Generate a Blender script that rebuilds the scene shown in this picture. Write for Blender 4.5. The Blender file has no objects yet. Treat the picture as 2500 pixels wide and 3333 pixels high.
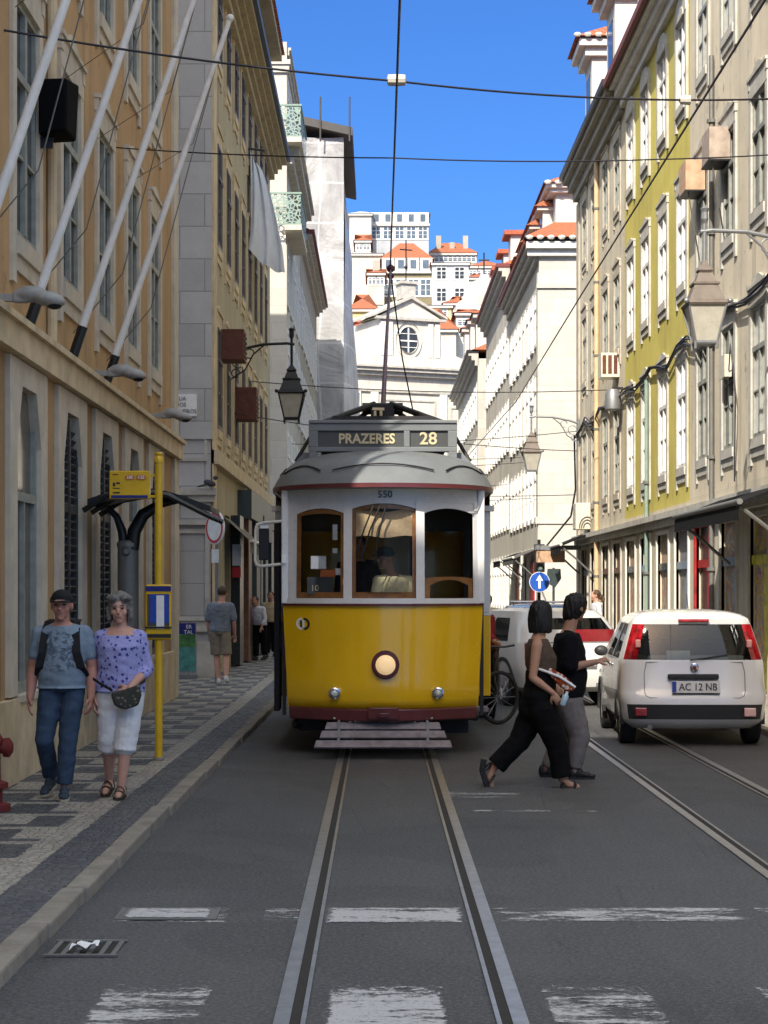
import bpy, math, random
from mathutils import Vector, Matrix
R = math.radians
random.seed(7)
SC = bpy.context.scene
COL = SC.collection
# ---------------------------------------------------------------- camera
FPX, VX, VY, EYE = 6179.0, 1233.0, 1918.0, 1.75      # focal length, vanishing point (photo pixels) and eye height
cam_d = bpy.data.cameras.new('camera'); cam = bpy.data.objects.new('camera', cam_d); COL.objects.link(cam)
cam.location = (0, 0, EYE); cam.rotation_euler = (R(90), 0, 0)
cam_d.sensor_fit = 'VERTICAL'; cam_d.sensor_height = 36.0
cam_d.lens = 36.0 * FPX / 3333.0
cam_d.shift_x = (1250 - VX) / 3333.0
cam_d.shift_y = (VY - 1666.5) / 3333.0
cam_d.clip_start = 0.1; cam_d.clip_end = 4000
SC.camera = cam
def PX(px, Y): return (px - VX) * Y / FPX
def PZ(py, Y): return EYE + (VY - py) * Y / FPX
# display pixels (the photo at 1659 wide) -> metres at depth Y
def DX(x, Y): return (x - 818.2) * Y / 4100.0
def DZ(y, Y): return EYE + (1272.8 - y) * Y / 4100.0

# ---------------------------------------------------------------- materials
class NT:
    def __init__(s, name):
        s.m = bpy.data.materials.new(name); s.m.use_nodes = True
        s.t = s.m.node_tree; s.t.nodes.clear()
        s.out = s.n('ShaderNodeOutputMaterial')
    def n(s, kind, **kw):
        nd = s.t.nodes.new(kind)
        for k, v in kw.items(): setattr(nd, k, v)
        return nd
    def l(s, a, b): s.t.links.new(a, b)
    def put(s, sock, v):
        if isinstance(v, bpy.types.NodeSocket): s.l(v, sock)
        else: sock.default_value = v
    def math(s, op, a, b=0.0, c=None):
        nd = s.n('ShaderNodeMath', operation=op); s.put(nd.inputs[0], a); s.put(nd.inputs[1], b)
        if c is not None: s.put(nd.inputs[2], c)
        return nd.outputs[0]
    def mix(s, f, a, b, mode='MIX'):
        nd = s.n('ShaderNodeMix', data_type='RGBA', blend_type=mode)
        s.put(nd.inputs[0], f); s.put(nd.inputs[6], a); s.put(nd.inputs[7], b); return nd.outputs[2]
    def coord(s, kind='Object', scale=(1, 1, 1)):
        t = s.n('ShaderNodeTexCoord'); m = s.n('ShaderNodeMapping'); s.l(t.outputs[kind], m.inputs[0])
        m.inputs['Scale'].default_value = scale; return m.outputs[0]
    def noise(s, scale, detail=4, rough=.6, vec=None, dist=0):
        nd = s.n('ShaderNodeTexNoise'); nd.inputs['Scale'].default_value = scale
        nd.inputs['Detail'].default_value = detail; nd.inputs['Roughness'].default_value = rough
        nd.inputs['Distortion'].default_value = dist
        s.l(vec if vec is not None else s.coord(), nd.inputs['Vector']); return nd.outputs['Fac']
    def ramp(s, f, a, b, lo=0.0, hi=1.0):
        nd = s.n('ShaderNodeMapRange', clamp=True); s.put(nd.inputs[0], f)
        nd.inputs[1].default_value = a; nd.inputs[2].default_value = b
        nd.inputs[3].default_value = lo; nd.inputs[4].default_value = hi; return nd.outputs[0]
    def bump(s, h, strength=.3, dist=.02):
        nd = s.n('ShaderNodeBump'); nd.inputs['Strength'].default_value = strength
        nd.inputs['Distance'].default_value = dist; s.l(h, nd.inputs['Height']); return nd.outputs[0]
    def bsdf(s, col, rough=.7, metal=0.0, normal=None, spec=.4, coat=0.0, alpha=None, emit=None, estr=0):
        b = s.n('ShaderNodeBsdfPrincipled'); s.put(b.inputs['Base Color'], col); s.put(b.inputs['Roughness'], rough)
        s.put(b.inputs['Metallic'], metal); b.inputs['Specular IOR Level'].default_value = spec
        b.inputs['Coat Weight'].default_value = coat; b.inputs['Coat Roughness'].default_value = .06
        if normal is not None: s.l(normal, b.inputs['Normal'])
        if alpha is not None: s.put(b.inputs['Alpha'], alpha)
        if emit is not None:
            s.put(b.inputs['Emission Color'], emit); b.inputs['Emission Strength'].default_value = estr
        s.l(b.outputs[0], s.out.inputs[0]); return b
def C4(c): return (c[0], c[1], c[2], 1.0)
def sc(c, k): return (min(1, c[0]*k), min(1, c[1]*k), min(1, c[2]*k), 1.0)
MATS = {}
def paint(name, col, rough=.5, metal=0.0, var=.12, scale=6.0, bump=0.0, spec=.4, coat=0.0):
    """plain surface with a little mottling and gloss variation"""
    if name in MATS: return MATS[name]
    t = NT(name); f = t.noise(scale, 5); g = t.noise(scale * 7.3, 3)
    c = t.mix(t.ramp(f, .3, .7), sc(col, 1 - var), sc(col, 1 + var))
    nrm = t.bump(g, bump, .01) if bump else None
    t.bsdf(c, t.ramp(g, .3, .7, max(.02, rough - .08), min(1, rough + .08)), metal, nrm, spec, coat)
    MATS[name] = t.m; return t.m
def plaster(name, col, stain=.45, streak=.5, grain=.25, dirt=(.10, .08, .06)):
    """street-front render: broad patches, rain streaks, peeling blotches and fine grain"""
    if name in MATS: return MATS[name]
    t = NT(name)
    big = t.noise(.55, 6, .65); mid = t.noise(2.6, 6, .7)
    st = t.noise(1.0, 5, .6, t.coord('Object', (2.6, 2.6, .16)))
    fine = t.noise(38, 4, .7)
    c = t.mix(t.ramp(big, .3, .72), sc(col, .8), sc(col, 1.14))
    c = t.mix(t.math('MULTIPLY', t.ramp(st, .52, .78), streak), c, C4(tuple(.5*col[i]*.7 + .5*dirt[i] for i in range(3))))
    c = t.mix(t.math('MULTIPLY', t.ramp(mid, .62, .72), stain * .5), c, sc(col, 1.35))
    c = t.mix(t.math('MULTIPLY', t.ramp(mid, .40, .30), stain), c, C4(tuple(.6*col[i]*.6 + .4*dirt[i] for i in range(3))))
    c = t.mix(t.ramp(fine, .25, .75, 0, grain), c, sc(col, .72))
    t.bsdf(c, .9, 0, t.bump(t.math('ADD', fine, t.math('MULTIPLY', mid, 1.5)), .25, .012), .2)
    MATS[name] = t.m; return t.m
def blocks(name, col, bw=.9, bh=.5, axis='xz', mortar=.012, var=.14, dark=.55):
    """ashlar stone: courses of blocks with fine joints"""
    if name in MATS: return MATS[name]
    t = NT(name); tc = t.n('ShaderNodeTexCoord'); sp = t.n('ShaderNodeSeparateXYZ'); t.l(tc.outputs['Object'], sp.inputs[0])
    cb = t.n('ShaderNodeCombineXYZ'); t.l(sp.outputs['X' if axis[0] == 'x' else 'Y'], cb.inputs[0]); t.l(sp.outputs['Z'], cb.inputs[1])
    br = t.n('ShaderNodeTexBrick'); t.l(cb.outputs[0], br.inputs[0])
    br.inputs['Scale'].default_value = 1; br.inputs['Brick Width'].default_value = bw; br.inputs['Row Height'].default_value = bh
    br.inputs['Mortar Size'].default_value = mortar; br.inputs['Mortar Smooth'].default_value = .3
    br.inputs['Color1'].default_value = sc(col, 1 - var); br.inputs['Color2'].default_value = sc(col, 1 + var * .8)
    br.inputs['Mortar'].default_value = sc(col, dark)
    n1 = t.noise(2.2, 6, .7); n2 = t.noise(30, 4, .7)
    c = t.mix(t.ramp(n1, .35, .7, 0, .35), br.outputs['Color'], sc(col, .62))
    c = t.mix(t.ramp(n2, .3, .8, 0, .22), c, sc(col, 1.25))
    t.bsdf(c, .88, 0, t.bump(t.math('SUBTRACT', n2, t.math('MULTIPLY', br.outputs['Fac'], 1.6)), .35, .015), .25)
    MATS[name] = t.m; return t.m
def tiles(name='roof_tile'):
    if name in MATS: return MATS[name]
    t = NT(name); tc = t.n('ShaderNodeTexCoord'); sp = t.n('ShaderNodeSeparateXYZ'); t.l(tc.outputs['Object'], sp.inputs[0])
    u = t.math('ADD', sp.outputs['X'], sp.outputs['Y'])
    w = t.math('ABSOLUTE', t.math('SINE', t.math('MULTIPLY', u, 14.0)))
    rows = t.math('FRACT', t.math('MULTIPLY', sp.outputs['Z'], 5.0))
    n = t.noise(5, 5, .7); n2 = t.noise(1.2, 4)
    c = t.mix(n, (.30, .085, .04, 1), (.46, .17, .085, 1))
    c = t.mix(t.ramp(n2, .5, .75, 0, .5), c, (.16, .10, .07, 1))
    t.bsdf(c, .85, 0, t.bump(t.math('ADD', w, t.math('MULTIPLY', rows, .4)), .9, .06), .2)
    MATS[name] = t.m; return t.m
def asphalt():
    t = NT('asphalt')
    a = t.noise(1.1, 6, .65); b = t.noise(95, 4, .75); c2 = t.noise(320, 2, .6)
    lane = t.noise(1.0, 4, .6, t.coord('Object', (1.5, .09, 1)))
    vo = t.n('ShaderNodeTexVoronoi'); vo.inputs['Scale'].default_value = 150; t.l(t.coord(), vo.inputs['Vector'])
    c = t.mix(t.ramp(a, .3, .72), (.062, .063, .067, 1), (.098, .098, .100, 1))
    c = t.mix(t.ramp(lane, .42, .68, 0, .6), c, (.115, .112, .108, 1))
    pt_ = t.noise(.35, 3, .5, None, .6); c = t.mix(t.ramp(pt_, .50, .52, 0, .5), c, (.05, .051, .055, 1)); cr = t.n('ShaderNodeTexVoronoi', feature='DISTANCE_TO_EDGE'); cr.inputs['Scale'].default_value = .8; t.l(t.mix(.12, t.coord(), t.n('ShaderNodeTexNoise').outputs['Color']), cr.inputs['Vector']); c = t.mix(t.ramp(cr.outputs['Distance'], .0, .008, .55, 0), c, (.03, .03, .032, 1))
    c = t.mix(t.ramp(vo.outputs['Distance'], .0, .55, .75, 0), c, (.19, .186, .18, 1))
    c = t.mix(t.ramp(c2, .35, .7, 0, .5), c, (.02, .02, .022, 1)); g4 = t.noise(42, 5, .85); c = t.mix(t.ramp(g4, .51, .62, 0, .6), c, (.19, .188, .185, 1)); c = t.mix(t.ramp(g4, .48, .38, 0, .6), c, (.022, .022, .024, 1)); oil = t.noise(.8, 4, .6, t.coord('Object', (1.3, .5, 1))); c = t.mix(t.ramp(oil, .60, .72, 0, .55), c, (.035, .035, .037, 1))
    t.bsdf(c, t.ramp(a, .3, .7, .62, .8), 0, t.bump(t.math('ADD', b, vo.outputs['Distance']), .55, .012), .35)
    MATS['asphalt'] = t.m; return t.m
def calcada():
    """black and white limestone setts: border bands along the kerb, then rows of offset blocks"""
    t = NT('mosaic_paving'); tc = t.n('ShaderNodeTexCoord'); sp = t.n('ShaderNodeSeparateXYZ'); t.l(tc.outputs['Object'], sp.inputs[0])
    wob = t.math('MULTIPLY', t.math('SUBTRACT', t.noise(9, 3), .5), .05)
    x = t.math('ADD', sp.outputs['X'], wob); y = t.math('ADD', sp.outputs['Y'], wob)
    edge = t.math('MINIMUM', t.math('ADD', -1.92, t.math('MULTIPLY', sp.outputs['Y'], .008)), -1.70)   # inner side of the kerb
    d = t.math('SUBTRACT', edge, x)
    # pattern rows across the pavement
    v = t.math('DIVIDE', y, .78); row = t.math('FLOOR', v); fv = t.math('FRACT', v)
    line = t.math('LESS_THAN', fv, .17)
    line2 = t.math('MULTIPLY', t.math('GREATER_THAN', fv, .17), t.math('LESS_THAN', fv, .36))
    par = t.math('MULTIPLY', t.math('FRACT', t.math('MULTIPLY', row, .5)), .62)
    u = t.math('FRACT', t.math('DIVIDE', t.math('ADD', x, par), .62))
    blk = t.math('LESS_THAN', u, .44)
    white = t.math('MAXIMUM', line, t.math('MULTIPLY', blk, t.math('SUBTRACT', 1.0, line2)))
    b1 = t.math('LESS_THAN', d, .24); b2 = t.math('MULTIPLY', t.math('GREATER_THAN', d, .24), t.math('LESS_THAN', d, .44))
    white = t.math('MULTIPLY', white, t.math('SUBTRACT', 1.0, b1)); white = t.math('MAXIMUM', white, b2)
    vo = t.n('ShaderNodeTexVoronoi', feature='F1'); vo.inputs['Scale'].default_value = 17; vo.inputs['Randomness'].default_value = .75; t.l(tc.outputs['Object'], vo.inputs['Vector'])
    ve = t.n('ShaderNodeTexVoronoi', feature='DISTANCE_TO_EDGE'); ve.inputs['Scale'].default_value = 17; ve.inputs['Randomness'].default_value = .75; t.l(tc.outputs['Object'], ve.inputs['Vector'])
    sv = t.n('ShaderNodeSeparateColor'); t.l(vo.outputs['Color'], sv.inputs[0])
    dark = t.mix(sv.outputs[0], (.045, .048, .056, 1), (.085, .088, .098, 1)); lite = t.mix(sv.outputs[1], (.27, .24, .20, 1), (.39, .355, .30, 1))
    c = t.mix(white, dark, lite)
    big = t.noise(.9, 5, .7); c = t.mix(t.ramp(big, .42, .7, 0, .28), c, (.17, .15, .13, 1))
    c = t.mix(t.ramp(ve.outputs['Distance'], 0, .08, .5, 0), c, (.05, .046, .042, 1))
    t.bsdf(c, t.ramp(sv.outputs[2], 0, 1, .42, .7), 0, t.bump(t.ramp(ve.outputs['Distance'], 0, .16), .8, .012), .45)
    MATS['mosaic_paving'] = t.m; return t.m
def worn_paint(name='road_paint', lo=.42, hi=.56, col=(.62, .62, .60)):
    if name in MATS: return MATS[name]
    t = NT(name); a = t.noise(1.0, 8, .75, t.coord('Object', (2.2, 7.0, 1))); b = t.noise(26, 5, .8)
    m = t.ramp(t.math('ADD', a, t.math('MULTIPLY', t.math('SUBTRACT', b, .5), .35)), lo, hi)
    c = t.mix(b, sc(col, .72), sc(col, 1.1))
    tg = t.n('ShaderNodeTexCoord'); sg = t.n('ShaderNodeSeparateXYZ'); t.l(tg.outputs['Generated'], sg.inputs[0])
    ex = t.math('MINIMUM', sg.outputs[0], t.math('SUBTRACT', 1.0, sg.outputs[0])); ey = t.math('MINIMUM', sg.outputs[1], t.math('SUBTRACT', 1.0, sg.outputs[1]))
    e = t.math('ADD', t.math('MULTIPLY', t.math('MINIMUM', ex, ey), 9.0), t.math('MULTIPLY', t.math('SUBTRACT', t.noise(14, 5, .8), .5), 2.2)); m = t.math('MULTIPLY', m, t.ramp(e, .15, .4))
    m = t.math('MULTIPLY', m, t.ramp(t.noise(60, 3, .7), .30, .42, .35, 1))
    t.bsdf(c, .7, 0, None, .3, alpha=m); MATS[name] = t.m; return t.m
def glass(name='window_glass', tint=(.035, .04, .045), rough=.12, alpha=None, spec=.35):
    if name in MATS: return MATS[name]
    t = NT(name); n = t.noise(1.3, 3); c = t.mix(n, sc(tint, .6), sc(tint, 1.6))
    w = t.noise(2.2, 2)
    t.bsdf(c, rough, 0, t.bump(w, .06, .02), spec, 0, alpha); MATS[name] = t.m; return t.m
def emitter(name, col, s):
    if name in MATS: return MATS[name]
    t = NT(name); n = t.noise(30, 2); t.bsdf(C4(col), .4, 0, None, .4, emit=t.mix(n, sc(col, .8), C4(col)), estr=s); MATS[name] = t.m; return t.m
def cloth(name, col, var=.2, fold=.5, scale=9):
    if name in MATS: return MATS[name]
    t = NT(name); f = t.noise(scale, 4, .6, None, .8); g = t.noise(260, 2)
    c = t.mix(t.ramp(f, .3, .7), sc(col, 1 - var), sc(col, 1 + var)); c = t.mix(t.math('MULTIPLY', g, .25), c, sc(col, .6))
    t.bsdf(c, .92, 0, t.bump(f, fold, .02), .15); MATS[name] = t.m; return t.m
def skin(name, col):
    if name in MATS: return MATS[name]
    t = NT(name); f = t.noise(22, 4); c = t.mix(f, (col[0]*.85, col[1]*.72, col[2]*.68, 1), (col[0]*1.1, col[1]*1.08, col[2]*1.05, 1))
    b = t.bsdf(c, .55, 0, None, .35); b.inputs['Subsurface Weight'].default_value = .08; b.inputs['Subsurface Radius'].default_value = (.02, .008, .004)
    MATS[name] = t.m; return t.m
def spots(name, base, dot, scale, thr=.28, dot2=None):
    """fabric print: scattered small shapes"""
    t = NT(name); n = t.noise(12, 3); co = t.coord()
    vo = t.n('ShaderNodeTexVoronoi'); vo.inputs['Scale'].default_value = scale; t.l(co, vo.inputs['Vector'])
    wob = t.noise(scale * 3, 3); d = t.math('ADD', vo.outputs['Distance'], t.math('MULTIPLY', t.math('SUBTRACT', wob, .5), .35))
    vo2 = t.n('ShaderNodeTexVoronoi'); vo2.inputs['Scale'].default_value = scale * 1.9; t.l(co, vo2.inputs['Vector'])
    c = t.mix(n, sc(base, .85), sc(base, 1.12))
    c = t.mix(t.ramp(t.math('ADD', vo2.outputs['Distance'], t.math('MULTIPLY', t.math('SUBTRACT', wob, .5), .4)), thr * .9, thr * .7, 0, .7), c, C4(dot2 or sc(base, .6)[:3]))
    c = t.mix(t.ramp(d, thr + .03, thr - .03), c, C4(dot))
    t.bsdf(c, .9, 0, t.bump(t.noise(9, 4, .6, None, .8), .4, .02), .15); MATS[name] = t.m; return t.m

# ---------------------------------------------------------------- geometry
class MB:
    def __init__(s): s.v = []; s.f = []; s.mi = []; s.k = 0
    def add(s, vs, fs, mi=None):
        o = len(s.v); s.v += [tuple(v) for v in vs]; s.f += [tuple(i + o for i in f) for f in fs]
        s.mi += [s.k if mi is None else mi] * len(fs); return s
    def box(s, x0, x1, y0, y1, z0, z1, F=None, mi=None):
        vs = [(x, y, z) for z in (z0, z1) for y in (y0, y1) for x in (x0, x1)]
        if F: vs = [F(*v) for v in vs]
        return s.add(vs, [(0, 2, 3, 1), (4, 5, 7, 6), (0, 1, 5, 4), (2, 6, 7, 3), (0, 4, 6, 2), (1, 3, 7, 5)], mi)
    def quad(s, a, b, c, d, mi=None): return s.add([a, b, c, d], [(0, 1, 2, 3)], mi)
    def tube(s, pts, r, n=8, cap=True, mi=None):
        pts = [Vector(p) for p in pts]; rs = r if isinstance(r, (list, tuple)) else [r] * len(pts)
        rings = []; up = None
        for i, p in enumerate(pts):
            d = (pts[min(i + 1, len(pts) - 1)] - pts[max(i - 1, 0)]).normalized()
            if up is None:
                up = Vector((0, 0, 1)) if abs(d.z) < .9 else Vector((1, 0, 0))
            a = d.cross(up)
            if a.length < 1e-4: a = d.cross(Vector((0, 1, .3)))
            a.normalize(); b = a.cross(d).normalized(); up = b
            rings.append([p + a * math.cos(2*math.pi*j/n) * rs[i] + b * math.sin(2*math.pi*j/n) * rs[i] for j in range(n)])
        vs = [v for rg in rings for v in rg]; fs = []
        for i in range(len(pts) - 1):
            for j in range(n):
                k = (j + 1) % n; fs.append((i*n + j, i*n + k, (i+1)*n + k, (i+1)*n + j))
        if cap: fs.append(tuple(range(n))[::-1]); fs.append(tuple((len(pts)-1)*n + j for j in range(n)))
        return s.add(vs, fs, mi)
    def lathe(s, prof, c=(0, 0, 0), axis='z', n=20, sx=1, sy=1, mi=None, rot=0, cap=True):
        vs = []
        for (r, h) in prof:
            for j in range(n):
                a = 2*math.pi*j/n + rot; p, q = r*math.cos(a)*sx, r*math.sin(a)*sy
                v = (p, q, h) if axis == 'z' else ((p, h, q) if axis == 'y' else (h, p, q))
                vs.append((v[0]+c[0], v[1]+c[1], v[2]+c[2]))
        fs = [(i*n + j, i*n + (j+1) % n, (i+1)*n + (j+1) % n, (i+1)*n + j) for i in range(len(prof)-1) for j in range(n)]
        if cap: fs.append(tuple(range(n))[::-1]); fs.append(tuple((len(prof)-1)*n + j for j in range(n)))
        return s.add(vs, fs, mi)
    def ball(s, c, r, n=12, m=8, mi=None):
        rx, ry, rz = r if isinstance(r, (tuple, list)) else (r, r, r)
        vs = [(c[0], c[1], c[2]-rz)]
        for i in range(1, m):
            t = math.pi*i/m - math.pi/2
            for j in range(n):
                a = 2*math.pi*j/n; vs.append((c[0]+rx*math.cos(t)*math.cos(a), c[1]+ry*math.cos(t)*math.sin(a), c[2]+rz*math.sin(t)))
        vs.append((c[0], c[1], c[2]+rz)); fs = []
        for j in range(n): fs.append((0, 1+(j+1) % n, 1+j))
        for i in range(m-2):
            for j in range(n): fs.append((1+i*n+j, 1+i*n+(j+1) % n, 1+(i+1)*n+(j+1) % n, 1+(i+1)*n+j))
        t = 1+(m-1)*n; b = 1+(m-2)*n
        for j in range(n): fs.append((b+j, b+(j+1) % n, t))
        return s.add(vs, fs, mi)
    def prism(s, poly, F, h0, h1, mi=None):
        """poly = (a,b) outline, F(a,b,h) -> point"""
        n = len(poly); vs = [F(a, b, h0) for a, b in poly] + [F(a, b, h1) for a, b in poly]
        fs = [tuple(range(n))[::-1], tuple(range(n, 2*n))] + [(i, (i+1) % n, n+(i+1) % n, n+i) for i in range(n)]
        return s.add(vs, fs, mi)
    def loft(s, rings, cap=True, closed=True, mi=None):
        n = len(rings[0]); vs = [v for r in rings for v in r]; fs = []
        for i in range(len(rings)-1):
            for j in range(n if closed else n-1):
                k = (j+1) % n; fs.append((i*n+j, i*n+k, (i+1)*n+k, (i+1)*n+j))
        if cap: fs.append(tuple(range(n))[::-1]); fs.append(tuple((len(rings)-1)*n+j for j in range(n)))
        return s.add(vs, fs, mi)
    def mesh(s, name, mats, smooth=None, fix=True):
        me = bpy.data.meshes.new(name); me.from_pydata(s.v, [], s.f)
        for m in (mats if isinstance(mats, (list, tuple)) else [mats]): me.materials.append(m)
        if any(s.mi): me.polygons.foreach_set('material_index', s.mi)
        me.validate(); 
        if fix:
            import bmesh
            bm = bmesh.new(); bm.from_mesh(me); bmesh.ops.recalc_face_normals(bm, faces=bm.faces); bm.to_mesh(me); bm.free()
        if smooth is not None:
            me.polygons.foreach_set('use_smooth', [True]*len(me.polygons)); me.set_sharp_from_angle(angle=R(smooth))
        me.update(); return me
    def build(s, name, mats, parent=None, smooth=None, fix=True, bevel=0, subd=0):
        return put(name, s.mesh(name, mats, smooth, fix), parent, bevel=bevel, subd=subd)
def put(name, me, parent=None, loc=(0, 0, 0), rot=(0, 0, 0), bevel=0, subd=0):
    o = bpy.data.objects.new(name, me); COL.objects.link(o); o.location = loc; o.rotation_euler = rot
    if parent is not None: o.parent = parent
    if bevel:
        b = o.modifiers.new('bevel', 'BEVEL'); b.width = bevel; b.segments = 2; b.limit_method = 'ANGLE'; b.angle_limit = R(40)
    if subd:
        b = o.modifiers.new('subd', 'SUBSURF'); b.levels = subd; b.render_levels = subd
    return o
def tag(o, label=None, cat=None, group=None, kind=None):
    for k, v in (('label', label), ('category', cat), ('group', group), ('kind', kind)):
        if v: o[k] = v
    return o
def thing(name, label, cat, loc=(0, 0, 0), rz=0, group=None):
    o = bpy.data.objects.new(name, None); COL.objects.link(o); o.empty_display_size = .2
    o.location = loc; o.rotation_euler = (0, 0, rz); return tag(o, label, cat, group)
def copy_tree(o, parent=None):
    c = o.copy(); COL.objects.link(c)
    if parent is not None: c.parent = parent
    for ch in list(o.children): copy_tree(ch, c)
    return c
def struct(o): o['kind'] = 'structure'; return o
def text_mesh(s, size, depth=.004, align='CENTER', bold=0.0):
    cu = bpy.data.curves.new('lettering', 'FONT'); cu.body = s; cu.size = size; cu.extrude = depth; cu.align_x = align; cu.align_y = 'CENTER'; cu.offset = bold; cu.resolution_u = 3
    o = bpy.data.objects.new('lettering', cu); COL.objects.link(o)
    dg = bpy.context.evaluated_depsgraph_get(); dg.update()
    me = bpy.data.meshes.new_from_object(o.evaluated_get(dg)); me.materials.clear()
    bpy.data.objects.remove(o); bpy.data.curves.remove(cu); return me
def lettering(s, size, mat, parent, loc, rot=(R(90), 0, 0), name='lettering', sx=1, bold=0.0, align='CENTER'):
    me = text_mesh(s, size, .004, align, bold); me.materials.append(mat)
    o = put(name, me, parent, loc, rot); o.scale = (sx, 1, 1); return o
# ---------------------------------------------------------------- materials used by the setting
asphalt(); calcada()
M = MATS
paint('kerb_stone', (.215, .19, .155), .8, var=.25, scale=5, bump=.5)
paint('rail_steel', (.37, .36, .35), .36, .8, var=.2, scale=9, bump=.1)
paint('rail_groove', (.024, .021, .018), .9)
paint('dark_iron', (.018, .018, .02), .5, .3, bump=.1)
paint('white_frame', (.72, .71, .68), .5)
paint('old_frame', (.26, .27, .24), .6, var=.25)
paint('dark_frame', (.10, .085, .07), .55, var=.3)
paint('louvre', (.045, .045, .045), .6, var=.3)
paint('stone_trim', (.40, .36, .29), .85, var=.22, scale=3, bump=.4)
paint('grey_trim', (.44, .42, .37), .85, var=.22, scale=3, bump=.4)
paint('white_trim', (.62, .60, .55), .85, var=.15, scale=3, bump=.3)
paint('fascia_red', (.16, .035, .03), .6)
paint('gutter_blue', (.05, .07, .11), .55)
paint('pipe_cream', (.52, .40, .24), .5)
paint('steel_grey', (.22, .23, .24), .5, .5)
glass(); glass('pane_warm', (.10, .085, .06)); glass('pane_sky', (.09, .12, .15))
def curtain_mat():
    t = NT('pane_curtain'); w = t.n('ShaderNodeTexWave', wave_type='BANDS', bands_direction='X'); w.inputs['Scale'].default_value = 4; w.inputs['Distortion'].default_value = 3
    t.l(t.coord(), w.inputs[0]); c = t.mix(w.outputs['Fac'], (.5, .49, .46, 1), (.78, .77, .74, 1)); t.bsdf(c, .35, 0, None, .6, .5); M['pane_curtain'] = t.m
curtain_mat()
tiles()
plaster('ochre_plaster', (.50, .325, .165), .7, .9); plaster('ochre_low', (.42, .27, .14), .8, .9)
plaster('yellow_beige', (.46, .395, .265), .9, .8); plaster('beige_plaster', (.68, .60, .46), 1.0, .9)
plaster('grey_beige', (.60, .54, .42), .8, .8); plaster('lime_yellow', (.58, .50, .13), .18, .3, .12)
plaster('white_wall', (.60, .58, .53), .25, .3, .15); plaster('pale_wall', (.50, .47, .40), .35, .5, .2)
plaster('cream_wall', (.62, .57, .45), .3, .4); plaster('olive_wall', (.22, .19, .12), .2, .3)
plaster('yellow_wall', (.66, .56, .24), .2, .3); plaster('blue_white', (.62, .64, .67), .2, .25); plaster('attic_blue', (.10, .13, .18), .3, .4)
plaster('grey_stucco', (.36, .34, .29), .4, .5); plaster('church_stone', (.64, .60, .52), .35, .5)
blocks('grey_ashlar', (.43, .42, .41), .95, .62, 'xz'); blocks('white_ashlar', (.50, .475, .42), 1.0, .55, 'xz', .008, .08, .75)
paint('band_stone', (.56, .45, .29), .85, var=.22, scale=3, bump=.4); paint('arch_stone', (.52, .46, .37), .85, var=.18, scale=3, bump=.3)
paint('tile_red', (.36, .10, .05), .85, var=.25)
paint('shop_dark', (.02, .022, .022), .3); paint('shop_green', (.035, .05, .05), .45); paint('brown_wood', (.16, .075, .045), .5, var=.3)
paint('sign_white', (.75, .75, .73), .5); paint('black_paint', (.012, .012, .014), .45)

# ---------------------------------------------------------------- ground
def kx(y): return min(-1.72 + .008 * y, -1.50)      # road-side edge of the left kerb
ys = [-60, -20, 0, 10, 20, 28, 60, 170]
g = MB(); g.quad((-150, -120, 0), (150, -120, 0), (150, 420, 0), (-150, 420, 0)); struct(g.build('road', M['asphalt']))
g = MB(); zt = .075
for a, b in zip(ys, ys[1:]):
    g.quad((-16, a, zt), (kx(a) - .13, a, zt), (kx(b) - .13, b, zt), (-16, b, zt))
struct(g.build('pavement', M['mosaic_paving']))
def pave_plain():
    t = NT('right_paving'); vo = t.n('ShaderNodeTexVoronoi', feature='DISTANCE_TO_EDGE'); vo.inputs['Scale'].default_value = 15; t.l(t.coord(), vo.inputs[0])
    n = t.noise(1.1, 5); c = t.mix(n, (.26, .24, .20, 1), (.40, .37, .31, 1)); c = t.mix(t.ramp(vo.outputs['Distance'], 0, .1, .7, 0), c, (.08, .07, .06, 1))
    t.bsdf(c, .75, 0, t.bump(t.ramp(vo.outputs['Distance'], 0, .2), .6, .01)); M['right_paving'] = t.m
pave_plain()
g = MB(); g.quad((4.8, -60, zt), (16, -60, zt), (16, 170, zt), (4.8, 170, zt)); struct(g.build('pavement', M['right_paving']))
for side in (0, 1):
    g = MB(); y = -8.0; rr = random.Random(3 + side)
    while y < 140:
        L = rr.uniform(.9, 1.5) if y < 60 else 6
        o = rr.uniform(-.006, .006); dz = rr.uniform(-.006, .004)
        if side == 0:
            x0, x1 = kx(y) - .13, kx(y)
            if 8.7 < y < 9.6 : dz -= .0
            g.box(x0 + o - .003, x1 + o, y + .006, y + L - .006, -.05, zt + .006 + dz)
        else: g.box(4.6 + o, 4.8 + o, y + .006, y + L - .006, -.05, zt + .006 + dz)
        y += L
    struct(g.build('kerb', M['kerb_stone'], bevel=.014))
# tram tracks: running rail, groove and guard lip flush with the road
def track(xc, bend, label):
    t = thing('tram_track', label, 'tram track', (xc, 0, 0))
    for s in (-1, 1):
        hd, gr, lp = MB(), MB(), MB(); hd.k = 0
        pts = [(-8 + 4 * i) for i in range(45)]
        def X(y): return bend(y)
        for a, b in zip(pts, pts[1:]):
            for mb, u0, u1, z in ((hd, .45, .515, .008), (gr, .405, .45, .005), (lp, .385, .405, .008), ):
                mb.quad((s*u0 + X(a), a, z), (s*u1 + X(a), a, z), (s*u1 + X(b), b, z), (s*u0 + X(b), b, z))
        r = hd.build('rail', M['rail_steel'], t); gr.build('groove', M['rail_groove'], r); lp.build('guard_lip', M['rail_steel'], r)
track(.09, lambda y: 0, 'grooved steel tram track running under the yellow tram')
track(2.86, lambda y: 0, 'grooved steel tram track passing under the white hatchback')
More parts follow.
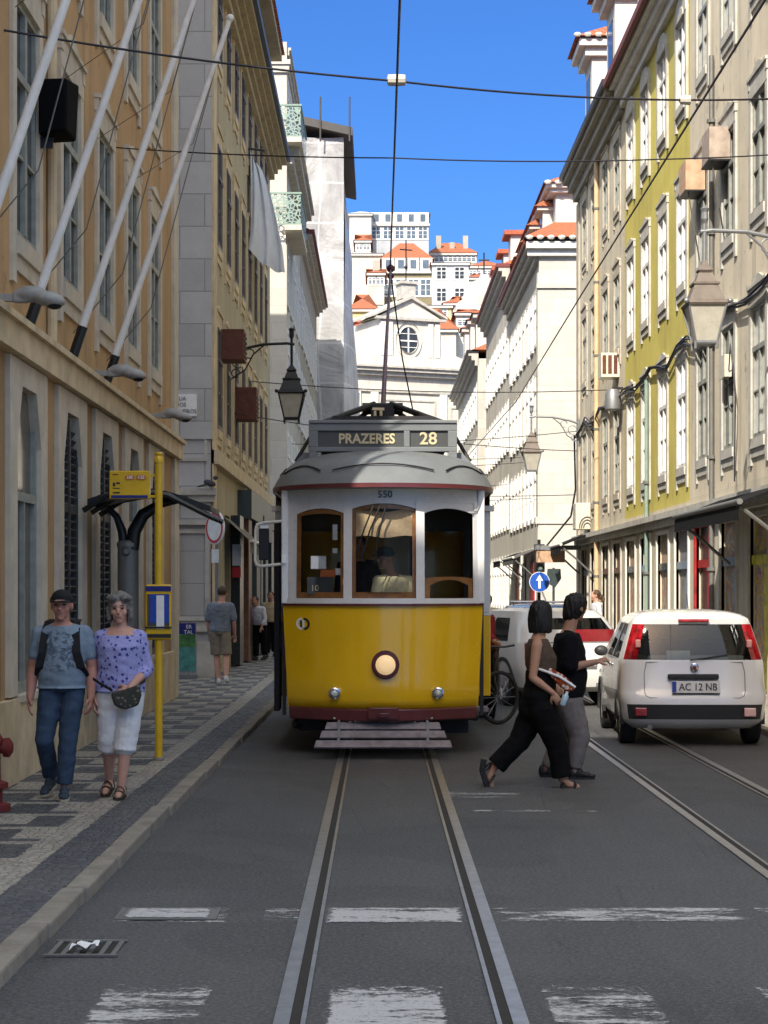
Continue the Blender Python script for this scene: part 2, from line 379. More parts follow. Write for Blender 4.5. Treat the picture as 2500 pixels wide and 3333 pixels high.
# road markings, and patches of reflected light laid as pale paint
worn_paint('road_paint', .46, .58, (.48, .47, .45)); worn_paint('road_paint_good', .37, .47, (.47, .46, .45)); worn_paint('road_paint_faint', .5, .62, (.5, .5, .48))
def mark(x0, x1, y0, y1, m, name='road_marking'):
    g = MB(); g.quad((x0, y0, .004), (x1, y0, .004), (x1, y1, .004), (x0, y1, .004)); struct(g.build(name, M[m]))
for i, (a, b) in enumerate(((-1.2, -.72), (-.22, .28), (.70, 1.18), (1.65, 2.13), (2.55, 3.0), (3.5, 3.95))):
    mark(a, b, 3.6, 8.4, 'road_paint_good' if i in (1,) else 'road_paint')
mark(-.29, .455, 9.95, 10.42, 'road_paint_good'); mark(.62, 1.98, 9.98, 10.42, 'road_paint'); mark(2.05, 2.30, 9.98, 10.42, 'road_paint_faint'); mark(3.45, 4.4, 9.98, 10.4, 'road_paint_faint')
mark(-1.42, -.80, 9.95, 10.42, 'road_paint'); mark(-.62, -.42, 10.0, 10.4, 'road_paint_faint')
mark(.72, 1.36, 14.9, 15.02, 'road_paint'); mark(1.5, 1.72, 14.9, 15.02, 'road_paint_faint'); mark(.58, 1.2, 15.9, 16.35, 'road_paint_faint')  # light thrown onto the road, put in as thin pale paint patches

# ---------------------------------------------------------------- building kit
def face(side, c):
    if side == 'L': return lambda u, w, v: (c + w, u, v)
    if side == 'R': return lambda u, w, v: (c - w, u, v)
    return lambda u, w, v: (u, c - w, v)
ROT = {'L': R(90), 'R': R(-90), 'S': 0}
def wall_holes(mb, F, u0, u1, v0, v1, ops, reveal=.2, us=(), mi=0, mr=None):
    U = sorted({u0, u1, *us, *[o[0] for o in ops], *[o[1] for o in ops]}); V = sorted({v0, v1, *[o[2] for o in ops], *[o[3] for o in ops]})
    U = [u for u in U if u0 <= u <= u1]; V = [v for v in V if v0 <= v <= v1]
    for a, b in zip(U, U[1:]):
        run = None
        for c, d in zip(V, V[1:]):
            cu, cv = (a+b)/2, (c+d)/2
            if any(o[0] < cu < o[1] and o[2] < cv < o[3] for o in ops):
                if run is not None: mb.quad(F(a, 0, run), F(b, 0, run), F(b, 0, c), F(a, 0, c), mi); run = None
            elif run is None: run = c
        if run is not None: mb.quad(F(a, 0, run), F(b, 0, run), F(b, 0, V[-1]), F(a, 0, V[-1]), mi)
    mr = mi if mr is None else mr
    for (a, b, c, d) in ops:
        n = [u for u in U if a <= u <= b]
        for p, q in zip(n, n[1:]):
            mb.quad(F(p, 0, c), F(q, 0, c), F(q, -reveal, c), F(p, -reveal, c), mr); mb.quad(F(p, 0, d), F(q, 0, d), F(q, -reveal, d), F(p, -reveal, d), mr)
        mb.quad(F(a, 0, c), F(a, 0, d), F(a, -reveal, d), F(a, -reveal, c), mr); mb.quad(F(b, 0, c), F(b, 0, d), F(b, -reveal, d), F(b, -reveal, c), mr)
TPL = {}
def window_tpl(w, h, frame, pane, trim, style='pombal', rec=.0):
    """meshes of one window, origin at the middle of its sill on the wall face, outward = -Y"""
    key = (round(w, 2), round(h, 2), frame, pane, trim, style)
    if key in TPL: return TPL[key]
    rec = {'thin': -.05, 'flush': -.055}.get(style, rec); W = w / 2; f = MB(); t = .055
    f.box(-W, -W+t, rec, rec+.06, 0, h); f.box(W-t, W, rec, rec+.06, 0, h); f.box(-W+t, W-t, rec, rec+.06, h-t, h); f.box(-W+t, W-t, rec, rec+.06, 0, t+.03)
    f.box(-.045, .045, rec-.012, rec+.05, t+.03, h-t)
    tr = h*.68; f.box(-W+t, W-t, rec-.02, rec+.058, tr-.04, tr+.04)
    for s in (-1, 1):
        for k in (.36, ) if style != 'plain' else (): f.box(s*.045 if s > 0 else -W+t, W-t if s > 0 else -.045, rec+.004, rec+.05, h*k-.015, h*k+.015)
    p = MB(); p.quad((-W, rec+.035, 0), (W, rec+.035, 0), (W, rec+.035, h), (-W, rec+.035, h))
    tm = MB(); j = .17
    if style in ('pombal', 'flush'):
        tm.box(-W-j, -W, -.035, .03, -.42, h); tm.box(W, W+j, -.035, .03, -.42, h)
        tm.box(-W, W, -.06, .03, -.16, .0); tm.box(-W-j, W+j, -.04, .03, h, h+.30)
        tm.box(-W-j-.03, W+j+.03, -.07, .02, h+.30, h+.35)
        tm.prism([(-W+.05, h+.35), (W-.05, h+.35), (.12, h+.47), (-.12, h+.47)], lambda a, b, d: (a, d, b), -.045, .02)
        tm.box(-W-j-.02, -W-.06, -.05, .02, h+.16, h+.299); tm.box(W+.06, W+j+.02, -.05, .02, h+.16, h+.299)
        tm.box(-W, W, -.03, .03, -.30, -.161)
    elif style == 'arched':
        tm.box(-W-j, -W, -.05, .03, -.42, h); tm.box(W, W+j, -.05, .03, -.42, h); tm.box(-W, W, -.075, .10, -.16, 0)
        n = 8; out = [(-W-j, h), (-W-j, h+.05)] + [((W+j)*math.cos(math.pi - math.pi*i/n), h+.05+.38*math.sin(math.pi*i/n)) for i in range(1, n)] + [(W+j, h+.05), (W+j, h)]
        tm.prism(out, lambda a, b, d: (a, d, b), -.06, .03)
        inn = [(W*.86*math.cos(math.pi - math.pi*i/n), h-.02+.24*math.sin(math.pi*i/n)) for i in range(n+1)]
        tm.prism(inn, lambda a, b, d: (a, d, b), -.075, -.05)
        tm.box(-W, W, -.03, .03, -.30, -.161)
    elif style == 'thin':
        for a, b in ((-W-.1, -W), (W, W+.1)): tm.box(a, b, -.03, .03, 0, h)
        tm.box(-W-.14, W+.14, -.07, .1, -.1, 0); tm.box(-W-.1, W+.1, -.03, .03, h, h+.14)
    else:
        tm.box(-W-.06, W+.06, -.05, .1, -.08, 0)
    TPL[key] = (f.mesh('window', M[frame]), p.mesh('pane', M[pane], fix=False), tm.mesh('surround', M[trim])); return TPL[key]
class Bld:
    def __init__(s, name, label, cat, base, group=None):
        s.b = Vector(base); s.o = thing(name, label, cat, base, 0, group)
    def part(s, mb, name, mats, smooth=None, parent=None, **kw):
        o = mb.build(name, mats, parent or s.o, smooth, **kw)
        if parent is None: o.location = -s.b
        return o
    def win(s, side, c, u, v, w, h, frame, pane, trim, style='pombal'):
        f, p, t = window_tpl(w, h, frame, pane, trim, style)
        pos = Vector(face(side, c)(u, 0, v)) - s.b
        o = put('window', f, s.o, pos, (0, 0, ROT[side])); put('pane', p, o); put('surround', t, o); return o
    def wall(s, side, c, u0, u1, v0, v1, mat, cols=(), rows=(), w=1.1, frame='white_frame', panes=('window_glass',), trim='stone_trim', style='pombal', extra=(), skip=(), reveal=.2, mb=None, top_style=None):
        ops = list(extra); F = face(side, c); rr = random.Random(int(abs(u0*10)) + int(v1*7))
        for ci, u in enumerate(cols):
            for ri, (a, b) in enumerate(rows):
                if (ci, ri) in skip: continue
                ops.append((u - w/2, u + w/2, a, b))
                st = top_style if top_style and ri == len(rows) - 1 else style
                s.win(side, c, u, a, w, b - a, frame, rr.choice(panes), trim, st)
        m = mb or MB(); wall_holes(m, F, u0, u1, v0, v1, ops, reveal)
        if mb is None: return s.part(m, 'wall', M[mat] if isinstance(mat, str) else mat)
    def bx(s, name, side, c, mat, *boxes, **kw):
        m = MB(); F = face(side, c)
        for (u0, u1, w0, w1, v0, v1) in boxes: m.box(u0, u1, w0, w1, v0, v1, F)
        return s.part(m, name, M[mat], **kw)
def shell(B, side, c, u0, u1, v1, depth, mat='pale_wall', top=True):
    """the other outside walls and the roof slab behind a street front"""
    F = face(side, c); m = MB(); e = -.001
    m.quad(F(u0, e, 0), F(u0, -depth, 0), F(u0, -depth, v1), F(u0, e, v1)); m.quad(F(u1, e, 0), F(u1, -depth, 0), F(u1, -depth, v1), F(u1, e, v1))
    m.quad(F(u0, -depth, 0), F(u1, -depth, 0), F(u1, -depth, v1), F(u0, -depth, v1)); m.quad(F(u0, e, v1), F(u1, e, v1), F(u1, -depth, v1), F(u0, -depth, v1))
    # dark rooms behind the openings
    m.quad(F(u0 + .01, -.9, 0), F(u1 - .01, -.9, 0), F(u1 - .01, -.9, v1 - .01), F(u0 + .01, -.9, v1 - .01))
    return B.part(m, 'rear_wall', M[mat])
def gable_roof(B, side, c, u0, u1, v, rise, depth, over=.35, mat='roof_tile', hip=2.0):
    F = face(side, c); m = MB(); a, b = u0 - .15, u1 + .15
    p = [F(a, over, v), F(b, over, v), F(b, -depth, v), F(a, -depth, v)]; r = [F(a + hip, -depth/2, v + rise), F(b - hip, -depth/2, v + rise)]
    m.add(p + r, [(0, 1, 5, 4), (2, 3, 4, 5), (1, 2, 5), (3, 0, 4), (0, 3, 2, 1)]); return B.part(m, 'roof', M[mat])
def eave(B, side, c, u0, u1, v, over=.45, mat='stone_trim', fascia='fascia_red', name='cornice', h=.5):
    B.bx(name, side, c, mat, (u0, u1, -.02, over*.30, v - h, v - h*.62), (u0, u1, -.02, over*.62, v - h*.62, v - h*.3), (u0, u1, -.02, over*.92, v - h*.3, v - .06))
    if fascia: B.bx('gutter', side, c, fascia, (u0 - .05, u1 + .05, -.02, over + .06, v - .06, v + .10))

# ---------------------------------------------------------------- left side: ochre building with flagpoles
A = Bld('ochre_building', 'ochre plastered building with pale stone window surrounds and white flagpoles', 'building', (-3.2, 20, 0))
cols = [12.25 + 2.46 * i for i in range(7)]
ag = [(u - .66, u + .66, .82, 3.6) for u in cols[1:]] + [(cols[0] - .66, cols[0] + .66, .82, 3.6)]
m = MB(); F = face('L', -3.2)
A.wall('L', -3.2, 11.0, 29.8, 3.9, 19.5, None, cols, [(4.85, 6.98), (8.3, 10.35), (11.8, 13.6)], 1.12, 'old_frame', ('window_glass', 'pane_warm', 'window_glass'), 'arch_stone', mb=m)
A.part(m, 'wall', M['ochre_plaster'])
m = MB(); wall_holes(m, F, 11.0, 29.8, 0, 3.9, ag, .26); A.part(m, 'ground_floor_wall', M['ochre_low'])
shell(A, 'L', -3.2, 11.0, 29.8, 19.5, 9, 'ochre_plaster'); eave(A, 'L', -3.2, 11.0, 29.8, 19.7, .5, 'arch_stone', 'gutter_blue'); gable_roof(A, 'L', -3.2, 11, 29.8, 19.8, 1.6, 9)
A.bx('string_course', 'L', -3.2, 'band_stone', (11.0, 29.9, -.01, .12, 3.78, 4.02), (11.0, 29.92, -.01, .17, 4.02, 4.08))
A.bx('corner_pilaster', 'L', -3.2, 'arch_stone', (29.25, 29.85, -.01, .06, 0, 3.77), (29.25, 29.85, -.01, .05, 4.09, 19.0))
pl = []
for a, b in zip([11.0] + [u + .66 for u in cols], [u - .66 for u in cols] + [29.25]):
    pl.append((a, b, -.01, .07, 0, .80))
for u in cols: pl.append((u - .66, u + .66, -.01, .068, 0, .78))
A.bx('plinth', 'L', -3.2, 'band_stone', *pl)
# chamfer-headed stone arches of the ground floor, some glazed, some with louvred shutters
def arch_outline(W, h, c): return [(-W, 0), (-W, h - c), (-W + c * .8, h), (W - c * .8, h), (W, h - c), (W, 0)]
def arch_tpl(kind):
    tm = MB(); W, h = .66, 2.78; i = arch_outline(.58, h - .05, .5); ow = .92; hh = 2.95
    P = lambda a, b, d: (a, d, b)
    tm.prism([(-ow, 0), (-ow, hh), (-W + .32, hh), (-W + .32, h - .05), (i[1][0], i[1][1]), (i[0][0], 0)], P, -.045, .24)
    tm.prism([(ow, 0), (ow, hh), (W - .32, hh), (W - .32, h - .05), (i[4][0], i[4][1]), (i[5][0], 0)], P, -.045, .24)
    tm.prism([(-W + .321, h - .05), (-W + .321, hh), (W - .321, hh), (W - .321, h - .05)], P, -.045, .24)
    tm.box(-.58, .58, -.09, .24, -.06, .0)
    f = MB(); p = MB()
    f.box(-.58, -.50, .0, .06, 0, h - .1); f.box(.50, .58, .0, .06, 0, h - .1); f.box(-.5, .5, .0, .06, 1.72, 1.80); f.box(-.5, .5, .0, .06, 0, .1)
    if kind == 'louvre':
        f.box(-.03, .03, -.01, .05, .1, h - .1)
        for s in (-1, 1):
            z = .14
            while z < 2.6:
                f.add([(s*.04, .05, z), (s*.49, .05, z), (s*.49, .0, z + .05), (s*.04, .0, z + .05), (s*.04, .062, z + .012), (s*.49, .062, z + .012), (s*.49, .012, z + .062), (s*.04, .012, z + .062)],
                      [(0, 1, 2, 3), (4, 5, 6, 7), (0, 1, 5, 4), (2, 3, 7, 6)]); z += .085
    else: f.box(-.02, .02, .005, .055, .1, 1.72)
    p.quad((-.6, .045 if kind == 'glass' else .07, 0), (.6, .045 if kind == 'glass' else .07, 0), (.6, .045 if kind == 'glass' else .07, h), (-.6, .045 if kind == 'glass' else .07, h))
    return (f.mesh('window', M['louvre' if kind == 'louvre' else 'old_frame']), p.mesh('pane', M['black_paint' if kind == 'louvre' else 'pane_warm']), tm.mesh('surround', M['arch_stone']))
AT = {k: arch_tpl(k) for k in ('louvre', 'glass')}
for i, u in enumerate(cols):
    f, p, t = AT['glass' if i in (0, 1, 2, 5) else 'louvre']
    o = put('window', f, A.o, Vector((-3.2, u, .82)) - A.b, (0, 0, R(90))); put('pane', p, o); put('surround', t, o)

# corner block behind and to the left of the camera (throws the shade over the crossing)
Z = Bld('corner_building', 'tall plastered corner building across the side street beside the crossing', 'building', (-3.4, -30, 0))
Z.wall('L', -3.4, -70, -1.0, 0, 20.6, 'grey_beige', [-66 + 3 * i for i in range(21)], [(4.8, 6.9), (8.4, 10.4), (12, 14), (15.6, 17.4)])
Z.wall('S', -70, -24, -3.4, 0, 20.6, 'grey_beige'); m = MB()
m.quad((-3.401, -1, 0), (-24, -1, 0), (-24, -1, 20.6), (-3.401, -1, 20.6)); m.quad((-24, -70, 0), (-24, -1, 0), (-24, -1, 20.6), (-24, -70, 20.6)); m.quad((-3.4, -70, 20.6), (-24, -70, 20.6), (-24, -1, 20.6), (-3.4, -1, 20.6)); Z.part(m, 'rear_wall', M['grey_beige'])

# ---------------------------------------------------------------- left side: stone-cornered building with the broad eave
B = Bld('stone_cornered_building', 'weathered beige building with pale ashlar side wall and broad wooden eave', 'building', (-3.2, 46, 0))
bc = [37.75 + 2.2 * i for i in range(8)]
B.wall('L', -3.2, 36.3, 55.8, 4.3, 14.4, 'yellow_beige', bc, [(4.9, 6.9), (8.5, 10.5), (12.2, 13.7)], .98, 'dark_frame', ('window_glass', 'window_glass', 'pane_warm'), 'band_stone', 'flush')
B.wall('L', -3.2, 36.3, 55.8, 0, 4.3, 'yellow_beige', extra=[(37.2 + 2.2*i, 38.6 + 2.2*i, .1, 3.3) for i in range(8)], reveal=.35)
m = MB(); F = face('L', -3.2)
for i in range(8): m.quad(F(37.1 + 2.2*i, -.34, 0), F(38.7 + 2.2*i, -.34, 0), F(38.7 + 2.2*i, -.34, 3.4), F(37.1 + 2.2*i, -.34, 3.4))
B.part(m, 'shop_window', M['shop_dark'])
shell(B, 'L', -3.2, 36.302, 55.798, 14.4, 8, 'grey_stucco')
B.wall('S', 36.3, -9, -3.19, 0, 14.4, 'grey_ashlar')
B.bx('pilaster', 'S', 36.3, 'grey_ashlar', (-3.95, -3.19, 0, .05, 4.62, 14.1), )
B.bx('corner_pilaster', 'L', -3.2, 'band_stone', (36.3, 36.95, -.01, .05, .9, 14.0))
B.bx('panel_moulding', 'S', 36.3, 'grey_trim', (-9, -3.1, -.01, .16, 3.55, 3.67), (-9, -3.13, -.01, .09, 3.42, 3.549), (-9, -3.12, -.01, .12, 2.98, 3.06), (-9, -3.14, -.01, .08, .94, 1.06), (-9, -3.14, -.01, .07, 0, .75),
     (-3.88, -3.80, -.01, .045, 1.15, 2.9), (-3.32, -3.24, -.01, .045, 1.15, 2.9), (-3.80, -3.32, -.01, .045, 2.82, 2.9), (-3.80, -3.32, -.01, .045, 1.15, 1.23),
     (-3.92, -3.86, -.01, .04, 4.2, 5.3), (-3.34, -3.28, -.01, .04, 4.2, 5.3), (-3.86, -3.34, -.01, .04, 5.24, 5.3), (-3.86, -3.34, -.01, .04, 4.2, 4.26))
F = face('L', -3.2); m = MB()
for k, (w0, w1, z0, z1) in enumerate(((-.02, .14, 13.78, 13.95), (-.02, .24, 13.95, 14.08), (-.02, .36, 14.08, 14.2), (-.02, .50, 14.2, 14.32))): m.box(36.3 + k*.003, 55.8 - k*.003, w0, w1, z0, z1, F)
B.part(m, 'cornice', M['yellow_beige']); B.bx('gutter', 'L', -3.2, 'gutter_blue', (36.2, 55.9, .0, .60, 14.32, 14.5))
B.bx('attic_storey', 'L', -3.2, 'attic_blue', (37.0, 54.2, -3.5, .10, 14.5, 16.9)); B.bx('attic_eave', 'L', -3.2, 'yellow_beige', (36.6, 54.5, -3.7, .42, 16.9, 17.12)); 
gable_roof(B, 'L', -3.2, 36.6, 54.5, 17.12, 1.0, 3.6, .5)
for i_, (y_, c_) in enumerate(((41.6, 'shop_dark'), (43.9, 'brown_wood'), (46.3, 'shop_green'), (48.4, 'shop_dark'), (50.4, 'shop_green'), (52.6, 'shop_dark'), (54.9, 'shop_green'))): B.bx('shop_pilaster', 'L', -3.2, c_, (y_ - .55, y_ + .55, -.01, .20 + .03*(i_ % 3), .115, 3.35))
B.bx('shop_fascia', 'L', -3.2, 'shop_green', (43.0, 55.7, -.01, .32, 3.36, 4.0))
B.bx('string_course', 'L', -3.2, 'band_stone', (36.3, 55.8, -.01, .14, 4.15, 4.42))

# left side beyond the second side street
Cc = Bld('white_balcony_building', 'tall white building with green iron corner balconies', 'building', (-3.05, 67, 0))
cc = [63.4, 65.7, 68.0, 70.3, 72.4]
Cc.wall('L', -3.05, 62, 73.5, 0, 16.3, 'pale_wall', cc, [(1.0, 3.3), (4.6, 6.9), (8.0, 10.3), (11.2, 13.5)], 1.05, 'white_frame', ('window_glass', 'pane_sky'), 'white_trim', 'thin')
Cc.wall('L', -3.05, 62, 73.5, 16.3, 19.4, 'white_wall', cc, [(16.7, 18.6)], .95, 'white_frame', ('window_glass',), 'white_trim', 'thin')
shell(Cc, 'L', -3.05, 62.002, 73.5, 19.4, 8, 'white_wall'); Cc.wall('S', 62, -9, -3.04, 0, 19.4, 'white_wall', [-5.2], [(4.6, 6.9), (8.0, 10.3), (11.2, 13.5)], 1.0, 'white_frame', ('window_glass',), 'white_trim', 'thin')
Cc.bx('corner_pilaster', 'S', 62, 'white_ashlar', (-3.95, -3.0, 0, .07, 0, 13.0), (-3.9, -3.0, 0, .07, 14.0, 18.6), (-4.0, -2.92, 0, .16, 18.6, 18.85), (-4.05, -2.88, 0, .22, 18.85, 19.0), (-3.95, -3.0, 0, .10, 19.0, 19.6))
Cc.bx('cornice', 'L', -3.05, 'grey_trim', (62.2, 73.5, -.01, .25, 15.7, 16.0), (62.2, 73.5, -.01, .45, 16.0, 16.25), (66.2, 73.7, -.01, .55, 16.25, 16.38)); eave(Cc, 'L', -3.05, 62, 73.5, 19.5, .2, 'grey_trim', None)
def rail_mat():
    t = NT('green_lattice'); vo = t.n('ShaderNodeTexVoronoi', feature='DISTANCE_TO_EDGE'); vo.inputs['Scale'].default_value = 8; t.l(t.coord(), vo.inputs[0]); n = t.noise(20, 3)
    b = t.bsdf(t.mix(n, (.16, .24, .20, 1), (.27, .36, .30, 1)), .5, alpha=t.ramp(vo.outputs['Distance'], .14, .10, 0, 1)); M['green_lattice'] = t.m
rail_mat(); paint('green_iron', (.20, .28, .23), .5); paint('slab_stone', (.55, .50, .40), .8)
for zb in (13.55, 16.4):
    sl = Cc.bx('balcony', 'L', -3.05, 'slab_stone', (61.45, 66.2, 0, .55, zb - .16, zb)); sl2 = MB(); F = face('L', -3.05)
    sl2.box(61.4, 61.45, -.9, .58, zb, zb + .04); 
    m = MB()
    for (a, b) in (((-3.9, 61.48), (-2.53, 61.48)), ((-2.53, 61.48), (-2.53, 66.15))):
        m.quad((a[0], a[1], zb + .04), (b[0], b[1], zb + .04), (b[0], b[1], zb + 1.0), (a[0], a[1], zb + 1.0))
    m2 = MB(); m2.box(-3.9, -2.5, 61.45, 61.5, zb + 1.0, zb + 1.06); m2.box(-2.56, -2.5, 61.5, 66.2, zb + 1.0, zb + 1.06); m2.box(-3.9, -2.5, 61.455, 61.495, zb, zb + .05); m2.box(-2.55, -2.51, 61.5, 66.2, zb, zb + .05)
    r = m.build('railing', M['green_lattice'], sl); r2 = m2.build('handrail', M['green_iron'], sl)
Cd = Bld('red_fascia_building', 'grey fronted building with dark red eave edge beside scaffolding', 'building', (-3.05, 83, 0))
Cd.wall('L', -3.05, 73.5, 93, 0, 15.4, 'grey_stucco', [75 + 2.4*i for i in range(8)], [(1, 3.3), (4.6, 6.9), (8, 10.2), (11.4, 13.5)], 1.05, 'white_frame', ('window_glass',), 'white_trim', 'thin')
shell(Cd, 'L', -3.05, 73.5, 93, 15.4, 8, 'white_wall'); eave(Cd, 'L', -3.05, 73.6, 93, 15.6, .5, 'grey_trim'); gable_roof(Cd, 'L', -3.05, 73.6, 93, 15.7, 1.8, 7)
def sheet_mat(name, col):
    t = NT(name); n = t.noise(.35, 5, .6, None, 1.2); f = t.noise(1.6, 4, .6, t.coord('Object', (1, 1, .5)))
    tc = t.n('ShaderNodeTexCoord'); sp = t.n('ShaderNodeSeparateXYZ'); t.l(tc.outputs['Object'], sp.inputs[0])
    h = t.math('FRACT', t.math('DIVIDE', sp.outputs['Z'], 2.0)); seam = t.math('LESS_THAN', h, .05); uu = t.math('LESS_THAN', t.math('FRACT', t.math('DIVIDE', t.math('ADD', sp.outputs['X'], sp.outputs['Y']), 1.8)), .05); seam = t.math('MAXIMUM', seam, uu)
    c = t.mix(t.ramp(n, .3, .7), sc(col, .62), sc(col, 1.15)); c = t.mix(t.ramp(f, .40, .66, 0, .6), c, sc(col, .55)); c = t.mix(t.math('MULTIPLY', seam, .5), c, sc(col, 1.35))
    t.bsdf(c, .7, 0, t.bump(n, .7, .3), .3); M[name] = t.m
sheet_mat('scaffold_sheet', (.44, .44, .43)); sheet_mat('white_sheet', (.62, .63, .66)); paint('scaffold_dark', (.06, .055, .05), .6)
D = Bld('scaffolded_building', 'building wrapped in translucent white scaffold sheeting', 'building', (-2.5, 100, 0))
m = MB(); rr = random.Random(4)
def grid(mb, P, nu, nv):
    vs = [P(i/nu, j/nv) for j in range(nv+1) for i in range(nu+1)]
    mb.add(vs, [(j*(nu+1)+i, j*(nu+1)+i+1, (j+1)*(nu+1)+i+1, (j+1)*(nu+1)+i) for j in range(nv) for i in range(nu)])
grid(m, lambda a, b: (-9 + 7.25*a, 94.8 - .10*math.sin(a*20)*math.sin(b*26), 24.3*b), 30, 40); D.part(m, 'front_sheeting', M['scaffold_sheet'], 60)
m = MB(); grid(m, lambda a, b: (-1.75 + .62*math.sin(math.pi*min(1, b*1.12))**1.3*min(1, a*9)**.5 + .07*math.sin(b*9 + a*5), 94.8 + 26*a, 22.5*b), 24, 30); D.part(m, 'side_sheeting', M['white_sheet'], 60)
m = MB(); m.box(-9, -1.9, 95.2, 122, 0, 24.2); D.part(m, 'wall', M['grey_stucco'])
m = MB(); m.add([(-9, 94.3, 26.0), (-1.3, 94.3, 24.3), (-1.3, 110, 24.3), (-9, 110, 26.0), (-9, 94.3, 26.4), (-1.3, 94.3, 24.7), (-1.3, 110, 24.7), (-9, 110, 26.4)], [(0, 1, 2, 3), (4, 5, 6, 7), (0, 1, 5, 4), (1, 2, 6, 5), (2, 3, 7, 6), (3, 0, 4, 7)])
D.part(m, 'roof', M['scaffold_dark'])
for x in (-4.4, -2.9, -1.45): 
    m = MB(); m.tube([(x, 94.25, 24.0), (x, 94.25, 26.2)], .045); D.part(m, 'scaffold_pole', M['scaffold_dark'])
for y in ():
    m = MB(); m.tube([(-1.32, y, 19.5), (-1.32, y, 24.6)], .045); D.part(m, 'scaffold_pole', M['scaffold_dark'])
m = MB(); m.box(-9, -1.8, 94.68, 94.72, 0, 13.0); D.part(m, 'lower_hoarding', M['steel_grey']) if False else None

# ---------------------------------------------------------------- right side of the street
rowsR = [(4.15, 6.25), (7.75, 9.6), (11.3, 13.0)]
E = Bld('worn_beige_building', 'worn beige building with peeling plaster and window boxes of air conditioning', 'building', (6, 28, 0))
ec = [35.1 - 2.6*i for i in range(8)]
E.wall('R', 6.0, 14, 36.6, 3.5, 19, 'beige_plaster', ec, rowsR + [(14.8, 16.4)], 1.12, 'old_frame', ('window_glass', 'window_glass', 'pane_curtain'), 'grey_trim')
E.wall('R', 6.0, 14, 36.6, 0, 3.5, 'grey_beige', extra=[(u - .75, u + .75, .1, 3.0) for u in ec], reveal=.22)
shell(E, 'R', 6.0, 14, 36.6, 19, 9, 'beige_plaster'); eave(E, 'R', 6.0, 14, 36.6, 19.2, .4, 'grey_trim', 'fascia_red')
Fb = Bld('yellow_building', 'bright lime yellow building with white framed windows and grey stone surrounds', 'building', (6, 41, 0))
fc = [37.5, 40.0, 42.6, 45.1]
Fb.wall('R', 6.0, 36.6, 46.3, 3.45, 13.9, 'lime_yellow', fc, rowsR, 1.1, 'white_frame', ('pane_curtain', 'pane_curtain', 'pane_sky'), 'grey_trim', top_style='arched')
Fb.wall('R', 6.0, 36.6, 46.3, 0, 3.45, 'grey_beige', extra=[(u - .8, u + .8, .1, 2.9) for u in fc], reveal=.22)
shell(Fb, 'R', 6.0, 36.6, 46.3, 13.9, 9, 'yellow_wall'); eave(Fb, 'R', 6.0, 36.6, 46.3, 14.1, .42, 'white_trim', None, 'cornice', .62)
m = MB(); F = face('R', 6.0); m.add([F(36.6, .5, 14.12), F(46.4, .5, 14.12), F(46.4, -5, 16.6), F(36.6, -5, 16.6), F(36.6, .5, 14.04), F(46.4, .5, 14.04), F(46.4, -5, 16.5), F(36.6, -5, 16.5)], [(0, 1, 2, 3), (4, 5, 6, 7), (0, 1, 5, 4), (1, 2, 6, 5), (0, 3, 7, 4)])
Fb.part(m, 'roof', M['roof_tile'])
Fb.bx('gutter', 'R', 6.0, 'fascia_red', (36.65, 46.4, .42, .53, 13.98, 14.13))
for u, h in ((44.3, 16.9), (39.5, 16.9)):
    Fb.bx('dormer', 'R', 6.0, 'white_wall', (u - .8, u + .8, -3.5, -.15, 14.2, h - .2)); Fb.bx('dormer_eave', 'R', 6.0, 'white_trim', (u - 1.05, u + 1.05, -3.5, .15, h - .2, h - .02))
    m = MB(); F = face('R', 6.0); m.add([F(u - 1.15, .28, h), F(u + 1.15, .28, h), F(u + 1.15, -3.5, h), F(u - 1.15, -3.5, h), F(u - .2, -1.2, h + .7), F(u + .2, -1.2, h + .7), F(u + .2, -3.5, h + .7), F(u - .2, -3.5, h + .7)], [(0, 1, 5, 4), (1, 2, 6, 5), (3, 0, 4, 7), (4, 5, 6, 7)]); Fb.part(m, 'dormer_roof', M['roof_tile'])
    Fb.bx('dormer_window', 'R', 6.0, 'window_glass', (u - .45, u + .45, -.16, -.13, 14.9, 16.2))
G = Bld('grey_beige_building', 'narrow grey beige building with cream downpipe and dark projecting eave', 'building', (6, 51, 0))
gc = [47.7, 50.1, 52.8, 55.2]
G.wall('R', 6.0, 46.3, 57.2, 3.45, 13.9, 'grey_beige', gc, rowsR, 1.05, 'old_frame', ('window_glass', 'pane_sky', 'window_glass'), 'stone_trim')
G.wall('R', 6.0, 46.3, 57.2, 0, 3.45, 'grey_beige', extra=[(u - .75, u + .75, .1, 2.9) for u in gc], reveal=.22)
shell(G, 'R', 6.0, 46.3, 57.2, 13.9, 9, 'grey_beige'); eave(G, 'R', 6.0, 46.35, 57.2, 14.1, .5, 'grey_stucco', 'black_paint', 'cornice', .7); gable_roof(G, 'R', 6.0, 46.6, 57.2, 14.2, 1.6, 8)
